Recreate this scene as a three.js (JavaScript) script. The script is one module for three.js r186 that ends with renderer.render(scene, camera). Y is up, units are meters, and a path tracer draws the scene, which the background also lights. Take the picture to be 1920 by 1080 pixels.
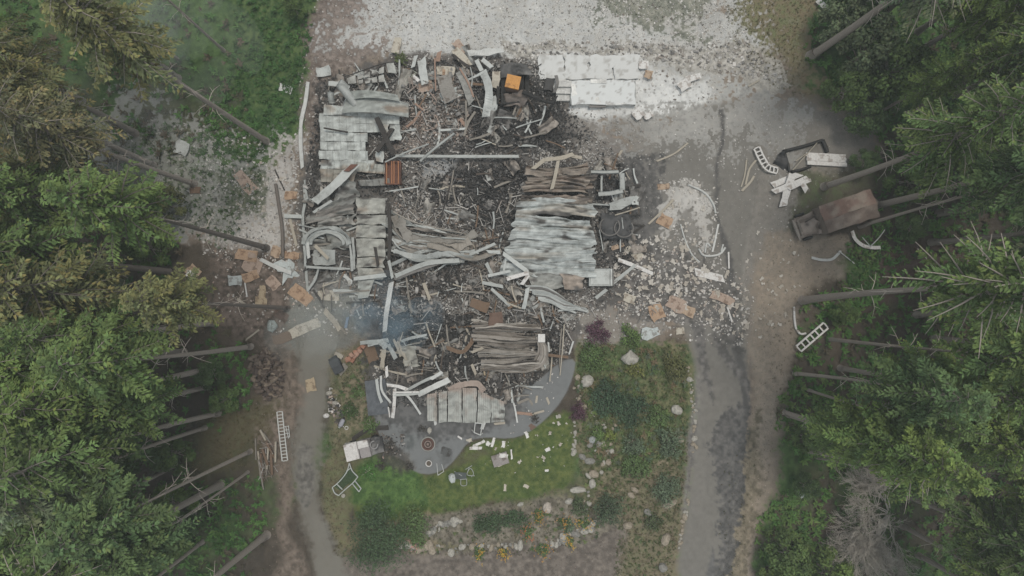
import * as THREE from 'three';
import { mergeGeometries } from 'three/addons/utils/BufferGeometryUtils.js';

// ---------------------------------------------------------------- camera, sky, sun, exposure
const scene = new THREE.Scene();
const camera = new THREE.PerspectiveCamera(53, 16 / 9, 0.5, 1500);
camera.position.set(0, 54, 2.5); camera.up.set(0, 0, -1); camera.lookAt(0, 0, 0);
const renderer = new THREE.WebGLRenderer({ antialias: true });
renderer.setSize(1024, 576);
renderer.toneMapping = THREE.LinearToneMapping;
renderer.toneMappingExposure = 1.1;
renderer.shadowMap.enabled = true;
{
  const w = 256, h = 128, d = new Float32Array(w * h * 4);
  for (let j = 0; j < h; j++) for (let i = 0; i < w; i++) {
    const el = Math.max(0, Math.sin(((j + 0.5) / h - 0.5) * Math.PI)), L = 0.55 * (1 + 1.5 * el) / 1.6, o = (j * w + i) * 4;
    d[o] = L * 0.97; d[o + 1] = L * 1.0; d[o + 2] = L * 1.03; d[o + 3] = 1;
  }
  const t = new THREE.DataTexture(d, w, h, THREE.RGBAFormat, THREE.FloatType);
  t.mapping = THREE.EquirectangularReflectionMapping; t.magFilter = THREE.LinearFilter; t.wrapS = THREE.RepeatWrapping; t.needsUpdate = true;
  scene.background = t; scene.environment = t;
}
const sun = new THREE.DirectionalLight(0xfff4e6, 1.6);
sun.position.set(16, 90, -22); sun.target.position.set(0, 0, 0); sun.castShadow = true; sun.shadow.radius = 34;
Object.assign(sun.shadow.camera, { left: -70, right: 70, top: 60, bottom: -60, near: 1, far: 220 });
sun.shadow.mapSize.set(2048, 2048);
scene.add(sun, sun.target);
scene.fog = new THREE.FogExp2(0xc3cdd0, 0.001);

// ---------------------------------------------------------------- helpers
function RNG(s) { return () => { s = (s + 0x6d2b79f5) | 0; let t = Math.imul(s ^ (s >>> 15), 1 | s); t = (t + Math.imul(t ^ (t >>> 7), 61 | t)) ^ t; return ((t ^ (t >>> 14)) >>> 0) / 4294967296; }; }
const rnd = RNG(77);
const rr = (a, b, r = rnd) => a + (b - a) * r();
const clamp = (x, a = 0, b = 1) => Math.min(b, Math.max(a, x));
const sstep = (a, b, x) => { const t = clamp((x - a) / (b - a)); return t * t * (3 - 2 * t); };
const lerp = (a, b, t) => a + (b - a) * t;
const V = (x, y, z) => new THREE.Vector3(x, y, z);
const C = (r, g, b) => new THREE.Color().setRGB(r, g, b);
// the survey of the site: photo pixel (1920 x 1080) to the point of the place at height h
const eye = V(0, 54, 2.5), fw = V(0, -54, -2.5).normalize(), rt = V(1, 0, 0), up = rt.clone().cross(fw), F = 540 / Math.tan(26.5 * Math.PI / 180);
function at(px, py, h = 0) {
  const d = fw.clone().addScaledVector(rt, (px - 960) / F).addScaledVector(up, -(py - 540) / F);
  return eye.clone().addScaledVector(d, (h - eye.y) / d.y);
}
const M = 0.05; // metres per photo pixel on the ground
const hash3 = (x, y, z) => { let h = Math.imul(x, 374761393) ^ Math.imul(y, 668265263) ^ Math.imul(z, 2147483647 - 1274126177); h = Math.imul(h ^ (h >>> 13), 1274126177); return ((h ^ (h >>> 16)) >>> 0) / 4294967296; };
function noise(x, y, z = 0) {
  const xi = Math.floor(x), yi = Math.floor(y), zi = Math.floor(z), f = (t) => t * t * (3 - 2 * t), u = f(x - xi), v = f(y - yi), w = f(z - zi);
  const g = (k) => lerp(lerp(hash3(xi, yi, zi + k), hash3(xi + 1, yi, zi + k), u), lerp(hash3(xi, yi + 1, zi + k), hash3(xi + 1, yi + 1, zi + k), u), v);
  return lerp(g(0), g(1), w) * 2 - 1;
}
const fbm = (x, y, z = 0, o = 3) => { let s = 0, a = 0.5; for (let i = 0; i < o; i++) { s += a * noise(x, y, z + i * 7); x *= 2; y *= 2; a *= 0.5; } return s; };
const used = new Map();
function numbered(name) { const n = used.get(name) || 0; used.set(name, n + 1); return n ? name + '_' + String(n).padStart(3, '0') : name; }
function tag(o, label, category, group, kind) {
  if (label) o.userData.label = label;
  if (category) o.userData.category = category;
  if (group) o.userData.group = group;
  if (kind) o.userData.kind = kind;
  return o;
}
function mesh(name, geo, mat, parent) {
  const m = new THREE.Mesh(geo, mat); m.castShadow = m.receiveShadow = true;
  m.name = parent ? name : numbered(name); (parent || scene).add(m); return m;
}
function thing(name, label, category, pos, group) {
  const g = new THREE.Group(); g.name = numbered(name); if (pos) g.position.copy(pos); scene.add(g); return tag(g, label, category, group);
}
function structure(name, geo, mat, label) { const m = mesh(name, geo, mat); m.userData.kind = 'structure'; if (label) m.userData.label = label; return m; }
function copyOf(proto, label, group) { const c = proto.clone(); c.name = numbered(proto.name.replace(/_\d{3}$/, '')); c.userData = { ...proto.userData }; if (label) c.userData.label = label; if (group) c.userData.group = group; scene.add(c); return c; }
function geoFrom(pos, idx, uv, col) {
  const g = new THREE.BufferGeometry();
  g.setAttribute('position', new THREE.Float32BufferAttribute(pos, 3));
  if (uv) g.setAttribute('uv', new THREE.Float32BufferAttribute(uv, 2));
  if (col) g.setAttribute('color', new THREE.Float32BufferAttribute(col, 3));
  g.setIndex(idx); g.computeVertexNormals(); return g;
}
const flat = (g) => { const n = g.index ? g.toNonIndexed() : g; n.computeVertexNormals(); return n; };
function planarUV(g, s = 1) { const p = g.attributes.position, u = new Float32Array(p.count * 2); for (let i = 0; i < p.count; i++) { u[i * 2] = p.getX(i) * s; u[i * 2 + 1] = (p.getZ(i) + p.getY(i) * 0.7) * s; } g.setAttribute('uv', new THREE.BufferAttribute(u, 2)); return g; }
// box between local extents, flat-shaded, with slight unevenness
function boxGeo(x0, x1, y0, y1, z0, z1, j = 0, r = rnd) {
  const g = new THREE.BoxGeometry(x1 - x0, y1 - y0, z1 - z0).translate((x0 + x1) / 2, (y0 + y1) / 2, (z0 + z1) / 2);
  if (j) { const p = g.attributes.position, map = {}; for (let i = 0; i < p.count; i++) { const k = [p.getX(i), p.getY(i), p.getZ(i)].map((v) => v.toFixed(3)).join(); map[k] ||= [rr(-j, j, r), rr(-j, j, r) * 0.4, rr(-j, j, r)]; p.setXYZ(i, p.getX(i) + map[k][0], p.getY(i) + map[k][1], p.getZ(i) + map[k][2]); } g.computeVertexNormals(); }
  return planarUV(g);
}
// a tapered tube through points
function tubeGeo(pts, r0, r1 = r0, sides = 6, segs = 0) {
  const c = pts.length > 2 ? new THREE.CatmullRomCurve3(pts) : new THREE.LineCurve3(pts[0], pts[1]);
  const n = segs || (pts.length > 2 ? pts.length * 3 : 2), fr = c.computeFrenetFrames(n, false), pos = [], idx = [], uv = [], len = c.getLength();
  for (let i = 0; i <= n; i++) {
    const t = i / n, p = c.getPointAt(t), r = lerp(r0, r1, t);
    for (let k = 0; k <= sides; k++) { const a = k / sides * Math.PI * 2, q = p.clone().addScaledVector(fr.normals[i], Math.cos(a) * r).addScaledVector(fr.binormals[i], Math.sin(a) * r); pos.push(q.x, q.y, q.z); uv.push(k / sides * 6.283 * r0, t * len); }
  }
  const w = sides + 1;
  for (let i = 0; i < n; i++) for (let k = 0; k < sides; k++) { const a = i * w + k; idx.push(a, a + 1, a + w, a + 1, a + w + 1, a + w); }
  const cap = (row, flip) => { for (let k = 1; k < sides - 1; k++) flip ? idx.push(row, row + k, row + k + 1) : idx.push(row, row + k + 1, row + k); };
  cap(0, true); cap(n * w, false);
  return geoFrom(pos, idx, uv);
}
// a plank, strip or folded ribbon: width w, thickness th along points; twist(t) turns it about its length
function ribbonGeo(pts, w, th, o = {}) {
  const c = pts.length > 2 ? new THREE.CatmullRomCurve3(pts, false, 'centripetal') : new THREE.LineCurve3(pts[0], pts[1]);
  const n = o.segs || (pts.length > 2 ? pts.length * 5 : 4), pos = [], idx = [], uv = [], len = c.getLength(), seed = o.seed ?? rr(0, 99);
  const cs = o.lip ? [[-0.5, o.lip], [-0.5, 0], [0.5, 0], [0.5, o.lip]] : [[-0.5, 0], [0.5, 0]], K = cs.length;
  for (let i = 0; i <= n; i++) {
    const t = i / n, p = c.getPointAt(t), tg = c.getTangentAt(t), side = V(-tg.z, 0, tg.x); if (side.lengthSq() < 1e-6) side.set(1, 0, 0); side.normalize();
    const nn = side.clone().cross(tg).normalize().multiplyScalar(-1); if (nn.y < 0) nn.negate();
    const tw = (o.twist || 0) * noise(t * 3 + seed, 5) , ct = Math.cos(tw), st = Math.sin(tw);
    const s2 = side.clone().multiplyScalar(ct).addScaledVector(nn, st), n2 = nn.clone().multiplyScalar(ct).addScaledVector(side, -st);
    const ww = w * (1 + (o.ragged || 0) * noise(t * len * 2 + seed, 1));
    const skew = (i === 0 || i === n) ? (o.skew ?? 0.1) * w : 0;
    for (const lay of [0, -th]) for (const [a, b] of cs) { const jt = (o.ragged || 0) * 0.5 * w, q = p.clone().addScaledVector(s2, a * ww + jt * 0.6 * noise(t * len * 5 + seed, a * 9 + 2)).addScaledVector(n2, b + lay + jt * noise(t * len * 3 + seed, a * 5)).addScaledVector(tg, skew * (a + noise(seed + i + a * 7, 3) * (o.ragged ? 1.5 : 0.2))); pos.push(q.x, q.y, q.z); uv.push(a * w + w * 0.5 + (lay ? 0.3 : 0), t * len); }
  }
  const W = 2 * K;
  for (let i = 0; i < n; i++) {
    const a = i * W, b = a + W;
    for (let k = 0; k < K - 1; k++) { idx.push(a + k, b + k, a + k + 1, a + k + 1, b + k, b + k + 1); const q = a + K + k, r = b + K + k; idx.push(q, q + 1, r, q + 1, r + 1, r); }
    idx.push(a, a + K, b, a + K, b + K, b); idx.push(a + K - 1, b + K - 1, a + W - 1, a + W - 1, b + K - 1, b + W - 1);
  }
  for (const [s, f] of [[0, 1], [n * W, 0]]) for (let k = 0; k < K - 1; k++) { const q = [s + k, s + k + 1, s + K + k, s + K + k + 1]; f ? idx.push(q[0], q[1], q[2], q[1], q[3], q[2]) : idx.push(q[0], q[2], q[1], q[1], q[2], q[3]); }
  return flat(geoFrom(pos, idx, uv));
}
// a sheet of metal through four corners: u runs c00 -> c10, v runs c00 -> c01
function sheetGeo(c00, c10, c11, c01, o = {}) {
  const nu = o.nu || 20, nv = o.nv || 10, Lu = c00.distanceTo(c10), Lv = c00.distanceTo(c01), s = o.seed ?? rr(0, 500), pos = [], idx = [], uv = [], col = [];
  const eu = c10.clone().sub(c00).normalize(), ev = c01.clone().sub(c00).normalize();
  const tint = o.tint || (() => [1, 1, 1]);
  for (let lay = 0; lay < 2; lay++) for (let j = 0; j <= nv; j++) for (let i = 0; i <= nu; i++) {
    const u = i / nu, v = j / nv, um = u * Lu, vm = v * Lv;
    const p = c00.clone().lerp(c10, u).lerp(c01.clone().lerp(c11, u), v);
    const along = o.ribAcross ? um : vm;
    let y = 0;
    if (o.rib) { const t = ((along / o.pitch) % 1 + 1) % 1; y += o.rib * (sstep(0, 0.12, t) - sstep(0.28, 0.4, t)); }
    if (o.seam) { const t = ((along / o.pitch) % 1 + 1) % 1; y += o.seam * (sstep(0, 0.06, t) - sstep(0.1, 0.16, t)); }
    if (o.wr) y += o.wr * fbm(um * (o.fu || 0.5) + s, vm * (o.fv || 0.5), s, 3);
    if (o.crease) { const q = noise(um * (o.fu || 0.5) * 1.3 + s, vm * (o.fv || 0.5) * 1.5, s + 9); y -= o.crease * Math.pow(1 - Math.abs(q), 5); }
    if (o.arch) y += o.arch * Math.sin(Math.PI * (o.archAcross ? v : u));
    if (o.lift) y += o.lift * (o.liftV ? Math.pow(v, 2) : Math.pow(u, 2));
    p.y += y;
    const edge = o.jag || 0, shift = o.slip || 0;
    if (shift) p.addScaledVector(ev, shift * fbm(um * (o.fs || 0.35) + s, 3.3, s, 2));
    if (edge) { if (i === 0 || i === nu) p.addScaledVector(eu, edge * noise(vm * 2.2 + s, i, 2)); if (j === 0 || j === nv) p.addScaledVector(ev, edge * 0.6 * noise(um * 1.4 + s, j, 4)); }
    if (lay) p.y -= 0.012;
    pos.push(p.x, p.y, p.z); uv.push(o.uvTurn ? vm + s : um + s, o.uvTurn ? um : vm); col.push(...tint(um, vm, u, v, s, p));
  }
  const w = nu + 1, L = w * (nv + 1), up = eu.clone().cross(ev).y > 0;
  const quad = (a, b, c, d) => up ? idx.push(a, b, c, c, b, d) : idx.push(a, c, b, c, d, b);
  for (let j = 0; j < nv; j++) for (let i = 0; i < nu; i++) { const a = j * w + i; quad(a, a + 1, a + w, a + w + 1); quad(L + a + 1, L + a, L + a + w + 1, L + a + w); }
  for (let i = 0; i < nu; i++) { quad(L + i, L + i + 1, i, i + 1); const a = nv * w + i; quad(a, a + 1, L + a, L + a + 1); }
  for (let j = 0; j < nv; j++) { const a = j * w, b = a + nu; quad(L + a, a, L + a + w, a + w); quad(b, L + b, b + w, L + b + w); }
  return geoFrom(pos, idx, uv, col);
}
// a flat irregular slab from an outline (local x, z), thickness t, bent by k
function slabGeo(pts, t, k = 0, y0 = 0) {
  const n = pts.length, pos = [], idx = [], uv = []; let cx = 0, cz = 0; for (const [x, z] of pts) { cx += x / n; cz += z / n; }
  let area = 0; for (let i = 0; i < n; i++) { const a = pts[i], b = pts[(i + 1) % n]; area += a[0] * b[1] - b[0] * a[1]; }
  const P = area > 0 ? [...pts].reverse() : pts;
  const ring = (f, y) => { const s = pos.length / 3; for (const [x, z] of P) { const X = cx + (x - cx) * f, Z = cz + (z - cz) * f; pos.push(X, y0 + y + k * (X * X - Z * Z * 0.5), Z); uv.push(X, Z); } return s; };
  const top = ring(1, t), mid = ring(0.5, t), bot = ring(1, 0);
  pos.push(cx, y0 + t, cz); uv.push(cx, cz); const c = pos.length / 3 - 1;
  for (let i = 0; i < n; i++) { const j = (i + 1) % n; idx.push(top + i, top + j, mid + i, mid + i, top + j, mid + j, mid + i, mid + j, c, bot + i, bot + j, top + i, top + i, bot + j, top + j); }
  return flat(geoFrom(pos, idx, uv));
}
function rockGeo(seed, detail = 2, rough = 0.28) {
  const g = new THREE.IcosahedronGeometry(1, detail), p = g.attributes.position, v = V();
  for (let i = 0; i < p.count; i++) { v.fromBufferAttribute(p, i); const n = fbm(v.x * 1.3 + seed, v.y * 1.3, v.z * 1.3 + seed, 3), q = Math.round(n * 3) / 3; v.multiplyScalar(1 + rough * (n * 0.6 + q * 0.7)); p.setXYZ(i, v.x, v.y, v.z); }
  g.computeVertexNormals(); return planarUV(g);
}
// polygon sheet (photo pixels) lying at height y, its outline broken up a little
function polyPoints(px, step = 0.5, amp = 0.12, seed = 1) {
  const out = [], P = px.map(([a, b]) => at(a, b));
  for (let i = 0; i < P.length; i++) { const a = P[i], b = P[(i + 1) % P.length], n = Math.max(1, Math.round(a.distanceTo(b) / step)); for (let k = 0; k < n; k++) { const q = a.clone().lerp(b, k / n); out.push([q.x + amp * 2 * fbm(q.x * 1.1 + seed, q.z * 1.1, 3), q.z + amp * 2 * fbm(q.x * 1.1, q.z * 1.1 + seed, 8)]); } }
  return out;
}
function smoothPoly(px, it = 2) { let p = px; for (let k = 0; k < it; k++) { const q = []; for (let i = 0; i < p.length; i++) { const a = p[i], b = p[(i + 1) % p.length]; q.push([a[0] * 0.75 + b[0] * 0.25, a[1] * 0.75 + b[1] * 0.25], [a[0] * 0.25 + b[0] * 0.75, a[1] * 0.25 + b[1] * 0.75]); } p = q; } return p; }
function polySheet(pts, y) {
  const sh = new THREE.Shape(pts.map(([x, z]) => new THREE.Vector2(x, -z))), g = new THREE.ShapeGeometry(sh).rotateX(-Math.PI / 2).translate(0, y, 0);
  return g;
}
// ---------------------------------------------------------------- textures
function tileField(n, cells, oct, seed) { // tileable value noise 0..1
  const out = new Float32Array(n * n); let amp = 1, tot = 0;
  for (let o = 0; o < oct; o++) {
    const c = cells << o, gr = new Float32Array(c * c), r = RNG(seed * 91 + o * 17 + 5); for (let i = 0; i < c * c; i++) gr[i] = r();
    for (let y = 0; y < n; y++) { const fy = y / n * c, yi = Math.floor(fy), ty = fy - yi, sy = ty * ty * (3 - 2 * ty), y1 = (yi + 1) % c;
      for (let x = 0; x < n; x++) { const fx = x / n * c, xi = Math.floor(fx), tx = fx - xi, sx = tx * tx * (3 - 2 * tx), x1 = (xi + 1) % c;
        out[y * n + x] += amp * lerp(lerp(gr[yi * c + xi], gr[yi * c + x1], sx), lerp(gr[y1 * c + xi], gr[y1 * c + x1], sx), sy); } }
    tot += amp; amp *= 0.55;
  }
  let lo = 1e9, hi = -1e9; for (let i = 0; i < n * n; i++) { out[i] /= tot; lo = Math.min(lo, out[i]); hi = Math.max(hi, out[i]); }
  for (let i = 0; i < n * n; i++) out[i] = (out[i] - lo) / (hi - lo);
  return out;
}
const toS = (x) => { x = clamp(x); return Math.round(255 * (x <= 0.0031308 ? x * 12.92 : 1.055 * Math.pow(x, 1 / 2.4) - 0.055)); };
function dataTex(w, h, fn, srgb = true, rep = 1) {
  const d = new Uint8Array(w * h * 4);
  for (let y = 0; y < h; y++) for (let x = 0; x < w; x++) { const c = fn(x, y), o = (y * w + x) * 4; for (let k = 0; k < 3; k++) d[o + k] = srgb ? toS(c[k]) : Math.round(clamp(c[k]) * 255); d[o + 3] = 255; }
  const t = new THREE.DataTexture(d, w, h); if (srgb) t.colorSpace = THREE.SRGBColorSpace;
  t.magFilter = THREE.LinearFilter; t.minFilter = THREE.LinearMipmapLinearFilter; t.wrapS = t.wrapT = THREE.RepeatWrapping; t.repeat.set(rep, rep); t.needsUpdate = true; return t;
}
const NN = 512, nA = tileField(NN, 8, 6, 1), nB = tileField(NN, 16, 5, 2), nC = tileField(NN, 64, 3, 3), nD = tileField(NN, 4, 6, 4);
const grainF = tileField(256, 64, 2, 9);
const mul = (c, k) => [c[0] * k, c[1] * k, c[2] * k], mix3 = (a, b, t) => [lerp(a[0], b[0], t), lerp(a[1], b[1], t), lerp(a[2], b[2], t)];
const bumpFine = dataTex(512, 512, (x, y) => { const v = nA[y * 512 + x] * 0.45 + nC[y * 512 + x] * 0.55; return [v, v, v]; }, false, 0.33);
const texMetal = dataTex(512, 512, (x, y) => { const a = nA[y * NN + x], b = nB[((y >> 2) % NN) * NN + x], c = nC[y * NN + x]; let k = 0.78 + 0.22 * b + 0.1 * (c - 0.5); const soot = sstep(0.55, 0.8, nD[y * NN + x] * 0.5 + c * 0.35 + b * 0.15); return mix3([k, k, k * 0.99], [0.3, 0.28, 0.26], clamp(soot * 0.55 + 0.2 * sstep(0.55, 0.85, a))); }, true, 0.25);
const texAsh = dataTex(512, 512, (x, y) => { const a = nA[y * NN + x], c = nC[y * NN + x]; const k = 0.55 + 0.5 * a + 0.35 * (c - 0.5); return [k, k * 0.985, k * 0.96]; }, true, 0.5);
const texWood = dataTex(256, 512, (x, y) => { const l = grainF[(x * 1 % 256) + ((y >> 4) % 256) * 256], c = nC[y * NN + x], k = 0.7 + 0.3 * l + 0.2 * (c - 0.5) - 0.35 * sstep(0.72, 0.9, nB[y * NN + x]); return [k, k * 0.97, k * 0.93]; }, true, 1);
const texBark = dataTex(256, 512, (x, y) => { const l = grainF[(x * 2 % 256) + ((y >> 3) % 256) * 256], k = 0.55 + 0.6 * l + 0.25 * (nC[y * NN + x] - 0.5); return [k, k * 0.95, k * 0.9]; }, true, 0.7);
const texBoard = dataTex(256, 256, (x, y) => { const c = nC[y * NN + x], b = nB[(y * 2) * NN + x * 2], k = 0.8 + 0.25 * (c - 0.5) + 0.2 * (b - 0.5); return mix3([k, k, k], [0.35, 0.3, 0.27], sstep(0.68, 0.85, nD[y * 2 * NN + x * 2]) * 0.7); }, true, 0.5);
const mat = (c, o = {}) => new THREE.MeshStandardMaterial({ color: C(...c), roughness: 0.9, side: THREE.DoubleSide, ...o });
const metalPaint = mat([1, 1, 1], { map: texMetal, vertexColors: true, roughness: 0.62, metalness: 0.0 });
const texAshBig = texAsh.clone(); texAshBig.repeat.set(0.12, 0.12); texAshBig.needsUpdate = true;
const whiteMetal = mat([0.53, 0.55, 0.545], { map: texMetal, roughness: 0.55 });
const greyMetal = mat([0.36, 0.385, 0.38], { map: texMetal, roughness: 0.6 });
const paleMetal = mat([0.45, 0.48, 0.475], { map: texMetal, roughness: 0.6 });
const steel = mat([0.16, 0.155, 0.15], { map: texMetal, roughness: 0.6 });
const whitePaint = mat([0.68, 0.68, 0.665], { map: texBoard, roughness: 0.7 });
const creamBoard = mat([0.5, 0.47, 0.4], { map: texBoard });
const paleBoard = mat([0.5, 0.55, 0.55], { map: texBoard });
const tanBoard = mat([0.44, 0.34, 0.25], { map: texBoard });
const pinkBoard = mat([0.42, 0.33, 0.27], { map: texBoard });
const orangeBoard = mat([0.43, 0.305, 0.21], { map: texBoard });
const yellowBoard = mat([0.42, 0.345, 0.24], { map: texBoard });
const charWood = mat([0.05, 0.047, 0.045], { map: texWood });
const darkWood = mat([0.09, 0.075, 0.065], { map: texWood });
const greyWood = mat([0.24, 0.23, 0.21], { map: texWood });
const paleWood = mat([0.4, 0.38, 0.33], { map: texWood });
const brownWood = mat([0.17, 0.12, 0.085], { map: texWood });
const pinkWood = mat([0.32, 0.225, 0.18], { map: texWood });
const bark = mat([0.33, 0.31, 0.29], { map: texBark });
const barkDark = mat([0.16, 0.148, 0.138], { map: texBark });
const twigMat = mat([0.52, 0.49, 0.46], { map: texBark });
const rustMat = mat([0.15, 0.1, 0.078], { map: texMetal });
const redRust = mat([0.15, 0.075, 0.055], { map: texMetal });
const blackPlastic = mat([0.02, 0.021, 0.022], { roughness: 0.6, map: texBoard });
const stoneMat = mat([0.42, 0.41, 0.37], { map: texAsh, bumpMap: bumpFine, bumpScale: 0.03 });
const stoneTan = mat([0.36, 0.32, 0.26], { map: texAsh, bumpMap: bumpFine, bumpScale: 0.03 });
const stoneGrey = mat([0.27, 0.27, 0.255], { map: texAsh, bumpMap: bumpFine, bumpScale: 0.03 });
const ashChunk = mat([0.62, 0.6, 0.56], { map: texAsh });
const concreteMat = mat([0.3, 0.31, 0.3], { map: texAsh });

// many alike loose pieces: each is named by the landmark that it lies nearest to
const loose = [];
const ruinMarks = [['the orange cab roof', 962, 165], ['the rusty red rack', 740, 328], ['the long steel beam\'s right end', 974, 293], ['the upright narrow roof strip', 695, 440], ['the arched grey frame', 612, 450], ['the east roof\'s left edge', 955, 440], ['the burnt hoops', 1152, 425], ['the fallen truss apex', 992, 511], ['the tall white post', 724, 590], ['the square brown board', 929, 600], ['the brown roof\'s left end', 886, 650], ['the south roof\'s ridge', 872, 722], ['the rolled grey duct', 650, 178], ['the toppled wall', 695, 138], ['the pale cabinet frame', 1140, 345], ['the cream board', 616, 554], ['the burnt appliance', 1124, 521], ['the crumpled square sheet', 770, 668], ['the twisted strips', 800, 462], ['the pale ash patch', 818, 322], ['the orange-tan panel', 840, 142]];
const yardMarks = [['the white driveway board', 1332, 517], ['the tan square board', 1246, 415], ['the leftmost tan board', 1231, 585], ['the striped tan board', 1355, 559], ['the long white beam', 1194, 500], ['the hooked white trim', 1335, 478], ['the crossed white boards', 1480, 355], ['the rusty trailer', 1556, 408], ['the grey-white fabric heap', 1218, 624], ['the lattice ladder', 1523, 632], ['the pale creamy scrap', 1190, 474], ['the ash ring\'s top', 1290, 340], ['the bent trellis ladder', 1440, 305]];
const lawnMarks = [['the fallen tabletop', 938, 860], ['the white chair frame', 897, 800], ['the patio\'s right tip', 988, 815], ['the lawn\'s right corner', 1070, 800], ['the T-shaped white scrap', 947, 914]];
const leftMarks = [['the dark bent pole\'s middle', 524, 410], ['the long tan board', 459, 341], ['the dark pole\'s top', 517, 345], ['the left board heap', 463, 478]];
const pileMarks = [['the wood heap\'s top end', 492, 662], ['the wood heap\'s middle', 502, 700], ['the wood heap\'s lower end', 512, 740]];
const nthWord = (n) => ['', 'first', 'second', 'third', 'fourth', 'fifth', 'sixth', 'seventh', 'eighth', 'ninth', 'tenth', 'eleventh', 'twelfth', 'thirteenth', 'fourteenth', 'fifteenth', 'sixteenth', 'seventeenth', 'eighteenth', 'nineteenth', 'twentieth'][n] || ['', '', 'twenty', 'thirty', 'forty', 'fifty', 'sixty', 'seventy'][Math.floor(n / 10)] + '-' + (n % 10 ? nthWord(n % 10) : 'zeroth');
function labelLoose() {
  const sets = new Map();
  for (const [o, noun, marks] of loose) {
    let best = null; for (const [name, px, py] of marks) { const q = at(px, py), dx = o.position.x - q.x, dz = o.position.z - q.z, d = Math.hypot(dx, dz); if (!best || d < best.d) best = { d, name, dir: Math.abs(dx) > Math.abs(dz) ? (dx < 0 ? 'left of' : 'right of') : (dz < 0 ? 'above' : 'below') }; }
    const k = noun + '|' + best.dir + ' ' + best.name; if (!sets.has(k)) sets.set(k, []); sets.get(k).push([best.d, o]);
  }
  for (const [k, list] of sets) { const [noun, place] = k.split('|'); list.sort((a, b) => a[0] - b[0]); list.forEach(([, o], i) => { o.userData.label = list.length === 1 ? `${noun} nearest to the spot ${place}`.replace('nearest to the spot ', 'lying ') : `${noun} lying ${place}, ${i ? nthWord(i + 1) + ' ' : ''}closest`; }); }
}

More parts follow.
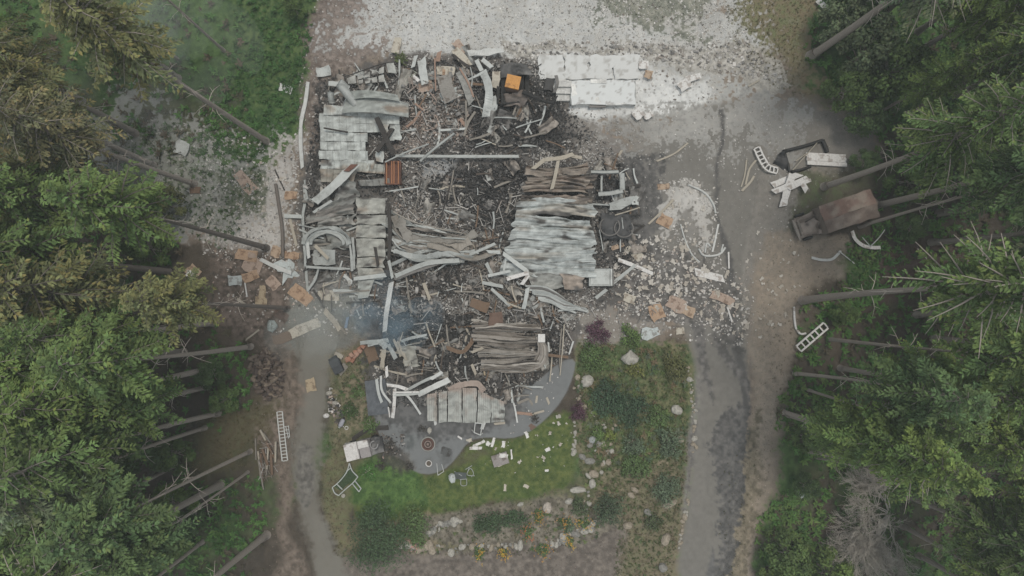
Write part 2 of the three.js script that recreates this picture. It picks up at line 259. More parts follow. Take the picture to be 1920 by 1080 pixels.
// ---------------------------------------------------------------- ground
// what lies where on the site: soil, ash, grass and char, each with its own colour and ragged border
const X0 = -64, X1 = 64, Z0 = -42, Z1 = 42, TW = 2048, TH = 1344;
const GREEN = [0.046, 0.098, 0.028], GREEN2 = [0.082, 0.142, 0.043], DUFF = [0.07, 0.058, 0.044], SOIL = [0.15, 0.125, 0.1], DIRT = [0.29, 0.255, 0.21], GRAVEL = [0.235, 0.222, 0.2], ASH = [0.535, 0.55, 0.545], CHAR = [0.055, 0.054, 0.053];
const layers = [
  // [polygon, colour, second colour, softness m, warp m, grit 0..1, strength]
  { p: [[430, -40], [620, -40], [600, 60], [575, 130], [560, 250], [480, 300], [330, 300], [300, 230], [420, 200], [450, 80]], c: [0.036, 0.085, 0.024], c2: [0.07, 0.11, 0.035], s: 1.6, w: 2.5, g: 0.3 },
  { p: [[220, 150], [420, 160], [470, 260], [300, 280], [200, 240]], c: DUFF, c2: [0.1, 0.08, 0.06], s: 2, w: 2, g: 0.4, k: 0.6 },
  { p: [[590, -60], [1540, -60], [1500, 60], [1530, 190], [1640, 240], [1640, 330], [1500, 400], [1540, 470], [1500, 620], [1470, 760], [1450, 900], [1420, 1100], [1260, 1100], [1300, 800], [1290, 640], [1100, 640], [560, 640], [480, 600], [420, 520], [300, 440], [240, 330], [330, 290], [480, 320], [550, 240], [575, 100]], c: SOIL, c2: [0.19, 0.16, 0.13], s: 1.2, w: 2.2, g: 0.5 },
  { p: [[590, -60], [800, -60], [740, 110], [620, 150], [570, 330], [545, 330], [560, 200], [585, 90]], c: [0.135, 0.11, 0.093], c2: [0.22, 0.19, 0.17], s: 1.4, w: 2, g: 0.6 },
  { p: [[1330, -40], [1540, -40], [1500, 80], [1530, 180], [1600, 215], [1470, 150], [1400, 100]], c: [0.2, 0.165, 0.105], c2: [0.11, 0.125, 0.06], s: 3, w: 3, g: 0.6 },
  // ash and insulation dust
  { p: [[690, -60], [1340, -60], [1400, 60], [1380, 120], [1440, 150], [1330, 200], [1000, 215], [900, 110], [720, 130], [640, 60]], c: ASH, c2: [0.36, 0.36, 0.34], s: 3.4, w: 3, g: 0.72, k: 0.93 },
  { p: [[1080, -30], [1300, -20], [1330, 50], [1230, 40], [1120, 30]], c: [0.12, 0.135, 0.09], c2: [0.2, 0.2, 0.16], s: 1.5, w: 2.5, g: 0.75, k: 0.8 },
  { p: [[950, 82], [1400, 78], [1500, 160], [1440, 190], [1380, 130], [1200, 105], [960, 118]], c: [0.3, 0.285, 0.25], c2: [0.42, 0.41, 0.38], s: 0.6, w: 1.4, g: 0.75, k: 0.9 },
  { p: [[1000, 100], [1200, 98], [1230, 130], [1330, 140], [1330, 190], [1200, 215], [1010, 205]], c: [0.64, 0.655, 0.65], c2: [0.52, 0.53, 0.52], s: 0.7, w: 0.8, g: 0.5 },
  { p: [[300, 320], [420, 350], [540, 250], [565, 300], [560, 500], [470, 480], [380, 470], [280, 420]], c: [0.47, 0.46, 0.44], c2: [0.3, 0.285, 0.265], s: 2.2, w: 2.2, g: 0.75, k: 0.9 },
  { p: [[430, 380], [520, 290], [560, 330], [545, 470], [440, 450]], c: [0.54, 0.535, 0.515], c2: [0.38, 0.365, 0.345], s: 1.6, w: 2, g: 0.6, k: 0.85 },
  { p: [[200, 180], [420, 230], [470, 320], [420, 400], [250, 420], [160, 300]], c: [0.36, 0.37, 0.35], c2: [0.2, 0.22, 0.19], s: 3, w: 3, g: 0.85, k: 0.85 },
  { p: [[400, 320], [490, 320], [500, 385], [440, 380]], c: [0.06, 0.085, 0.035], c2: [0.11, 0.12, 0.07], s: 1, w: 1.5, g: 0.6, k: 0.8 },
  { p: [[380, 480], [560, 480], [600, 600], [520, 660], [440, 640], [380, 560]], c: [0.085, 0.07, 0.056], c2: [0.16, 0.13, 0.11], s: 1.5, w: 2, g: 0.5 },
  // garden and lower ground
  { p: [[480, 640], [560, 620], [560, 760], [540, 1000], [580, 1100], [500, 1100], [520, 900], [470, 780]], c: [0.12, 0.098, 0.078], c2: [0.17, 0.14, 0.115], s: 0.8, w: 1.5, g: 0.5 },
  { p: [[380, 780], [500, 740], [500, 860], [400, 900], [340, 880]], c: [0.11, 0.095, 0.05], c2: [0.075, 0.08, 0.04], s: 1.5, w: 2.2, g: 0.5, k: 0.85 },
  { p: [[600, 640], [720, 640], [690, 720], [700, 800], [660, 900], [680, 1060], [1260, 1090], [1300, 820], [1290, 640], [1080, 620], [1070, 760], [1090, 880], [1060, 920], [860, 960], [640, 960]], c: [0.105, 0.12, 0.058], c2: [0.18, 0.155, 0.105], s: 0.9, w: 1.5, g: 0.6 },
  { p: [[1085, 640], [1200, 620], [1290, 660], [1290, 840], [1180, 880], [1090, 820], [1075, 720]], c: [0.082, 0.12, 0.048], c2: [0.135, 0.135, 0.07], s: 1, w: 1.5, g: 0.6 },
  { p: [[640, 820], [700, 860], [660, 960], [690, 1060], [640, 1060], [605, 960], [610, 860]], c: [0.16, 0.14, 0.085], c2: [0.11, 0.12, 0.06], s: 0.8, w: 1, g: 0.5 },
  { p: [[850, 958], [1060, 935], [1160, 950], [1130, 1010], [1000, 1040], [820, 1030], [760, 1000]], c: [0.155, 0.135, 0.115], c2: [0.2, 0.185, 0.155], s: 0.8, w: 1.2, g: 0.5, k: 0.8 },
  { p: [[640, 1050], [900, 1035], [1100, 1010], [1170, 960], [1170, 1050], [1140, 1100], [640, 1100]], c: [0.125, 0.109, 0.094], c2: [0.165, 0.145, 0.125], s: 0.7, w: 0.8, g: 0.4 },
  { p: [[1160, 890], [1290, 880], [1260, 1090], [1150, 1090]], c: [0.2, 0.165, 0.115], c2: [0.13, 0.13, 0.075], s: 1, w: 1.6, g: 0.6, k: 0.85 },
  // right-hand yard and dirt track
  { p: [[1130, 215], [1330, 180], [1450, 190], [1620, 230], [1630, 330], [1500, 350], [1450, 500], [1420, 640], [1400, 660], [1210, 560], [1190, 300]], c: [0.185, 0.178, 0.162], c2: [0.225, 0.217, 0.2], s: 1.6, w: 1.8, g: 0.5, k: 0.9, sm: 1 },
  { p: [[1440, 430], [1590, 440], [1580, 520], [1500, 560], [1490, 680], [1455, 780], [1440, 930], [1400, 1100], [1370, 1100], [1410, 900], [1410, 640]], c: DIRT, c2: [0.24, 0.205, 0.165], s: 0.8, w: 1.2, g: 0.4, k: 0.9 },
  { p: [[1330, 900], [1390, 830], [1420, 760], [1430, 900], [1390, 1100], [1340, 1100], [1350, 1000]], c: [0.14, 0.125, 0.085], c2: [0.2, 0.175, 0.13], s: 0.8, w: 1, g: 0.6, k: 0.85 },
  { p: [[1650, 470], [1780, 450], [1800, 560], [1660, 570]], c: [0.11, 0.075, 0.062], c2: [0.08, 0.06, 0.05], s: 1.2, w: 1.5, g: 0.4 },
  { p: [[1480, 330], [1580, 330], [1700, 300], [1660, 360], [1480, 420]], c: [0.12, 0.11, 0.08], c2: [0.08, 0.1, 0.05], s: 1, w: 1.2, g: 0.5 },
  { p: [[560, 560], [720, 540], [740, 620], [660, 640], [590, 660], [540, 620]], c: [0.2, 0.205, 0.185], c2: [0.14, 0.14, 0.125], s: 1, w: 1.5, g: 0.5 },
  // burnt floor of the house
  { p: [[600, 150], [760, 110], [1000, 110], [1060, 200], [1180, 300], [1200, 480], [1150, 560], [1090, 600], [1070, 680], [960, 780], [720, 790], [690, 700], [720, 620], [690, 560], [570, 500], [570, 360]], c: [0.14, 0.13, 0.12], c2: [0.08, 0.077, 0.074], s: 0.7, w: 1.6, g: 0.55 },
  { p: [[880, 130], [1010, 130], [1050, 215], [1060, 280], [880, 285]], c: [0.04, 0.04, 0.04], c2: [0.075, 0.073, 0.07], s: 0.7, w: 1.4, g: 0.5 },
  { p: [[745, 360], [830, 345], [860, 320], [985, 310], [975, 380], [900, 430], [760, 400]], c: CHAR, c2: [0.12, 0.118, 0.115], s: 0.7, w: 1.4, g: 0.55 },
  { p: [[1110, 300], [1220, 300], [1220, 480], [1120, 470]], c: [0.05, 0.05, 0.05], c2: [0.1, 0.1, 0.1], s: 0.8, w: 1.4, g: 0.6, k: 0.9 },
  { p: [[1150, 490], [1330, 500], [1400, 560], [1400, 640], [1290, 600], [1160, 570]], c: [0.085, 0.082, 0.078], c2: [0.14, 0.133, 0.125], s: 0.8, w: 1.5, g: 0.6, k: 0.9 },
  { p: [[680, 560], [830, 590], [850, 680], [700, 680]], c: [0.05, 0.05, 0.05], c2: [0.09, 0.085, 0.08], s: 1, w: 1.4, g: 0.5, k: 0.9 },
  { p: [[770, 600], [900, 590], [890, 720], [780, 730]], c: [0.04, 0.04, 0.04], c2: [0.075, 0.073, 0.07], s: 0.8, w: 1.4, g: 0.5 },
  { p: [[715, 735], [800, 735], [805, 790], [720, 790]], c: [0.04, 0.04, 0.04], c2: [0.07, 0.07, 0.07], s: 0.5, w: 1, g: 0.4 },
  { p: [[590, 150], [604, 150], [602, 350], [580, 500], [572, 500], [588, 340]], c: [0.045, 0.042, 0.04], c2: [0.08, 0.075, 0.07], s: 0.5, w: 0.8, g: 0.5 },
  { p: [[880, 470], [970, 470], [1040, 570], [900, 590]], c: [0.25, 0.235, 0.215], c2: [0.12, 0.115, 0.105], s: 1, w: 1.6, g: 0.7 },
  { p: [[740, 370], [870, 400], [900, 440], [800, 440], [740, 420]], c: [0.24, 0.215, 0.19], c2: [0.13, 0.12, 0.11], s: 0.8, w: 1.4, g: 0.7 },
  { p: [[1060, 200], [1130, 230], [1200, 300], [1100, 290], [1040, 240]], c: [0.24, 0.225, 0.205], c2: [0.16, 0.15, 0.14], s: 1.2, w: 1.6, g: 0.6 },
  { p: [[785, 300], [850, 302], [848, 342], [790, 345]], c: [0.36, 0.375, 0.38], c2: [0.2, 0.21, 0.215], s: 0.5, w: 0.7, g: 0.4 },
  { p: [[1070, 560], [1240, 570], [1250, 620], [1090, 640]], c: [0.32, 0.3, 0.27], c2: [0.18, 0.165, 0.15], s: 0.8, w: 1.2, g: 0.7, k: 0.85 },
  { p: [[560, 500], [680, 505], [690, 560], [560, 560]], c: [0.23, 0.23, 0.22], c2: [0.15, 0.145, 0.14], s: 0.6, w: 1.2, g: 0.6, k: 0.85 },
  { p: [[770, 220], [880, 150], [880, 260], [800, 290], [740, 290]], c: [0.27, 0.225, 0.2], c2: [0.17, 0.145, 0.13], s: 0.7, w: 1.2, g: 0.6, k: 0.85 },
];
const driveP = smoothPoly([[1258, 1100], [1285, 960], [1300, 850], [1303, 740], [1296, 650], [1262, 590], [1225, 520], [1205, 420], [1206, 320], [1230, 250], [1300, 205], [1350, 185], [1410, 205], [1425, 280], [1412, 380], [1402, 470], [1395, 540], [1398, 640], [1404, 720], [1398, 820], [1385, 900], [1368, 1000], [1352, 1100]], 1);
const leftDriveP = smoothPoly([[590, 590], [570, 640], [561, 700], [556, 780], [551, 850], [549, 900], [558, 960], [574, 1020], [592, 1100], [668, 1100], [628, 1030], [606, 980], [596, 920], [604, 840], [609, 770], [612, 700], [626, 650], [655, 615], [630, 590]], 1);
const lawnP = smoothPoly([[700, 872], [650, 884], [655, 930], [670, 985], [740, 985], [820, 965], [900, 948], [1010, 932], [1062, 918], [1084, 872], [1078, 810], [1062, 760], [1020, 786], [985, 812], [952, 824], [915, 822], [880, 827], [855, 862], [830, 886], [795, 893], [768, 882], [735, 860]], 1);
const patioP = smoothPoly([[684, 716], [716, 712], [740, 720], [800, 735], [945, 745], [1000, 720], [1052, 676], [1080, 672], [1076, 702], [1056, 748], [1020, 790], [988, 813], [955, 823], [915, 819], [880, 824], [855, 860], [830, 884], [795, 891], [770, 880], [758, 862], [722, 850], [706, 800]], 1);
const wet = [
  { p: [[1160, 280], [1226, 285], [1238, 380], [1222, 480], [1160, 490]], c: [0.06, 0.06, 0.06], c2: [0.1, 0.098, 0.095], s: 1, w: 1.6, g: 0.6, k: 0.92 },
  { p: [[1180, 180], [1430, 180], [1520, 240], [1480, 320], [1420, 270], [1300, 255], [1150, 250]], c: [0.36, 0.36, 0.345], c2: [0.26, 0.255, 0.24], s: 2.2, w: 2.2, g: 0.85, k: 0.75 },
  { p: [[1348, 200], [1356, 200], [1350, 300], [1352, 400], [1376, 480], [1384, 560], [1392, 650], [1402, 760], [1395, 830], [1380, 700], [1372, 560], [1360, 470], [1344, 380]], c: [0.1, 0.098, 0.094], c2: [0.07, 0.07, 0.07], s: 0.35, w: 0.5, g: 0.4 },
  { p: [[1290, 600], [1322, 600], [1326, 690], [1330, 760], [1312, 700]], c: [0.1, 0.098, 0.094], c2: [0.13, 0.125, 0.12], s: 0.35, w: 0.6, g: 0.4 },
  { p: [[1330, 600], [1370, 640], [1400, 720], [1402, 760], [1375, 700], [1350, 640]], c: [0.105, 0.102, 0.098], c2: [0.14, 0.135, 0.13], s: 0.35, w: 0.8, g: 0.4 },
  { p: [[1342, 775], [1372, 760], [1400, 758], [1402, 850], [1394, 930], [1376, 1000], [1352, 1100], [1318, 1100], [1332, 1040], [1348, 990], [1350, 940], [1340, 860]], c: [0.085, 0.085, 0.084], c2: [0.115, 0.112, 0.107], s: 0.55, w: 1.1, g: 0.65 },
  { p: [[1300, 700], [1312, 700], [1300, 860], [1285, 960], [1275, 960], [1292, 850]], c: [0.16, 0.155, 0.148], c2: [0.19, 0.184, 0.172], s: 0.5, w: 0.4, g: 0.3 },
  { p: [[1240, 345], [1300, 335], [1340, 370], [1345, 440], [1330, 480], [1322, 420], [1300, 365], [1260, 380], [1250, 460], [1236, 420]], c: [0.5, 0.495, 0.475], c2: [0.34, 0.33, 0.31], s: 0.9, w: 1.2, g: 0.8, k: 0.95 },
  { p: [[1270, 370], [1310, 380], [1330, 430], [1300, 450], [1290, 420]], c: [0.36, 0.35, 0.335], c2: [0.24, 0.23, 0.215], s: 0.9, w: 1.3, g: 0.92, k: 0.4 },
  { p: [[1150, 480], [1300, 470], [1330, 520], [1400, 560], [1400, 640], [1290, 600], [1160, 570]], c: [0.08, 0.078, 0.074], c2: [0.13, 0.124, 0.118], s: 0.8, w: 1.5, g: 0.55, k: 0.85 },
  { p: [[560, 830], [590, 840], [588, 930], [570, 960], [553, 920]], c: [0.115, 0.11, 0.1], c2: [0.15, 0.145, 0.13], s: 0.4, w: 0.6, g: 0.3 },
  { p: [[1320, 1075], [1330, 1020], [1340, 1100]], c: [0.09, 0.09, 0.088], c2: [0.1, 0.1, 0.1], s: 0.25, w: 0.5, g: 0.3 },
];
const pave = [
  { p: driveP, c: [0.145, 0.141, 0.128], c2: [0.168, 0.162, 0.148], s: 0.45, w: 0.4, g: 0.2, sm: 1 },
  { p: leftDriveP, c: [0.185, 0.183, 0.162], c2: [0.15, 0.142, 0.12], s: 0.9, w: 0.9, g: 0.4, k: 0.85, sm: 1 },
  { p: lawnP, c: [0.068, 0.106, 0.027], c2: [0.094, 0.115, 0.034], s: 0.6, w: 0.7, g: 0.4 },
  { p: [[690, 860], [790, 885], [800, 950], [700, 980], [655, 940], [660, 885]], c: [0.06, 0.13, 0.034], c2: [0.08, 0.15, 0.04], s: 1.2, w: 1, g: 0.4, k: 0.8 },
  { p: [[850, 850], [905, 835], [930, 850], [840, 880]], c: [0.105, 0.1, 0.055], c2: [0.07, 0.08, 0.035], s: 0.8, w: 1, g: 0.4, k: 0.8 },
  { p: patioP, sm: 1, c: [0.155, 0.166, 0.17], c2: [0.14, 0.147, 0.149], s: 0.12, w: 0.06, g: 0.1 },
  { p: [[690, 712], [960, 720], [980, 745], [940, 798], [810, 812], [700, 800]], c: [0.06, 0.06, 0.06], c2: [0.1, 0.1, 0.1], s: 0.8, w: 1.2, g: 0.5, k: 0.8 },
  { p: [[715, 840], [770, 855], [790, 885], [740, 890], [700, 870]], c: [0.06, 0.055, 0.05], c2: [0.1, 0.09, 0.07], s: 0.7, w: 1, g: 0.5, k: 0.85 },
  { p: [[760, 815], [778, 812], [780, 845], [764, 848]], c: [0.09, 0.1, 0.1], c2: [0.12, 0.13, 0.13], s: 0.3, w: 0.4, g: 0.3, k: 0.8 },
  { p: [[815, 840], [850, 838], [846, 862], [832, 872]], c: [0.09, 0.095, 0.095], c2: [0.12, 0.125, 0.125], s: 0.3, w: 0.5, g: 0.3, k: 0.7 },
];
let siteTex, farTex;
{
  const d = new Uint8Array(TW * TH * 4), rgb = new Float32Array(TW * TH * 3), sx = (X1 - X0) / TW, sz = (Z1 - Z0) / TH;
  const smp = (f, x, z, s) => f[(((Math.floor(z * s) % NN) + NN) % NN) * NN + (((Math.floor(x * s) % NN) + NN) % NN)];
  const floorCol = (x, z) => { const a = smp(nA, x, z, 9), b = smp(nD, x + 40, z, 7), c = smp(nC, x, z, 22); return mul(mix3(mix3(GREEN, GREEN2, c), DUFF, sstep(0.45, 0.62, b)), 0.55 + 0.9 * (a * 0.4 + c * 0.6)); };
  for (let j = 0; j < TH; j++) for (let i = 0; i < TW; i++) { const x = X0 + (i + 0.5) * sx, z = Z1 - (j + 0.5) * sz, o = (j * TW + i) * 3, c = floorCol(x, z); rgb[o] = c[0]; rgb[o + 1] = c[1]; rgb[o + 2] = c[2]; }
  for (const L of [...layers, ...pave, ...wet]) {
    const P = L.p.map(([a, b]) => { const q = at(a, b); return [q.x, q.z]; }), n = P.length, pad = L.s * 1.5 + L.w + 0.5;
    let a0 = 1e9, a1 = -1e9, b0 = 1e9, b1 = -1e9; for (const [x, z] of P) { a0 = Math.min(a0, x); a1 = Math.max(a1, x); b0 = Math.min(b0, z); b1 = Math.max(b1, z); }
    const i0 = Math.max(0, Math.floor((a0 - pad - X0) / sx)), i1 = Math.min(TW - 1, Math.ceil((a1 + pad - X0) / sx)), j0 = Math.max(0, Math.floor((Z1 - b1 - pad) / sz)), j1 = Math.min(TH - 1, Math.ceil((Z1 - b0 + pad) / sz));
    for (let j = j0; j <= j1; j++) for (let i = i0; i <= i1; i++) {
      const x = X0 + (i + 0.5) * sx, z = Z1 - (j + 0.5) * sz;
      const wx = x + L.w * 2 * (smp(nA, x, z, 13) - 0.5), wz = z + L.w * 2 * (smp(nA, x + 31, z + 17, 13) - 0.5);
      let dd = 1e9, inside = false;
      for (let k = 0, m = n - 1; k < n; m = k++) {
        const ax = P[m][0], az = P[m][1], bx = P[k][0], bz = P[k][1], ex = bx - ax, ez = bz - az, px = wx - ax, pz = wz - az, t = clamp((px * ex + pz * ez) / (ex * ex + ez * ez)), qx = px - ex * t, qz = pz - ez * t;
        dd = Math.min(dd, qx * qx + qz * qz); if ((bz > wz) !== (az > wz) && wx < (ax - bx) * (wz - bz) / (az - bz) + bx) inside = !inside;
      }
      dd = Math.sqrt(dd) * (inside ? 1 : -1);
      let m = sstep(-L.s * 1.5, L.s * 1.5, dd); if (m <= 0) continue;
      const fine = smp(nC, x + 7, z, 24), mid = smp(nB, x, z + 3, 17), big = smp(nA, x + 11, z + 5, 12), nz = clamp((fine * 0.62 + mid * 0.38 - 0.28) * 2.2);
      m = sstep(L.g * nz * 0.95, L.g * nz * 0.95 + Math.max(0.12, 1 - L.g), m) * (L.k ?? 1);
      const t = clamp((big - 0.3) * 0.8 + (mid - 0.5) * 0.9 * (L.sm ? 0.5 : 1) + (fine - 0.5) * 1.9 * (L.sm ? 0.25 : 1) + 0.3), v = 1 + (L.sm ? 0.22 : 0.85) * (fine - 0.5), o = (j * TW + i) * 3;
      for (let k = 0; k < 3; k++) rgb[o + k] = lerp(rgb[o + k], lerp(L.c[k], L.c2[k], t) * v, m);
    }
  }
  for (let i = 0; i < TW * TH; i++) { for (let k = 0; k < 3; k++) d[i * 4 + k] = toS(rgb[i * 3 + k]); d[i * 4 + 3] = 255; }
  siteTex = new THREE.DataTexture(d, TW, TH); siteTex.colorSpace = THREE.SRGBColorSpace; siteTex.magFilter = THREE.LinearFilter; siteTex.minFilter = THREE.LinearMipmapLinearFilter; siteTex.needsUpdate = true;
  farTex = dataTex(512, 512, (x, y) => { const a = nA[y * NN + x], c = nC[y * NN + x], b = nD[y * NN + x]; return mul(mix3(mix3(GREEN, GREEN2, c), DUFF, sstep(0.4, 0.6, b)), 0.75 + 0.5 * a); }, true, 0.05);
}
const siteUV = (g) => { const p = g.attributes.position, u = new Float32Array(p.count * 2), v = new Float32Array(p.count * 2); for (let i = 0; i < p.count; i++) { u[i * 2] = (p.getX(i) - X0) / (X1 - X0); u[i * 2 + 1] = (Z1 - p.getZ(i)) / (Z1 - Z0); v[i * 2] = p.getX(i); v[i * 2 + 1] = p.getZ(i); } g.setAttribute('uv', new THREE.BufferAttribute(u, 2)); g.setAttribute('uv1', new THREE.BufferAttribute(v, 2)); return g; };
// row 0 of the site texture is its north edge (v = 0 holds z = Z1)
const bumpGround = bumpFine.clone(); bumpGround.channel = 1; bumpGround.needsUpdate = true;
const siteMat = new THREE.MeshStandardMaterial({ map: siteTex, roughness: 0.95, bumpMap: bumpGround, bumpScale: 0.09 });
const smoothSite = new THREE.MeshStandardMaterial({ map: siteTex, roughness: 0.88, bumpMap: bumpGround, bumpScale: 0.012 });
function siteSheet(y, pts) { return siteUV(polySheet(pts, y)); }
structure('ground', siteUV(new THREE.PlaneGeometry(X1 - X0, Z1 - Z0, 64, 42).rotateX(-Math.PI / 2).translate((X0 + X1) / 2, 0, (Z0 + Z1) / 2)), siteMat, 'soil, ash and undergrowth round the burnt house');
{
  const sh = new THREE.Shape([[-700, -700], [700, -700], [700, 700], [-700, 700]].map(([x, z]) => new THREE.Vector2(x, z)));
  sh.holes.push(new THREE.Path([[X0, -Z0], [X1, -Z0], [X1, -Z1], [X0, -Z1]].map(([x, z]) => new THREE.Vector2(x, z))));
  structure('forest_floor', planarUV(new THREE.ShapeGeometry(sh).rotateX(-Math.PI / 2)), new THREE.MeshStandardMaterial({ map: farTex, roughness: 1 }), 'forest floor beyond the clearing');
}
structure('driveway', siteSheet(0.008, polyPoints(driveP, 0.6, 0.1, 3)), smoothSite, 'grey asphalt driveway and turning area right of the burnt house');
structure('garden_drive', siteSheet(0.008, polyPoints(leftDriveP, 0.6, 0.14, 6)), smoothSite, 'narrow grey drive curving along the left side of the lawn');
structure('lawn', siteSheet(0.012, polyPoints(lawnP, 0.4, 0.15, 9)), siteMat, 'green lawn below the burnt house');
{ // concrete patio: a real slab 6 cm thick with a rounded outline
  const P = polyPoints(patioP, 1.0, 0.01, 2), sh = new THREE.Shape(P.map(([x, z]) => new THREE.Vector2(x, -z)));
  const g = new THREE.ExtrudeGeometry(sh, { depth: 0.07, bevelEnabled: false }).rotateX(-Math.PI / 2);
  structure('patio', siteUV(g), smoothSite, 'grey concrete patio with curved edge below the ruin');
}

// ---------------------------------------------------------------- trees
const leafMat = (c) => new THREE.MeshStandardMaterial({ color: C(c[0] * 1.08, c[1] * 1.1, c[2] * 1.05), roughness: 0.85, vertexColors: true, side: THREE.DoubleSide });
const LEAF = {
  green: leafMat([0.078, 0.124, 0.039]), bright: leafMat([0.098, 0.15, 0.041]), dark: leafMat([0.066, 0.11, 0.042]), grey: leafMat([0.108, 0.14, 0.08]), olive: leafMat([0.115, 0.126, 0.055]), brown: leafMat([0.122, 0.126, 0.07]),
};
function leafBuffers() { return { pos: [], idx: [], col: [] }; }
function diamond(B, p, d, n, len, wid, c) { // one leaf or frond tip, folded along its rib
  const s = d.clone().cross(n).normalize(), b = B.pos.length / 3, m = p.clone().addScaledVector(d, len * 0.45), t = p.clone().addScaledVector(d, len);
  const l = m.clone().addScaledVector(s, wid / 2).addScaledVector(n, wid * 0.18), r = m.clone().addScaledVector(s, -wid / 2).addScaledVector(n, wid * 0.18);
  for (const q of [p, l, t, r]) { B.pos.push(q.x, q.y, q.z); B.col.push(c[0], c[1], c[2]); }
  B.idx.push(b, b + 1, b + 2, b, b + 2, b + 3);
}
const leafGeo = (B) => flat(geoFrom(B.pos, B.idx, null, B.col));
function conifer(seed, o) {
  const r = RNG(seed), h = 24, B = leafBuffers(), wood = [], yb = h * o.base, g = new THREE.Group(); g.name = 'fir_tree';
  const bend = V(rr(-0.5, 0.5, r), 0, rr(-0.5, 0.5, r)), axis = (y) => V(bend.x * Math.sin(y / h * 2.6), y, bend.z * Math.sin(y / h * 3.1));
  const tk = []; for (let i = 0; i <= 8; i++) tk.push(axis(h * i / 8)); tk[0].y = -0.4;
  wood.push(tubeGeo(tk, 0.3 * (o.thick || 1), 0.04, 9, 20));
  wood.push(tubeGeo([V(0, -0.3, 0), V(0, 0.9, 0)], 0.44 * (o.thick || 1), 0.3 * (o.thick || 1), 9));
  for (let y = yb; y < h - 0.15;) {
    const t = (y - yb) / (h - yb), R = o.r * Math.pow(1 - t, 0.8) * (0.6 + 0.4 * sstep(0, 0.2, t)) + 0.25, nb = 6 + (r() < 0.5 ? 1 : 0), a0 = r() * 6.28;
    for (let k = 0; k < nb; k++) {
      if (r() < (o.gap || 0.1)) continue;
      const a = a0 + k / nb * 6.283 + rr(-0.3, 0.3, r), L = R * rr(0.6, 1.3, r), dir = V(Math.cos(a), 0, Math.sin(a)), side = V(-dir.z, 0, dir.x), rise = rr(0.05, 0.3, r) + 0.4 * t, droop = rr(0.35, 0.65, r) * (1 - t * 0.6), sw = rr(-0.2, 0.2, r);
      const bp = (s) => axis(y).addScaledVector(dir, L * s).add(V(0, (rise * s - droop * s * s) * L, 0)).addScaledVector(side, sw * L * s * s);
      if (R > 0.9) wood.push(tubeGeo([bp(0), bp(0.5), bp(0.95)], 0.04 + L * 0.009, 0.012, 4, 4));
      const tone = rr(0.72, 1.25, r), warm = rr(-0.08, 0.12, r), n = Math.max(4, Math.round(L * 5.2)), fw = rr(0.18, 0.36, r) * L;
      for (let q = 0; q < n; q++) {
        const s = 0.14 + 0.86 * (q + r()) / n, p = bp(s), fd = bp(Math.min(1, s + 0.05)).sub(bp(s - 0.05)).normalize();
        for (const sg of [-1, 1]) {
          if (r() < (o.thin || 0.06)) continue;
          let lw = fw * Math.pow(1 - s, 0.6) * sstep(0.05, 0.3, s) * rr(0.5, 1.25, r) + 0.2, c0 = p.clone();
          const lat = fd.clone().multiplyScalar(rr(0.5, 0.95, r)).addScaledVector(side, sg).add(V(0, rr(-0.35, 0.1, r), 0)).normalize();
          for (let m = 0; lw > 0.08 && m < 5; m++) {
            const d = lat.clone().add(V(rr(-0.3, 0.3, r), -0.12 * m + rr(-0.25, 0.2, r), rr(-0.3, 0.3, r))).normalize(), nn = V(rr(-0.5, 0.5, r), 1, rr(-0.5, 0.5, r)).normalize(), len = Math.min(lw, rr(0.22, 0.36, r)), tip = (m > 0 && lw < 0.4) || s > 0.85 ? 1.22 : 0.95;
            const tn = tone * rr(0.78, 1.22, r) * tip, c = tip > 1 && r() < (o.tips || 0) ? [1.25 * tn, 1.0 * tn, 0.85 * tn] : [(1 + warm) * tn, tn, (1 - warm) * tn];
            diamond(B, c0, d, nn, len * 1.2, rr(0.09, 0.17, r), c); if (r() < 0.75) diamond(B, c0, d.clone().add(V(rr(-0.7, 0.7, r), rr(-0.7, 0.1, r), rr(-0.7, 0.7, r))).normalize(), nn, len, rr(0.1, 0.17, r), c);
            c0 = c0.clone().addScaledVector(d, len * 0.85); lw -= len * 0.85;
          }
        }
      }
    }
    y += rr(0.4, 0.72, r) * (0.7 + 0.3 * (1 - t));
  }
  mesh('trunk', mergeGeometries(wood), bark, g);
  mesh('crown', leafGeo(B), LEAF.green, g);
  for (let i = 0; i < (o.stubs ?? 7); i++) { // dead lower branches
    const y = yb * rr(0.5, 1.02, r), a = r() * 6.28, L = rr(0.6, 2, r), p = axis(y), d = V(Math.cos(a), rr(-0.25, 0.15, r), Math.sin(a));
    const e = p.clone().addScaledVector(d, L), f = p.clone().addScaledVector(d, L * 0.55).add(V(rr(-0.15, 0.15, r), rr(0, 0.2, r), rr(-0.15, 0.15, r)));
    mesh('bare_branch', mergeGeometries([tubeGeo([p, f, e.add(V(0, -0.25 * L * 0.4, 0))], 0.032, 0.01, 4, 5), tubeGeo([f, f.clone().add(V(d.z * 0.6 + d.x * 0.4, rr(-0.2, 0.1, r), -d.x * 0.6 + d.z * 0.4).multiplyScalar(rr(0.5, 1, r)))], 0.022, 0.008, 3)]), twigMat, g);
  }
  scene.remove(g); return g;
}
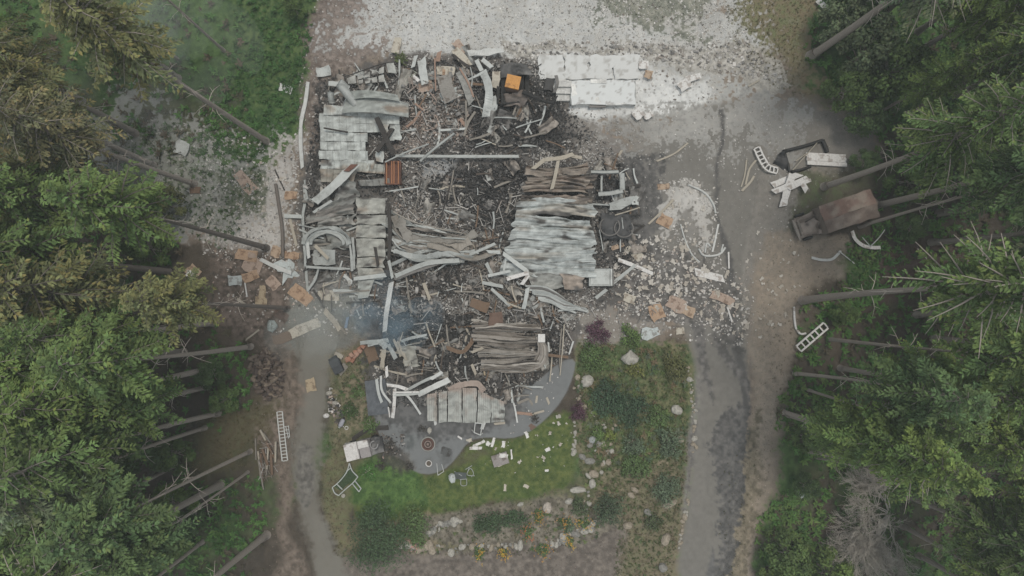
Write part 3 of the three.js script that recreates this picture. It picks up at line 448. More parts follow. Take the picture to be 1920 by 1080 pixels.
function broadleaf(seed, o) {
  const r = RNG(seed), h = o.h, B = leafBuffers(), wood = [], g = new THREE.Group(); g.name = 'leafy_tree';
  const lean = V(rr(-0.8, 0.8, r), 0, rr(-0.8, 0.8, r)), trunkTop = V(lean.x, h * 0.55, lean.z);
  wood.push(tubeGeo([V(0, -0.3, 0), V(lean.x * 0.4, h * 0.25, lean.z * 0.2), trunkTop], 0.035 * h * 0.45 + 0.05, 0.09, 8, 10));
  const clumps = [];
  for (let i = 0; i < o.n; i++) {
    const a = i * 2.4 + rr(-0.5, 0.5, r), el = Math.pow((i + 0.5) / o.n, 0.8), rad = o.r * Math.sqrt(Math.max(0.05, 1 - Math.pow(el * 1.02 - 0.25, 2))) * rr(0.5, 1.05, r);
    clumps.push([V(lean.x + Math.cos(a) * rad, h * (o.low + (1 - o.low) * el * 0.95), lean.z + Math.sin(a) * rad), rr(0.75, 1.3, r) * o.r * 0.3]);
  }
  for (const [c, R] of clumps) {
    const st = V(lean.x, h * rr(0.3, 0.55, r), lean.z).multiplyScalar(1); st.x *= st.y / (h * 0.55); st.z *= st.y / (h * 0.55);
    wood.push(tubeGeo([st, st.clone().lerp(c, 0.55).add(V(0, 0.3, 0)), c], 0.05 + h * 0.003, 0.015, 4, 5));
    const tone = rr(0.68, 1.25, r), N = Math.round(o.leaves / o.n);
    for (let q = 0; q < N; q++) {
      const d = V(rr(-1, 1, r), rr(-0.75, 1, r), rr(-1, 1, r)); if (d.lengthSq() > 1.25 || d.lengthSq() < 0.1) { q--; continue; }
      const p = c.clone().addScaledVector(d, R * rr(0.75, 1.15, r)), nn = d.clone().add(V(rr(-0.6, 0.6, r), rr(0.2, 1, r), rr(-0.6, 0.6, r))).normalize(), tn = tone * rr(0.75, 1.25, r), dd = V(rr(-1, 1, r), rr(-0.6, 0.3, r), rr(-1, 1, r)).cross(nn).normalize();
      diamond(B, p, dd, nn, rr(0.7, 1.2, r) * o.leaf, rr(0.4, 0.7, r) * o.leaf, [tn * rr(0.92, 1.1, r), tn, tn * 0.95]);
    }
  }
  mesh('trunk', mergeGeometries(wood), bark, g); mesh('crown', leafGeo(B), LEAF.bright, g);
  scene.remove(g); return g;
}
const FIRS = [conifer(11, { base: 0.42, r: 3.9, tips: 0.1 }), conifer(23, { base: 0.5, r: 3.5, tips: 0.1, gap: 0.14 }), conifer(37, { base: 0.6, r: 3.1, gap: 0.2, stubs: 9, thick: 0.85 }), conifer(41, { base: 0.38, r: 4.2, gap: 0.12 }), conifer(43, { base: 0.34, r: 3.2, gap: 0.12 })];
const SPARSE = [conifer(53, { base: 0.55, r: 3.6, gap: 0.3, thin: 0.3, tips: 0.35, stubs: 10, thick: 0.9 }), conifer(67, { base: 0.48, r: 3.8, gap: 0.28, thin: 0.25, tips: 0.3, stubs: 10 }), conifer(71, { base: 0.7, r: 2.9, gap: 0.08, thin: 0.03, tips: 0.12, stubs: 12, thick: 0.9 })];
const LEAFY = [broadleaf(71, { h: 14, r: 3.1, n: 26, low: 0.52, leaves: 6000, leaf: 0.36 }), broadleaf(83, { h: 12, r: 2.5, n: 20, low: 0.5, leaves: 4800, leaf: 0.34 }), broadleaf(97, { h: 6, r: 2.4, n: 16, low: 0.25, leaves: 3000, leaf: 0.36 })];
const ORD = ['first', 'second', 'third', 'fourth', 'fifth', 'sixth', 'seventh', 'eighth', 'ninth', 'tenth', 'eleventh', 'twelfth', 'thirteenth', 'fourteenth', 'fifteenth', 'sixteenth', 'seventeenth', 'eighteenth', 'nineteenth', 'twentieth', 'twenty-first', 'twenty-second', 'twenty-third', 'twenty-fourth'];
// [photo x, photo y of the foot, height, kind, tint, girth]
const rows = [
  { where: 'along the left edge of the clearing', list: [
    [420, 95, 19, 'S2', 'olive', 0.6], [335, 112, 19, 'S2', 'brown', 0.6], [335, 147, 25, 'S2', 'olive', 1], [500, 265, 27, 'S2', 'olive', 1], [365, 345, 24, 'S0', 'brown', 1], [500, 465, 26, 'S2', 'green', 1.05], [540, 578, 22, 'S2', 'olive', 0.9], [400, 606, 23, 'F1', 'green', 0.9], [470, 650, 24, 'S2', 'green', 0.8], [400, 690, 24, 'F1', 'bright', 0.9], [390, 725, 22, 'F0', 'green', 0.8], [410, 775, 25, 'F2', 'green', 0.9], [385, 802, 24, 'F2', 'grey', 0.8], [470, 846, 24, 'S2', 'dark', 0.6], [415, 908, 25, 'F2', 'green', 1.3], [465, 885, 20, 'S2', 'dark', 0.5], [380, 1016, 23, 'F2', 'bright', 0.7], [500, 1003, 26, 'S2', 'dark', 1.2], [325, 1006, 22, 'F4', 'bright', 1]] },
  { where: 'deep in the left wood', list: [
    [250, 60, 24, 'S1', 'olive', 1], [155, 190, 24, 'F3', 'green', 1], [255, 250, 25, 'S1', 'olive', 1], [290, 310, 23, 'S1', 'olive', 0.9], [285, 405, 23, 'F1', 'olive', 1], [320, 440, 24, 'F1', 'green', 1], [330, 510, 25, 'F1', 'green', 1], [365, 550, 24, 'S0', 'olive', 1], [250, 545, 26, 'F0', 'green', 1], [270, 625, 25, 'F3', 'grey', 1], [345, 660, 25, 'F1', 'bright', 1], [240, 700, 24, 'F0', 'grey', 1], [300, 770, 26, 'F1', 'green', 1], [285, 836, 22, 'F1', 'green', 0.8], [330, 872, 20, 'F2', 'green', 0.8], [265, 940, 22, 'F4', 'bright', 1], [220, 960, 24, 'F3', 'dark', 1], [240, 1060, 24, 'F0', 'bright', 1], [180, 840, 24, 'F0', 'green', 1], [150, 400, 26, 'F0', 'dark', 1], [190, 480, 26, 'F3', 'olive', 1], [110, 270, 24, 'F0', 'olive', 1], [60, 120, 23, 'S1', 'olive', 1]] },
  { where: 'along the right edge of the clearing', list: [
    [1520, 105, 25, 'F1', 'grey', 1.3], [1545, 350, 24, 'F1', 'green', 1.1], [1640, 386, 26, 'S2', 'green', 1.2], [1612, 425, 24, 'F2', 'dark', 0.6], [1505, 563, 27, 'S2', 'green', 1.25], [1555, 636, 25, 'S2', 'green', 0.6], [1490, 700, 22, 'F2', 'dark', 0.7], [1515, 731, 20, 'F2', 'green', 0.6], [1468, 772, 23, 'F4', 'bright', 0.7], [1476, 779, 19, 'F4', 'green', 0.6], [1515, 844, 19, 'S2', 'bright', 1.4, -0.17], [1530, 858, 17, 'S2', 'green', 0.6, -0.1]] },
  { where: 'deep in the right wood', list: [
    [1640, 40, 22, 'F0', 'bright', 1], [1680, 120, 23, 'F3', 'bright', 1], [1640, 215, 15, 'F4', 'bright', 0.8], [1720, 60, 22, 'F0', 'bright', 1], [1700, 215, 22, 'S1', 'green', 1], [1730, 290, 24, 'F0', 'grey', 1], [1690, 300, 19, 'F4', 'green', 0.9], [1790, 180, 24, 'F3', 'bright', 1], [1760, 400, 25, 'F1', 'green', 1], [1745, 455, 24, 'F1', 'grey', 1], [1770, 520, 25, 'F3', 'green', 1], [1715, 590, 24, 'F1', 'green', 0.9], [1750, 635, 24, 'F0', 'bright', 1], [1710, 682, 24, 'F2', 'dark', 0.8], [1575, 690, 22, 'F0', 'bright', 0.9], [1660, 760, 22, 'F0', 'bright', 1], [1625, 775, 20, 'F4', 'bright', 0.9], [1760, 850, 23, 'F0', 'bright', 1], [1700, 930, 20, 'F3', 'green', 1], [1690, 985, 20, 'F0', 'bright', 1], [1660, 1065, 20, 'F4', 'green', 1], [1720, 1040, 20, 'F3', 'bright', 1], [1800, 680, 24, 'F0', 'green', 1], [1810, 300, 25, 'F3', 'green', 1]] },
];
{
  const treeRnd = RNG(5), usedProto = new Set();
  const tintWord = { green: 'mid green', bright: 'bright green', dark: 'dark green', grey: 'grey green', olive: 'olive green', brown: 'brown scorched' };
  const place = (row, t, label, group) => {
    const set = { F: FIRS, S: SPARSE, L: LEAFY }[t[3][0]], proto = set[+t[3][1]], o = proto.clone(); o.name = numbered(proto.name); scene.add(o);
    const base = t[3][0] === 'L' ? (t[3][1] === '0' ? 14 : t[3][1] === '1' ? 12 : 6) : 24, s = t[2] / base;
    o.position.copy(at(t[0], t[1])); o.rotation.y = treeRnd() * 6.28; const w = s * rr(0.92, 1.08, treeRnd); o.scale.set(w, s, w);
    o.rotation.order = 'ZXY'; o.rotation.x = rr(-0.02, 0.02, treeRnd) + (t[6] || 0); o.rotation.z = rr(-0.02, 0.02, treeRnd);
    for (const c of o.children) { if (c.name.startsWith('crown')) c.material = LEAF[t[4]]; if (c.name.startsWith('trunk')) { c.scale.set(lerp(1, t[5], 0.8), 1, lerp(1, t[5], 0.8)); if (t[0] < 560 && t[1] > 420 && t[1] < 600) c.material = barkDark; } }
    tag(o, label, 'tree', group);
  };
  for (const row of rows) {
    row.list.sort((a, b) => a[1] - b[1]);
    row.list.forEach((t, i) => place(row, t, `${tintWord[t[4]]} ${t[3][0] === 'L' ? 'broadleaf' : 'fir'} ${row.where}, ${ORD[i]} from the top`, 'trees ' + row.where));
  }
  // a margin of the same wood outside the frame
  const outside = []; const r = RNG(321);
  for (let i = 0; i < 26; i++) { const left = i % 2; outside.push([left ? rr(-140, 60, r) : rr(1860, 2060, r), rr(-60, 1140, r), rr(21, 26, r), ['F0', 'F3', 'F1'][i % 3], ['green', 'dark', 'olive', 'green'][i % 4], 1]); }
  outside.sort((a, b) => a[1] - b[1]);
  for (const s of [0, 1]) outside.filter((t) => (t[0] < 500) === !s).forEach((t, i) => place(null, t, `${tintWord[t[4]]} fir at the outer ${s ? 'right' : 'left'} margin of the wood, ${ORD[i]} from the top`, 'outermost firs'));
  // young trees and bushes of the wood's edge
  const edge = [[1545, 75, 5, 'grey'], [1590, 20, 6.5, 'dark'], [1585, 130, 6, 'grey'], [1640, 160, 6.5, 'green'], [1560, 185, 4.5, 'green'], [1600, 240, 4, 'dark'], [1460, 1020, 4.5, 'green'], [1440, 1065, 3.5, 'bright'], [1530, 1055, 5, 'bright'], [1500, 905, 2.8, 'dark'], [1560, 590, 2.6, 'green'], [1605, 310, 2.8, 'dark'], [1690, 430, 3, 'dark'], [1500, 815, 2.6, 'green'], [1680, 345, 5, 'green'], [300, 820, 5.5, 'dark'], [345, 845, 4, 'green'], [355, 1000, 4, 'green'], [410, 700, 3.2, 'dark'], [440, 740, 3, 'green'], [350, 935, 4.5, 'bright'], [330, 390, 4, 'olive'], [560, 30, 2.6, 'green'], [300, 470, 4.5, 'green'], [375, 975, 3, 'dark']];
  edge.sort((a, b) => a[1] - b[1]);
  const n = [0, 0];
  for (const t of edge) { const s = t[0] > 960 ? 1 : 0, o = LEAFY[2].clone(); o.name = numbered('bush'); scene.add(o); o.position.copy(at(t[0], t[1])); o.rotation.y = treeRnd() * 6.28; o.scale.setScalar(t[2] / 6); o.children[1].material = LEAF[t[3]]; tag(o, `${tintWord[t[3]]} bush under the ${s ? 'right' : 'left'} wood edge, ${ORD[n[s]++]} counting down from the top`, 'bush', 'bushes under the wood edge'); }
}
// the bare grey dead shrub under the right-hand trees
{
  const r = RNG(404), limbs = [], parts = []; const p0 = at(1668, 962);
  const grow = (p, d, L, rad, lev, out) => {
    const e = p.clone().addScaledVector(d, L), m = p.clone().lerp(e, 0.5).add(V(rr(-0.12, 0.12, r) * L, rr(-0.05, 0.1, r) * L, rr(-0.12, 0.12, r) * L));
    out.push(tubeGeo([p, m, e], rad, rad * 0.55, lev ? 4 : 6, lev > 2 ? 2 : 4));
    if (lev >= 4) return; const nb = lev < 2 ? 6 : 4;
    for (let i = 0; i < nb; i++) { const q = p.clone().lerp(e, rr(0.45, 1, r)); grow(q, d.clone().multiplyScalar(1.1).add(V(rr(-0.8, 0.8, r), rr(-0.35, 0.4, r), rr(-0.8, 0.8, r))).normalize(), L * rr(0.5, 0.75, r), Math.max(0.012, rad * 0.55), lev + 1, out); }
  };
  const t = thing('dead_shrub', 'bare grey leafless shrub with fine twigs under the right-hand trees', 'shrub', p0);
  for (let i = 0; i < 13; i++) { const out = [], a = Math.PI + rr(-1.7, 1.2, r); grow(V(0, 0, 0), V(Math.cos(a), rr(0.15, 0.6, r), Math.sin(a)).normalize(), rr(2.6, 4.2, r), 0.07, 0, out); mesh('branch', mergeGeometries(out), mat([0.46, 0.455, 0.43], { map: texBark }), t); }
}
// ---------------------------------------------------------------- low plants of the forest floor (nobody could count them)
function inPoly(x, z, P) { let c = false; for (let i = 0, j = P.length - 1; i < P.length; j = i++) if ((P[i][1] > z) !== (P[j][1] > z) && x < (P[j][0] - P[i][0]) * (z - P[i][1]) / (P[j][1] - P[i][1]) + P[i][0]) c = !c; return c; }
const wpoly = (px) => px.map(([a, b]) => { const q = at(a, b); return [q.x, q.z]; });
function inside(P, r) { let a0 = 1e9, a1 = -1e9, b0 = 1e9, b1 = -1e9; for (const [x, z] of P) { a0 = Math.min(a0, x); a1 = Math.max(a1, x); b0 = Math.min(b0, z); b1 = Math.max(b1, z); } for (let i = 0; i < 200; i++) { const x = rr(a0, a1, r), z = rr(b0, b1, r); if (inPoly(x, z, P)) return [x, z]; } return [P[0][0], P[0][1]]; }
function polyArea(P) { let s = 0; for (let i = 0, j = P.length - 1; i < P.length; j = i++) s += P[j][0] * P[i][1] - P[i][0] * P[j][1]; return Math.abs(s / 2); }
const SOOTY = [[0.026, 0.026, 0.026], [0.034, 0.034, 0.034], [0.042, 0.041, 0.04], [0.06, 0.059, 0.058], [0.1, 0.098, 0.096]], sootPolys = [[[870, 190], [1000, 130], [1060, 200], [1070, 285], [900, 285]], [[1112, 300], [1215, 300], [1215, 480], [1118, 480]], [[715, 600], [890, 585], [890, 720], [740, 735], [710, 690]], [[830, 325], [985, 305], [975, 380], [880, 410], [800, 385]], [[715, 735], [800, 735], [805, 790], [720, 790]], [[590, 140], [640, 130], [625, 200], [600, 360], [575, 400]], [[940, 700], [970, 690], [965, 790], [940, 790]]].map(wpoly);
function scatter(name, label, category, geo, material, zones, o = {}) {
  const r = RNG(o.seed || 1), m4 = [], cols = [], q = new THREE.Quaternion(), e = new THREE.Euler(), keep = o.keep || (() => 1);
  for (const Z of zones) {
    const P = wpoly(Z.p), n = Math.round(polyArea(P) * Z.d);
    for (let i = 0; i < n; i++) {
      const [x, z] = inside(P, r); if (r() > keep(x, z, Z)) continue;
      const s = Math.exp(rr(Math.log(Z.s[0]), Math.log(Z.s[1]), r)), tl = o.tilt ?? 0.4; e.set(rr(-tl, tl, r), r() * 6.283, rr(-tl, tl, r)); q.setFromEuler(e);
      m4.push(new THREE.Matrix4().compose(V(x, (o.y ?? 0) + rr(...(Z.y || [0, 0]), r), z), q, V(s * rr(0.8, 1.25, r), s * rr(0.7, 1.2, r) * (o.flat || 1), s * rr(0.8, 1.25, r))));
      const f = o.patch ? clamp(0.55 + 1.5 * fbm(x * 0.33 + 9, z * 0.33, o.seed, 3) + rr(-0.32, 0.32, r), 0, 0.999) : r(), sooty = o.patch && r() < 0.8 && sootPolys.some((S) => inPoly(x + 1.6 * fbm(x * 0.4, z * 0.4, 2), z + 1.6 * fbm(x * 0.4, z * 0.4, 5), S)), c = sooty ? SOOTY[Math.floor(r() * SOOTY.length)] : Z.c[Math.floor(f * Z.c.length)], k = rr(0.8, 1.2, r); cols.push(C(c[0] * k, c[1] * k, c[2] * k));
    }
  }
  const im = new THREE.InstancedMesh(geo, material, m4.length); m4.forEach((m, i) => { im.setMatrixAt(i, m); im.setColorAt(i, cols[i]); });
  im.name = numbered(name); im.castShadow = im.receiveShadow = true; scene.add(im); return tag(im, label, category, null, 'stuff');
}
const tintMat = new THREE.MeshStandardMaterial({ roughness: 0.9, side: THREE.DoubleSide });
const fern = (() => { const r = RNG(8), B = leafBuffers(); for (let i = 0; i < 16; i++) { const a = r() * 6.28, el = rr(0.1, 0.9, r), d = V(Math.cos(a), el, Math.sin(a)).normalize(), p = V(rr(-0.25, 0.25, r), rr(0, 0.3, r), rr(-0.25, 0.25, r)); diamond(B, p, d, V(0, 1, 0), rr(0.35, 0.75, r), rr(0.14, 0.26, r), [1, 1, 1]); } return leafGeo(B); })();
const tuft = (() => { const r = RNG(18), B = leafBuffers(); for (let i = 0; i < 9; i++) { const a = r() * 6.28, d = V(Math.cos(a) * 0.7, 1, Math.sin(a) * 0.7).normalize(); diamond(B, V(rr(-0.2, 0.2, r), 0, rr(-0.2, 0.2, r)), d, V(Math.sin(a), 0.4, Math.cos(a)), rr(0.4, 0.9, r), 0.09, [1, 1, 1]); } return leafGeo(B); })();
const G1 = [[0.066, 0.155, 0.036], [0.086, 0.18, 0.045], [0.056, 0.132, 0.034]], G2 = [[0.1, 0.175, 0.045], [0.125, 0.185, 0.056], [0.08, 0.155, 0.04]], BR = [[0.09, 0.08, 0.05], [0.07, 0.075, 0.04], [0.11, 0.09, 0.06]];
scatter('undergrowth', 'low green undergrowth covering the forest floor on both sides', 'undergrowth', fern, tintMat, [
  { p: [[-80, -40], [440, -40], [470, 250], [300, 300], [320, 420], [380, 560], [470, 640], [470, 760], [340, 880], [480, 900], [500, 1110], [-80, 1110]], d: 1.5, s: [0.35, 1], c: [...G1, ...BR] },
  { p: [[430, -40], [600, -40], [575, 130], [555, 240], [470, 300], [340, 290], [400, 200], [440, 80]], d: 6, s: [0.25, 0.7], c: [[0.045, 0.115, 0.028], [0.06, 0.13, 0.034], [0.04, 0.098, 0.026], [0.05, 0.1, 0.03]] },
  { p: [[400, 650], [480, 660], [470, 770], [390, 760]], d: 4, s: [0.3, 0.8], c: G1 },
  { p: [[300, 900], [490, 890], [500, 990], [420, 1090], [260, 1090]], d: 4, s: [0.3, 0.8], c: [...G1, G2[0]] },
  { p: [[1550, -40], [2000, -40], [2000, 1110], [1420, 1110], [1450, 930], [1500, 880], [1455, 780], [1490, 690], [1500, 570], [1590, 520], [1600, 440], [1640, 330], [1640, 240], [1500, 110]], d: 3.2, s: [0.35, 1], c: [...G1, G2[0], BR[0]] },
  { p: [[1460, 740], [1500, 700], [1560, 700], [1560, 830], [1500, 860], [1450, 800]], d: 5, s: [0.3, 0.8], c: G2 },
  { p: [[1590, 440], [1650, 450], [1650, 560], [1510, 620], [1580, 520]], d: 5, s: [0.3, 0.7], c: [...G1, G2[0]] },
  { p: [[1420, 960], [1480, 930], [1560, 960], [1560, 1100], [1410, 1100]], d: 4, s: [0.3, 0.9], c: G2 },
], { seed: 21 });
scatter('ash_dusted_plants', 'low plants greyed by ash left of the burnt house', 'undergrowth', fern, tintMat, [
  { p: [[220, 220], [420, 240], [490, 320], [480, 390], [420, 470], [300, 420], [200, 320]], d: 9, s: [0.16, 0.5], c: [[0.22, 0.23, 0.2], [0.14, 0.17, 0.11], [0.32, 0.32, 0.3], [0.07, 0.11, 0.045], [0.06, 0.1, 0.04]] },
], { seed: 22 });
scatter('lawn_grass', 'tufts of mown green grass on the lawn', 'grass', tuft, tintMat, [
  { p: lawnP, d: 16, s: [0.05, 0.16], c: [[0.078, 0.118, 0.03], [0.096, 0.124, 0.036], [0.062, 0.104, 0.026], [0.12, 0.124, 0.045]] },
  { p: [[665, 868], [720, 870], [790, 893], [830, 892], [800, 960], [680, 970]], d: 14, s: [0.1, 0.26], c: [[0.05, 0.11, 0.03], [0.06, 0.13, 0.034]] },
], { seed: 23, y: 0.012 });
scatter('rough_grass', 'rough tufty grass and weeds in the garden beds and on verges', 'grass', tuft, tintMat, [
  { p: [[1085, 640], [1290, 650], [1290, 850], [1260, 1080], [1150, 1080], [1165, 950], [1090, 900], [1075, 740]], d: 26, s: [0.15, 0.5], c: [[0.11, 0.14, 0.055], [0.16, 0.15, 0.085], [0.08, 0.125, 0.042], [0.18, 0.16, 0.1], [0.09, 0.14, 0.045]] },
  { p: [[640, 690], [690, 650], [700, 790], [640, 800], [620, 720]], d: 20, s: [0.15, 0.45], c: [[0.1, 0.11, 0.055], [0.13, 0.12, 0.075]] },
  { p: [[615, 800], [650, 810], [650, 880], [640, 980], [660, 1060], [630, 1040], [606, 950]], d: 18, s: [0.12, 0.4], c: [[0.15, 0.135, 0.08], [0.11, 0.12, 0.06]] },
  { p: [[760, 960], [1060, 925], [1150, 960], [1040, 1040], [760, 1040]], d: 14, s: [0.12, 0.4], c: [[0.12, 0.12, 0.07], [0.08, 0.105, 0.045], [0.16, 0.145, 0.1]] },
  { p: [[1340, -40], [1540, -40], [1500, 80], [1530, 190], [1450, 170], [1380, 90]], d: 14, s: [0.12, 0.4], c: [[0.19, 0.165, 0.095], [0.12, 0.125, 0.06]] },
  { p: [[1080, -40], [1320, -40], [1330, 50], [1100, 30]], d: 6, s: [0.12, 0.35], c: [[0.12, 0.14, 0.09], [0.2, 0.2, 0.17], [0.3, 0.3, 0.28]] },
  { p: [[1350, 880], [1400, 830], [1420, 860], [1380, 1090], [1345, 1090]], d: 6, s: [0.1, 0.35], c: [[0.14, 0.13, 0.08], [0.1, 0.11, 0.055]] },
  { p: [[1440, 560], [1500, 580], [1490, 700], [1470, 760], [1450, 900], [1430, 900], [1440, 700]], d: 3, s: [0.1, 0.35], c: [[0.14, 0.13, 0.08], [0.17, 0.15, 0.1]] },
  { p: [[380, 770], [500, 750], [500, 870], [340, 900]], d: 12, s: [0.15, 0.5], c: [[0.14, 0.12, 0.06], [0.1, 0.1, 0.05]] },
], { seed: 24 });

scatter('garden_plants', 'mixed leafy perennials filling the garden beds', 'plants', fern, tintMat, [
  { p: [[1090, 645], [1285, 655], [1288, 850], [1180, 880], [1100, 830], [1080, 740]], d: 3.4, s: [0.25, 0.75], c: [[0.08, 0.125, 0.045], [0.105, 0.15, 0.05], [0.12, 0.125, 0.06], [0.07, 0.105, 0.06], [0.15, 0.12, 0.07], [0.1, 0.12, 0.08]] },
  { p: [[1170, 870], [1285, 860], [1270, 1000], [1240, 1085], [1190, 1080], [1170, 960]], d: 1.6, s: [0.2, 0.6], c: [[0.1, 0.125, 0.06], [0.15, 0.14, 0.085], [0.08, 0.115, 0.05], [0.17, 0.15, 0.1]] },
  { p: [[860, 975], [1000, 960], [1130, 930], [1160, 960], [1120, 1010], [1000, 1035], [780, 1035], [760, 1000]], d: 2.2, s: [0.18, 0.5], c: [[0.08, 0.12, 0.045], [0.11, 0.14, 0.055], [0.14, 0.13, 0.08], [0.07, 0.1, 0.05]] },
  { p: [[640, 690], [690, 655], [700, 790], [645, 800], [622, 730]], d: 2.4, s: [0.18, 0.5], c: [[0.08, 0.12, 0.045], [0.12, 0.13, 0.07], [0.06, 0.1, 0.04]] },
  { p: [[1085, 800], [1160, 790], [1170, 930], [1110, 960], [1085, 900]], d: 3, s: [0.15, 0.5], c: [[0.08, 0.13, 0.045], [0.12, 0.155, 0.055], [0.15, 0.13, 0.09]] },
], { seed: 25 });

// ---------------------------------------------------------------- the ruin
const T = (base, soot, rust, o = {}) => (um, vm, u, v, s) => { // colour of old sheet metal: paint, rust bloom, soot
  const a = fbm(um * (o.f || 0.5) + s, vm * (o.g || 0.9), s, 4), b = fbm(um * 0.9 + 20 + s, vm * 2.2, s + 3, 3), e = o.edge ? o.edge * Math.pow(Math.max(Math.abs(u - 0.5), Math.abs(v - 0.5)) * 2, 4) : 0;
  let c = mix3(base, rust, sstep(0.0, 0.35, a + (o.rust || 0))); c = mix3(c, soot, sstep(0.05, 0.4, b + (o.soot || 0) + e * 0.6));
  return mul(c, 0.88 + 0.3 * noise(um * 3 + s, vm * 5, s));
};
const PALE = [0.52, 0.56, 0.55], PALEB = [0.46, 0.5, 0.5], RUSTC = [0.3, 0.25, 0.2], SOOT = [0.1, 0.095, 0.09], BRN = [0.26, 0.21, 0.175], GREYC = [0.27, 0.28, 0.27];
const q4 = (h, ...p) => p.map((a) => at(a[0], a[1], a[2] ?? h));
function roofStrips(t, list, o) { for (const [i, L] of list.entries()) { const c = q4(0, ...L.slice(0, 4)); if (o.gap) { c[2].z -= o.gap; c[3].z -= o.gap; } const oo = { ...o, ...(L[4] || {}) }; mesh('roof_sheet', sheetGeo(c[0], c[1], c[2], c[3], { ...oo, seed: (o.seed || 1) + i * 3.7 }), metalPaint, t); } }
function plank(name, label, category, pts, wpx, m, o = {}) { // pts: [px, py, h]; one board, beam or strip lying or leaning there
  const P = pts.map((p) => at(p[0], p[1], p[2] ?? 0.12)), g = ribbonGeo(P, wpx * M, o.th ?? 0.05, { ragged: 0.1, twist: o.twist ?? 0.15, lip: o.lip, skew: o.skew ?? 0.3, segs: o.segs });
  const c = P[0].clone(); g.translate(-c.x, -c.y, -c.z);
  const ob = mesh(name, g, m); ob.position.copy(c); return tag(ob, label, category, o.group);
}
function tubeThing(name, label, category, pts, rpx, m, o = {}) {
  const P = pts.map((p) => at(p[0], p[1], p[2] ?? 0.12)), c = P[0].clone(), g = tubeGeo(P.map((p) => p.clone().sub(c)), rpx * M, (o.r1 ?? rpx) * M, o.sides || 6, o.segs);
  const ob = mesh(name, g, m); ob.position.copy(c); return tag(ob, label, category, o.group);
}
function outline(w, h, r, rag = 0.08, n = 3) { const out = [], cs = [[-w / 2, -h / 2], [w / 2, -h / 2], [w / 2, h / 2], [-w / 2, h / 2]]; for (let i = 0; i < 4; i++) for (let k = 0; k < n; k++) { const a = cs[i], b = cs[(i + 1) % 4], t = k / n, j = k ? 1 : 1.3; out.push([lerp(a[0], b[0], t) + rr(-rag, rag, r) * Math.min(w, h) * j, lerp(a[1], b[1], t) + rr(-rag, rag, r) * Math.min(w, h) * j]); } return out; }
let seedP = 900;
function panel(name, label, category, x, y, w, h, deg, m, o = {}) { // a broken board, w x h photo pixels, turned deg clockwise
  const r = RNG(seedP++), t = o.th ?? 0.03, g = slabGeo(outline(w * M, h * M, r, o.rag ?? 0.08), t, o.bend ?? rr(-0.06, 0.08, r)), ob = mesh(name, g, m);
  ob.position.copy(at(x, y, o.h ?? 0.08)); ob.rotation.set(rr(-0.08, 0.08, r) + (o.rx || 0), -deg * Math.PI / 180, rr(-0.08, 0.08, r) + (o.rz || 0)); return tag(ob, label, category, o.group);
}
// ---- north-west roof
{
  const t = thing('fallen_roof', 'pale standing-seam metal roof collapsed in rows at the ruin\'s upper left', 'roof', at(680, 270));
  t.position.set(0, 0, 0);
  const o = { gap: 0.07, nu: 150, nv: 8, seam: 0.07, pitch: 0.62, ribAcross: true, wr: 0.07, fu: 0.2, fv: 0.4, jag: 0.08, seed: 11, tint: T(PALE, SOOT, RUSTC, { soot: -0.27, rust: -0.24, edge: 0.05 }) };
  roofStrips(t, [
    [[607, 197, 1.6], [764, 205, 1.5], [764, 221, 1.3], [607, 217, 1.4]],
    [[599, 213, 1.35], [750, 219, 1.3], [750, 235, 1.15], [599, 231, 1.1]],
    [[599, 230, 1.2], [722, 233, 1.2], [722, 250, 1.0], [600, 249, 1.0]],
    [[600, 248, 1.1], [690, 249, 1.1], [690, 268, 0.95], [600, 266, 0.9]],
    [[601, 265, 1.0], [684, 266, 1.0], [684, 284, 0.85], [601, 283, 0.8]],
    [[598, 282, 0.95], [690, 283, 0.95], [690, 302, 0.75], [599, 300, 0.75]],
    [[602, 300, 0.8], [702, 300, 0.9], [700, 318, 0.7], [601, 318, 0.6], { tint: T(PALE, SOOT, RUSTC, { soot: 0, rust: 0 }) }],
    [[600, 318, 0.7], [672, 316, 0.75], [660, 345, 0.4], [602, 343, 0.35], { tint: T([0.38, 0.37, 0.33], SOOT, RUSTC, { soot: -0.05, rust: 0.1 }), wr: 0.25 }],
    [[668, 304, 1.0], [726, 308, 0.9], [724, 328, 0.7], [664, 322, 0.8], { wr: 0.4, tint: T([0.42, 0.44, 0.41], SOOT, RUSTC, { rust: 0.05 }) }],
    [[672, 338, 0.7], [730, 334, 0.7], [732, 348, 0.5], [676, 350, 0.5], { tint: T(GREYC, SOOT, RUSTC, {}) }],
  ], o);
  for (const [x0, x1, h] of [[718, 729, 1.25], [729, 741, 1.2], [741, 751, 1.15]]) { const c = q4(0, [x0, 219, h], [x1, 219, h], [x1, 264, h - 0.3], [x0, 262, h - 0.3]); mesh('roof_sheet', sheetGeo(c[0], c[1], c[2], c[3], { nu: 6, nv: 14, rib: 0.03, pitch: 0.3, ribAcross: true, wr: 0.1, jag: 0.15, tint: T(PALE, SOOT, RUSTC, { soot: 0.02 }) }), metalPaint, t); }
  const c = q4(0, [703, 283, 0.8], [721, 284, 0.8], [720, 304, 0.7], [706, 303, 0.7]); mesh('roof_sheet', sheetGeo(c[0], c[1], c[2], c[3], { nu: 6, nv: 6, jag: 0.1, tint: T(PALE, SOOT, RUSTC, { soot: -0.2 }) }), metalPaint, t);
}
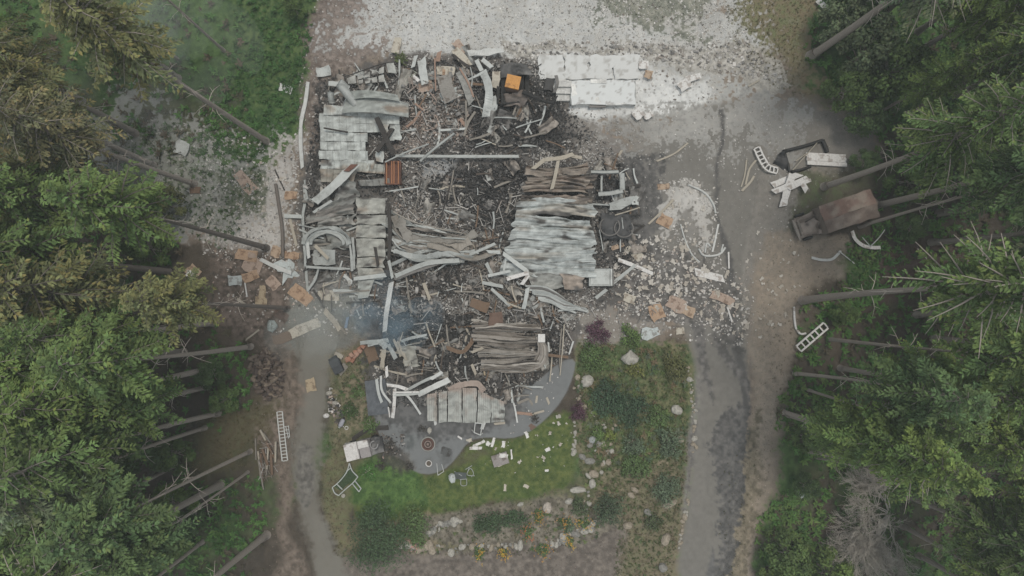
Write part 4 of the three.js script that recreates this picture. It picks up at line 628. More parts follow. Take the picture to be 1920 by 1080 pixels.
{
  const t = thing('bent_roof_sheet', 'large bowed pale roof sheet above the collapsed metal roof', 'roof sheet');
  let c = q4(0, [652, 176, 1.9], [766, 194, 1.9], [766, 220, 1.7], [640, 212, 1.7]);
  mesh('panel', sheetGeo(c[0], c[1], c[2], c[3], { nu: 30, nv: 12, arch: 0.7, wr: 0.1, fu: 0.2, fv: 0.4, slip: 0, tint: T([0.37, 0.4, 0.385], SOOT, RUSTC, { soot: -0.25, rust: -0.2 }) }), metalPaint, t);
  c = q4(0, [657, 171, 2.0], [745, 178, 2.3], [750, 190, 2.5], [662, 186, 2.3]);
  mesh('panel', sheetGeo(c[0], c[1], c[2], c[3], { nu: 26, nv: 8, arch: 0.6, wr: 0.1, fu: 0.3, fv: 0.5, tint: T([0.33, 0.36, 0.345], SOOT, RUSTC, { soot: -0.25, rust: -0.2 }) }), metalPaint, t);
}
{
  const t = thing('collapsed_wall', 'toppled pale wall of rectangular panels at the ruin\'s top left corner', 'wall');
  const P = (u, v) => { const a = at(lerp(668, 722, u), lerp(142, 122, u), 1), b = at(lerp(670, 722, u), lerp(158, 154, u), 0.8); return a.lerp(b, v); };
  for (let j = 0; j < 2; j++) for (let i = 0; i < 4; i++) { const g = 0.03, a = [P(i / 4 + g, j / 2 + 0.06), P((i + 1) / 4 - g, j / 2 + 0.06), P((i + 1) / 4 - g, (j + 1) / 2 - 0.06), P(i / 4 + g, (j + 1) / 2 - 0.06)]; mesh('panel', sheetGeo(a[0], a[1], a[2], a[3], { nu: 5, nv: 5, wr: 0.08, jag: 0.06, tint: T([0.44, 0.45, 0.43], SOOT, RUSTC, { soot: 0.02, rust: -0.2 }) }), metalPaint, t); }
  const b = q4(0, [650, 147, 0.9], [666, 140, 1], [668, 156, 0.8], [653, 157, 0.7]); mesh('panel', sheetGeo(b[0], b[1], b[2], b[3], { nu: 5, nv: 5, wr: 0.1, tint: T([0.45, 0.46, 0.44], SOOT, RUSTC, { soot: -0.2, rust: -0.2 }) }), metalPaint, t);
  const d = q4(0, [724, 118, 1.2], [738, 118, 1.2], [744, 138, 0.9], [728, 136, 0.9]); mesh('panel', sheetGeo(d[0], d[1], d[2], d[3], { nu: 6, nv: 6, wr: 0.15, tint: T([0.45, 0.47, 0.45], SOOT, RUSTC, { soot: -0.1, rust: -0.2 }) }), metalPaint, t);
  mesh('rail', tubeGeo([at(655, 141, 1.1), at(720, 119, 1.2), at(742, 116, 1.2)], 0.05, 0.05, 5), charWood, t);
}
for (const [label, x0, y0, x1, y1, w, h] of [['rolled grey duct lying across the bowed roof sheet', 637, 158, 668, 198, 16, 2.4], ['short stub of rolled duct beside the toppled wall', 620, 172, 622, 192, 12, 1.4], ['bent duct end at the top of the rolled duct', 636, 154, 652, 166, 14, 2.6]]) {
  const a = at(x0, y0, h), b = at(x1, y1, h - 0.5), t = thing('metal_duct', label, 'duct', a); mesh('pipe', tubeGeo([V(0, 0, 0), b.clone().sub(a).multiplyScalar(0.5).add(V(0, 0.1, 0)), b.clone().sub(a)], w * M / 2, w * M * 0.45, 12, 8), greyMetal, t);
  mesh('seam', tubeGeo([V(0, w * M * 0.48, 0), b.clone().sub(a).add(V(0, w * M * 0.46, 0))], 0.03, 0.03, 5), paleMetal, t);
}
panel('metal_sheet', 'small pale folded sheet on bare soil off the ruin\'s top left corner', 'metal sheet', 607, 135, 27, 19, -14, paleMetal, { bend: 0.35, h: 0.2 });
panel('metal_sheet', 'small pale sheet in green weeds left of the long white gutter', 'metal sheet', 536, 166, 24, 15, 17, whiteMetal, { bend: 0.2 });
panel('metal_sheet', 'square pale sheet lying in ashy plants under the left-hand trees', 'metal sheet', 341, 277, 24, 26, 22, paleMetal, { bend: 0.1, h: 0.25 });
panel('metal_sheet', 'short pale plate at the corner above the collapsed roof', 'metal sheet', 626, 157, 20, 9, 4, paleMetal, { h: 1 });
plank('gutter', 'long bent white gutter lying along the ruin\'s left side', 'gutter', [[578, 153], [573, 190], [565, 228], [564, 264], [567, 314]], 7, whiteMetal, { lip: 0.08, th: 0.02, segs: 26 });
// ---- crumpled sheets of the west wing
{
  const t = thing('crumpled_roof', 'crumpled grey sheet metal heap left of the pale vertical roof strip', 'roof');
  const o = { nu: 26, nv: 12, wr: 0.7, fu: 0.35, fv: 1.1, crease: 0.35, jag: 0.3, slip: 0.5, seed: 31, tint: T(GREYC, SOOT, [0.32, 0.3, 0.28], { soot: 0 }) };
  roofStrips(t, [
    [[600, 388, 0.9], [664, 360, 1.2], [666, 384, 0.9], [590, 408, 0.6]], [[590, 400, 0.8], [664, 382, 1.0], [664, 402, 0.8], [576, 420, 0.5]], [[572, 404, 0.7], [640, 402, 0.9], [640, 418, 0.7], [570, 420, 0.4]],
    [[596, 412, 1.1], [664, 404, 1.0], [664, 424, 0.7], [600, 428, 0.8], { tint: T([0.36, 0.36, 0.34], SOOT, GREYC, {}) }],
    [[572, 432, 0.6], [600, 424, 1.1], [600, 444, 0.9], [570, 456, 0.5]], [[640, 330, 0.8], [668, 340, 0.9], [668, 372, 0.7], [630, 372, 0.6]],
    [[572, 448, 0.7], [656, 446, 0.8], [654, 462, 0.6], [574, 464, 0.5], { tint: T([0.3, 0.31, 0.29], SOOT, GREYC, { soot: 0.05 }) }],
  ], o);
}
{
  const t = thing('arched_frame', 'arched grey frame of buckled metal left of the vertical roof strip', 'frame');
  const P = (a, r) => at(612 + Math.cos(a) * 44 * r, 458 - Math.sin(a) * 32 * r, 1.1 + 0.3 * Math.sin(a));
  const arc = (r) => { const p = []; for (let i = 0; i <= 8; i++) p.push(P(Math.PI * i / 8, r)); return p; };
  mesh('arch', ribbonGeo(arc(1), 0.34, 0.04, { ragged: 0.35, twist: 1 }), greyMetal, t);
  mesh('arch', ribbonGeo(arc(0.88).map((p) => p.add(V(0, -0.15, 0.1))), 0.2, 0.03, { ragged: 0.4, twist: 1.2 }), paleMetal, t);
  { const c = q4(0, [574, 434, 0.8], [650, 430, 0.8], [652, 466, 0.6], [574, 466, 0.6]); mesh('infill', sheetGeo(c[0], c[1], c[2], c[3], { nu: 24, nv: 16, wr: 0.7, fu: 0.7, fv: 0.9, crease: 0.4, jag: 0.3, tint: T([0.32, 0.33, 0.31], SOOT, GREYC, { soot: 0.05 }) }), metalPaint, t); }
  mesh('arch', ribbonGeo(arc(0.72).map((p) => p.add(V(0, -0.2, 0))), 0.35, 0.03, { ragged: 0.3, twist: 0.4 }), greyMetal, t);
  for (const [a, b] of [[[570, 460], [572, 500]], [[656, 458], [660, 508]], [[661, 445], [664, 505]], [[574, 500], [656, 504]]]) mesh('post', ribbonGeo([at(a[0], a[1], 0.9), at((a[0] + b[0]) / 2 + 1, (a[1] + b[1]) / 2 + 1, 0.9), at(b[0], b[1], 0.7)], 0.2, 0.12, { ragged: 0.3, twist: 0.4 }), greyMetal, t);
}
panel('metal_tray', 'grey rectangular tray under the arched frame', 'tray', 608, 482, 42, 30, 0, greyMetal, { h: 0.4, rag: 0.05 });
plank('board', 'scorched white fascia board with burn holes over the crumpled heap', 'board', [[664, 310, 1.5], [628, 346, 1.6], [586, 382, 1.2]], 15, paleMetal, { th: 0.05, twist: 0.1 });
plank('board', 'charred orange-tipped stick at the end of the scorched fascia', 'board', [[648, 322, 1.75], [665, 308, 1.6]], 8, redRust, {});
plank('board', 'narrow pale strip below the scorched fascia board', 'board', [[622, 376, 1.5], [588, 398, 1]], 5, paleMetal, {});
plank('board', 'white plank across the grey tray', 'board', [[590, 460, 1.0], [616, 486, 0.9]], 6, paleWood, {});
plank('board', 'white post standing out left of the grey tray', 'board', [[576, 456, 1.0], [579, 484, 0.8]], 6, whiteMetal, {});
tubeThing('pole', 'long bent dark pole lying in ash left of the ruin', 'pole', [[517, 345, 0.25], [522, 380, 0.3], [529, 430, 0.35], [530, 482, 0.3]], 3, barkDark);
plank('board', 'pale strip lying up the ruin\'s left wall line', 'board', [[541, 400], [556, 462]], 5, paleWood);
plank('board', 'pale horizontal batten at the ruin\'s left edge', 'board', [[532, 405, 0.3], [566, 406, 0.35]], 7, paleMetal);
plank('gutter', 'lower pale gutter piece at the ruin\'s left edge', 'gutter', [[570, 345, 0.2], [572, 378, 0.2], [568, 404, 0.25], [571, 452, 0.2], [575, 520, 0.15], [578, 552, 0.1]], 5, greyMetal, { lip: 0.06, th: 0.02 });
plank('board', 'thin black stick near the dark pole\'s upper end', 'board', [[515, 318, 0.1], [533, 356, 0.1]], 2.5, charWood);
// ---- vertical roof strip
{
  const t = thing('roof_strip', 'pale narrow roof strip standing upright in the picture, left of centre', 'roof');
  const H = [1.6, 1.5, 1.5, 1.4, 1.3, 1.1], Y = [370, 402, 422, 446, 482, 502, 524], A = [668, 669, 668, 668, 668, 669, 672], B = [722, 723, 722, 721, 721, 720, 718];
  for (let i = 0; i < 6; i++) { const c = q4(0, [A[i], Y[i] + 1, H[i]], [B[i], Y[i] + 1, H[i] + 0.1], [B[i + 1], Y[i + 1] - 1, H[i] - 0.1], [A[i + 1], Y[i + 1] - 1, H[i] - 0.15]); mesh('roof_sheet', sheetGeo(c[0], c[1], c[2], c[3], { nu: 12, nv: 14, rib: 0.03, pitch: 0.45, ribAcross: true, wr: 0.16, jag: 0.12, seed: 60 + i * 4, tint: T([0.4, 0.41, 0.38], SOOT, [0.36, 0.32, 0.27], { soot: -0.08, rust: -0.1 }) }), metalPaint, t); }
  let c = q4(0, [671, 526, 0.9], [702, 524, 0.9], [690, 558, 0.5], [671, 560, 0.5]); mesh('roof_sheet', sheetGeo(c[0], c[1], c[2], c[3], { nu: 8, nv: 8, wr: 0.12, tint: T([0.44, 0.47, 0.45], SOOT, RUSTC, { soot: -0.2, rust: -0.2 }) }), metalPaint, t);
}
plank('beam', 'charred upright beam beside the narrow roof strip', 'beam', [[727, 380, 1.8], [731, 430, 1.6], [727, 520, 1.0]], 6, charWood, { th: 0.25 });
plank('beam', 'short charred stick on the narrow roof strip', 'beam', [[703, 463, 1.75], [709, 500, 1.6]], 5, charWood, { th: 0.12 });
plank('board', 'pale board crossing below the narrow roof strip', 'board', [[662, 523, 1.2], [722, 516, 1.3]], 7, paleMetal, {});
plank('board', 'short pale board at the foot of the narrow roof strip', 'board', [[642, 514, 0.5], [660, 530, 0.5]], 6, whiteMetal, {});
// ---- charred beams and poles of the upper ruin
plank('beam', 'thick charred beam slanting over the collapsed roof', 'beam', [[706, 221, 2.0], [720, 252, 1.7], [737, 288, 1.2]], 9, charWood, { th: 0.3 });
plank('beam', 'short charred beam crossing the thick slanting one', 'beam', [[736, 240, 1.4], [708, 282, 1.5]], 7, charWood, { th: 0.25 });
tubeThing('pole', 'thin black pole lying on the collapsed roof rows', 'pole', [[607, 240, 1.5], [652, 248, 1.4]], 1.6, charWood);
tubeThing('pole', 'long thin pale pole leaning over the orange rack', 'pole', [[722, 304, 1.3], [760, 286, 1.2], [804, 270, 0.9]], 1.5, greyMetal);
tubeThing('pole', 'pale pole slanting towards the steel beam\'s left end', 'pole', [[788, 302, 0.8], [818, 276, 1.0], [852, 250, 1.0]], 2.4, greyMetal);
plank('steel_beam', 'long straight steel beam lying across the ruin\'s upper middle', 'beam', [[742, 292, 0.8], [860, 293, 0.9], [974, 293, 0.8]], 5, greyMetal, { th: 0.2, twist: 0, segs: 12 });
plank('steel_beam', 'short pale bar above the long steel beam', 'beam', [[826, 244, 0.7], [874, 241, 0.7]], 4, paleMetal, {});
{
  const t = thing('rusty_rack', 'rusty red-brown rack with orange rods beside the roof strip', 'rack', at(740, 328));
  const w = 0.68, d = 1.05; mesh('back_plate', boxGeo(-w, w, 0.5, 0.56, -d, d, 0.03), redRust, t);
  for (const x of [-w, w]) mesh('side', boxGeo(x - 0.04, x + 0.04, 0.1, 0.95, -d, d, 0.03), redRust, t);
  for (const z of [-d, d]) mesh('rail', boxGeo(-w, w, 0.8, 0.9, z - 0.05, z + 0.05, 0.02), redRust, t);
  const rod = mat([0.42, 0.2, 0.1]); for (const x of [-0.56, -0.08, 0.12, 0.52]) mesh('rod', tubeGeo([V(x, 0.98, -d), V(x + 0.03, 1.02, 0), V(x + 0.02, 0.97, d)], 0.04, 0.04, 6), rod, t);
}
// ---- centre: twisted sheets draped over the ash
{
  const t = thing('twisted_sheets', 'long twisted strips of metal sagging across the ruin\'s middle', 'metal strips');
  const S = [[[722, 415], [745, 432], [770, 455], [800, 470], [850, 480], [890, 478]], [[738, 404], [752, 440], [790, 452], [840, 455], [880, 470]], [[735, 425], [765, 470], [810, 478], [860, 490]], [[728, 440], [760, 478], [820, 490], [870, 488]], [[750, 452], [800, 462], [850, 466], [882, 452]], [[760, 448], [820, 450], [870, 448], [892, 436]], [[738, 470], [780, 482], [840, 476], [886, 484]], [[800, 458], [840, 468], [880, 486], [940, 470]], [[745, 412], [758, 432], [768, 450]]];
  S.forEach((s, i) => mesh('strip', ribbonGeo(s.map((p, k) => at(p[0], p[1], 0.7 + 0.5 * Math.abs(noise(i * 2.3, k * 0.9)) + i * 0.05)), [0.9, 0.8, 0.7, 0.6, 0.8, 0.7, 0.5, 0.45, 1][i], 0.03, { twist: 1.3, ragged: 0.3, lip: i % 2 ? 0.12 : 0, segs: 26 }), [greyMetal, mat([0.3, 0.28, 0.25], { map: texMetal }), mat([0.26, 0.25, 0.23], { map: texMetal }), paleMetal][i % 3], t));
  for (let i = 0; i < 16; i++) { const f = i / 16, y0 = lerp(400, 480, f) + 6 * noise(i, 1), p = []; for (let k = 0; k <= 6; k++) { const s = k / 6; p.push(at(lerp(728 + 10 * noise(i * 1.9, 3), 885 + 25 * noise(i * 1.1, 6), s), lerp(y0, lerp(446, 492, f), Math.pow(s, 0.7)) + 9 * noise(s * 2.2, i * 0.45), 0.8 + 0.5 * noise(s * 2.5, i * 0.8))); } mesh('strip', ribbonGeo(p, 0.22 + 0.14 * noise(i * 2.3, 8), 0.025, { twist: 1.4, ragged: 0.3, segs: 26 }), [greyMetal, mat([0.32, 0.3, 0.27], { map: texMetal }), paleMetal, mat([0.24, 0.22, 0.2], { map: texMetal })][i % 4], t); }
  for (const [a, b, c] of [[[722, 470], [772, 452], [830, 462]], [[730, 498], [800, 470], [870, 474]]]) mesh('strip', ribbonGeo([at(...a, 0.9), at(...b, 1.2), at(...c, 1.0)], 0.35, 0.03, { twist: 1, segs: 16 }), greyMetal, t);
}
{
  const beams = [['bent pale rail running down left from the twisted strips', [[862, 488, 1.4], [800, 494, 1.4], [740, 518, 1.1]], 8, greyMetal], ['dark rail beside the bent pale rail', [[850, 484, 1.2], [770, 512, 1.2], [738, 524, 1.0]], 5, steel], ['tall white post rising through the blue smoke', [[734, 528, 1.2], [729, 560, 1.6], [724, 590, 1.8], [721, 622, 1.4]], 8, whiteMetal], ['grey triangular brace above the tall white post', [[727, 480, 1.2], [736, 522, 1.3]], 5, greyMetal], ['dark plank leaning in rubble below the bent rail', [[794, 530, 0.7], [806, 562, 0.5]], 6, paleWood], ['light rail climbing right from the centre', [[880, 478, 1.1], [930, 456, 1.2]], 5, greyMetal]];
  for (const [l, p, w, m] of beams) plank('rail', l, 'rail', p, w, m, { th: 0.1, segs: 14 });
}
// ---- the east roof
{
  const t = thing('east_roof', 'large buckled pale blue-grey metal roof right of the ruin\'s middle', 'roof');
  const edgeL = (y) => lerp(972, 944, sstep(380, 500, y)) - 4 * (y > 500), edgeR = (y) => 1110 + 8 * Math.sin((y - 375) / 60);
  const n = 6, ys = [374, 402, 424, 446, 464, 486, 512]; for (let i = 0; i < n; i++) {
    const y0 = ys[i], y1 = ys[i + 1] + 2.5, hh = 1.7 + 0.2 * noise(i * 1.7, 4) - 0.05 * i, j = 7 * noise(i * 2.1, 8), k = 4 * noise(i * 1.3, 2), sag = [3, 9, 5, 8, 3, 6][i];
    const c = q4(0, [edgeL(y0) + k, y0, hh], [edgeR(y0) + j, y0 + sag, hh + 0.1], [edgeR(y1) + j, y1 + sag, hh - 0.2], [edgeL(y1) + k, y1, hh - 0.25]);
    mesh('roof_sheet', sheetGeo(c[0], c[1], c[2], c[3], { nu: 44, nv: 36, rib: 0.022, pitch: 0.23, wr: 0.5, fu: 0.2, fv: 1.25, crease: 0.3, slip: 0.35, fs: 0.3, jag: 0.3, seed: 200 + i * 2.9, tint: T(PALEB, SOOT, [0.36, 0.34, 0.3], { soot: -0.14, rust: -0.06, edge: 0.2, f: 0.2, g: 1.3 }) }), metalPaint, t);
  }
  let c = q4(0, [1050, 513, 1.4], [1096, 520, 1.3], [1094, 546, 0.9], [1060, 542, 1.0]); mesh('roof_sheet', sheetGeo(c[0], c[1], c[2], c[3], { nu: 10, nv: 8, rib: 0.05, pitch: 0.3, wr: 0.2, jag: 0.2, tint: T([0.4, 0.34, 0.29], SOOT, BRN, {}) }), metalPaint, t);
  c = q4(0, [985, 508, 1.2], [1052, 514, 1.4], [1062, 538, 0.9], [1000, 545, 0.8]); mesh('roof_sheet', sheetGeo(c[0], c[1], c[2], c[3], { nu: 14, nv: 10, rib: 0.05, pitch: 0.3, wr: 0.3, crease: 0.3, jag: 0.2, tint: T([0.36, 0.37, 0.35], SOOT, BRN, { soot: 0.02 }) }), metalPaint, t);
}
{
  const t = thing('rusted_roof', 'rust-brown buckled roof sheets above the pale east roof', 'roof');
  for (let i = 0; i < 8; i++) {
    const y0 = 308 + i * 9, x0 = 986 + 6 * noise(i, 3) - i * 1.5, x1 = 1108 + 12 * noise(i * 1.4, 5), h = 1.5 + 0.35 * noise(i * 1.1, 9);
    const c = q4(0, [x0, y0, h - 0.2], [x1, y0 + 4 * noise(i, 7), h + 0.2], [x1, y0 + 11 + 4 * noise(i, 7), h], [x0, y0 + 11, h - 0.4]);
    mesh('roof_sheet', sheetGeo(c[0], c[1], c[2], c[3], { nu: 36, nv: 14, rib: 0.05, pitch: 0.16, wr: 0.6, fu: 0.3, fv: 1.3, crease: 0.45, slip: 0.6, jag: 0.25, seed: 300 + i * 3.3, tint: T([0.31, 0.27, 0.23], [0.12, 0.105, 0.095], BRN, { soot: -0.02, rust: 0.05 }) }), metalPaint, t);
  }
}
for (const [l, p, w] of [['pale beam sloping up left above the rusted roof', [[1000, 316, 1.9], [1024, 297, 2.0]], 7], ['pale beam along the top of the rusted roof', [[1022, 299, 2.1], [1052, 296, 2.2], [1074, 289, 2.1]], 7], ['pale beam at the upper right of the rusted roof', [[1070, 292, 2.0], [1092, 296, 1.9]], 6], ['white board lying down over the rusted roof', [[1047, 300, 2.4], [1041, 330, 2.3], [1035, 354, 2.1]], 6]]) plank('beam', l, 'beam', p, w, paleWood, { th: 0.12, twist: 0.05 });
{
  const t = thing('burnt_cabinet', 'open rectangular pale cabinet frame right of the rusted roof', 'cabinet', V(0, 0, 0));
  for (const [a, b, w] of [[[1108, 322, 1], [1160, 322, 1.1], 6], [[1166, 325, 1.2], [1167, 356, 1.1], 10], [[1122, 364, 1.0], [1168, 358, 1.1], 8], [[1128, 330, 0.9], [1128, 362, 0.9], 4]]) mesh('side', ribbonGeo([at(...a), at((a[0] + b[0]) / 2, (a[1] + b[1]) / 2 + 1, a[2] + 0.05), at(...b)], w * M, 0.1, { lip: 0.12, twist: 0.2 }), greyMetal, t);
}
panel('metal_sheet', 'crumpled pale sheet on rubble right of the east roof', 'metal sheet', 1168, 382, 52, 16, -16, greyMetal, { h: 0.5, bend: 0.1, rag: 0.2 });
panel('metal_sheet', 'torn white end of the crumpled sheet', 'metal sheet', 1193, 377, 12, 16, 10, paleMetal, { h: 0.6, rag: 0.2 });
{
  const t = thing('burnt_appliance', 'burnt square appliance with pale top below the east roof', 'appliance', at(1124, 521));
  mesh('body', boxGeo(-1.1, 1.1, 0, 0.85, -0.78, 0.78, 0.03), greyMetal, t); mesh('top', boxGeo(-0.95, 0.75, 0.853, 0.9, -0.64, 0.64, 0.03), paleMetal, t);
  mesh('side_panel', boxGeo(0.88, 1.0, 0.3, 0.98, -0.78, 0.78, 0.02), whiteMetal, t); mesh('side_panel', boxGeo(1.12, 1.22, 0.1, 0.8, -0.74, 0.74, 0.02), steel, t);
}
{
  const t = thing('burnt_car_wreck', 'black burnt-out wreck with rounded hoops right of the east roof', 'wreck', at(1152, 425));
  mesh('body', sheetGeo(V(-1.5, 0.5, -1.3), V(1.5, 0.6, -1.2), V(1.6, 0.5, 1.3), V(-1.4, 0.4, 1.4), { nu: 14, nv: 14, wr: 0.6, fu: 0.9, fv: 0.9, jag: 0.3, tint: () => [0.05, 0.052, 0.055] }), metalPaint, t);
  for (const [x, z, r] of [[-0.6, 0.1, 0.9], [0.7, 0.3, 0.85]]) { const g = new THREE.TorusGeometry(r, 0.07, 6, 22, 4.6).rotateX(1.4).rotateY(0.6).translate(x, 0.95, z); mesh('hoop', g, steel, t); }
}
for (const [l, p, w, m] of [
  ['pale beam of the fallen truss, sloping down right to its apex', [[942, 474, 1.6], [966, 492, 1.7], [992, 511, 1.5]], 7, paleMetal],
  ['white beam of the fallen truss pointing left from its apex', [[992, 511, 1.7], [950, 523, 1.6]], 7, whitePaint], ['short white beam of the fallen truss below its apex', [[990, 517, 1.6], [978, 534, 1.3]], 7, whitePaint],
  ['pale batten left of the fallen truss', [[914, 472, 1.2], [936, 473, 1.4]], 6, paleMetal], ['upright batten inside the fallen truss', [[949, 482, 1.4], [944, 512, 1.2]], 4, paleMetal], ['thin batten crossing the fallen truss', [[916, 517, 1.2], [957, 508, 1.5]], 5, paleMetal],
  ['slanting grey batten below the fallen truss', [[922, 542, 0.9], [942, 560, 0.8], [958, 576, 0.5]], 6, greyMetal], ['curved grey batten under the truss apex', [[989, 541, 1.0], [985, 565, 0.9], [981, 580, 0.6]], 7, paleMetal],
  ['short grey batten left of the truss', [[912, 494, 1.0], [922, 514, 0.9]], 6, greyMetal], ['grey batten low between truss and brown roof', [[905, 530, 0.8], [942, 537, 0.9]], 6, greyMetal]]) plank('batten', l, 'batten', p, w, m, { th: 0.1 });
{
  const t = thing('peeled_strips', 'grey metal strips peeling in a curve below the east roof', 'metal strips');
  for (let i = 0; i < 8; i++) { const dy = i * 4.2, dx = i * 2; mesh('strip', ribbonGeo([at(985 + dx * 2, 536 + dy * 0.9, 0.9), at(1020 + dx, 538 + dy, 1.0 + 0.2 * noise(i, 2)), at(1046 + dx, 551 + dy, 0.9), at(1072 + dx * 0.8, 571 + dy * 0.3, 0.6), at(1098 + dx * 0.4, 580 + dy * 0.15, 0.4)], 0.24 + 0.12 * noise(i, 5), 0.03, { twist: 0.7, ragged: 0.3, segs: 20 }), [greyMetal, steel, paleMetal, greyMetal][i % 4], t); }
}
// ---- brown roof to the south-east
{
  const t = thing('brown_roof', 'brown wrinkled roof strips curling down on the ruin\'s lower right', 'roof');
  const n = 30, tones = [[0.28, 0.26, 0.235], [0.2, 0.18, 0.16], [0.38, 0.36, 0.33], [0.25, 0.23, 0.21], [0.11, 0.1, 0.092]].map((c) => mat(c, { map: texMetal }));
  for (let i = 0; i < n; i++) {
    const s0 = i / n, y = 608 + s0 * 84, p = [], bulge = 7 * Math.sin(s0 * 3.1);
    for (let k = 0; k <= 7; k++) { const s = k / 7, x = lerp(886 + 8 * noise(i * 0.9, 4) + s0 * 14, 1018 - 10 * Math.abs(s0 - 0.45), s); p.push(at(x, y + 6 * noise(s * 2.4, i * 0.35) + 9 * noise(s * 1.3, i * 0.12 + 4) - bulge * Math.pow(s, 2) * (s0 - 0.35) + 5 * s * (0.6 - s0), 1.15 + 0.8 * noise(s * 2.4, i * 0.8) - 0.6 * Math.pow(s, 5))); }
    mesh('roof_sheet', ribbonGeo(p, 0.2 + 0.1 * noise(i * 1.7, 2), 0.025, { twist: 1.1, ragged: 0.25, lip: i % 4 === 1 ? 0.08 : 0, segs: 30 }), tones[Math.floor(hash3(i, 3, 1) * 5)], t);
  }
  for (let i = 0; i < 9; i++) mesh('roof_sheet', ribbonGeo([at(1006 + i * 1.6, 632 + i, 1.2), at(1010 + i * 2, 655, 1.3), at(1001 + i * 2.6, 676 + i * 0.6, 1.1), at(980 + i, 688 + i, 0.9), at(915 + 4 * i, 693 + i * 0.6, 0.8)], 0.16, 0.025, { twist: 0.9, ragged: 0.25, segs: 22 }), tones[i % 4], t);
}
{ const t = thing('metal_box', 'small white metal box by the curled edge of the brown roof', 'box', at(1014, 633)); mesh('body', boxGeo(-0.3, 0.3, 0.9, 1.4, -0.35, 0.35, 0.03), whiteMetal, t); mesh('lid', boxGeo(-0.32, 0.32, 1.403, 1.44, -0.37, 0.37, 0.02), whitePaint, t); }
panel('board', 'square brown board standing above the brown roof strips', 'board', 929, 600, 26, 27, 2, rustMat, { h: 1.0, th: 0.12 });
panel('board', 'tilted brown board left of the square one', 'board', 899, 572, 36, 18, 18, brownWood, { h: 0.8, th: 0.1 });
// ---- south roof and white frame
{
  const t = thing('south_roof', 'pale ribbed metal roof lying on the patio at the ruin\'s lower edge', 'roof');
  const X = [801, 819, 822, 838, 839.5, 866, 867, 893, 895.5, 920, 921, 946], top = [739, 737, 736, 733, 733, 726, 726, 727, 730, 743, 744, 754], bot = [789, 790, 793, 792, 791, 792, 792, 793, 793, 793, 793, 790];
  for (let i = 0; i < 12; i += 2) { const c = q4(0, [X[i], top[i], 1.2], [X[i + 1], top[i + 1], 1.2 + 0.08 * noise(i, 3)], [X[i + 1], bot[i + 1], 0.4], [X[i], bot[i], 0.4 + 0.1 * noise(i, 9)]); mesh('roof_sheet', sheetGeo(c[0], c[1], c[2], c[3], { nu: 30, nv: 18, rib: 0.05, pitch: 0.2, ribAcross: true, wr: 0.12, fu: 1.2, fv: 0.3, jag: 0.07, seed: 400 + i * 3.1, tint: (um, vm, u, v, s) => { const k = sstep(0.35, 0.0, v + 0.25 * noise(um * 2 + s, vm * 2)); return mix3(T([0.42, 0.44, 0.42], SOOT, [0.36, 0.34, 0.31], { soot: -0.15, f: 1.2, g: 0.4 })(um, vm, u, v, s), [0.37, 0.31, 0.27], k * 0.9); } }), metalPaint, t); }
  mesh('ridge', ribbonGeo([at(840, 730, 1.4), at(872, 720, 1.5), at(896, 720, 1.5), at(908, 734, 1.4)], 0.5, 0.05, { twist: 0.5, ragged: 0.3 }), mat([0.34, 0.28, 0.245], { map: texMetal }), t);
}
for (const [l, p, w, m] of [
  ['white beam slanting up right, uppermost of the white beams over the patio', [[808, 711, 1.5], [828, 698, 1.6]], 6, whiteMetal], ['long pale rail rising right towards the south roof', [[762, 732, 1.0], [800, 712, 1.3], [826, 702, 1.4]], 5, greyMetal],
  ['wide white beam ending at the south roof\'s upper corner', [[784, 740, 1.1], [812, 726, 1.4], [842, 712, 1.5]], 10, whiteMetal], ['white beam lying below the wide white beam', [[740, 741, 1.2], [790, 736, 1.2], [838, 718, 1.3]], 5, paleMetal],
  ['white bar crossing at the top of the upright white post', [[725, 722, 1.4], [748, 725, 1.4], [764, 731, 1.3]], 6, whitePaint], ['upright white post on the patio below the beams', [[740, 728, 1.3], [739, 758, 1.0], [736, 784, 0.4]], 6, whitePaint],
  ['white bar slanting down right from the white post', [[758, 736, 1.2], [772, 752, 0.9], [788, 776, 0.3]], 4, whiteMetal], ['left white rail leaning on the dark slab', [[706, 712, 1.0], [710, 738, 0.8], [716, 755, 0.5]], 5, paleMetal],
  ['second white rail leaning on the dark slab', [[714, 704, 1.1], [716, 732, 0.9], [733, 756, 0.5]], 4, whiteMetal], ['short white upright above the dark slab', [[724, 686, 0.8], [726, 708, 0.9]], 5, whitePaint], ['thin white bar joining the tops of the beams', [[736, 736, 1.5], [786, 735, 1.45]], 3, whitePaint], ['thin pale stay near the upright white post', [[728, 764, 0.4], [731, 782, 0.2]], 2.5, whitePaint]]) plank('beam', l, 'beam', p, w, m, { th: 0.08, twist: 0.1 });
{
  const t = thing('slate_slab', 'dark blue-grey slab left of the white beams', 'slab', at(708, 746)); t.rotation.y = 0.12;
  mesh('slab', boxGeo(-0.95, 0.95, 0.06, 0.3, -1.7, 1.5, 0.02), mat([0.12, 0.135, 0.155], { map: texAsh }), t);
}
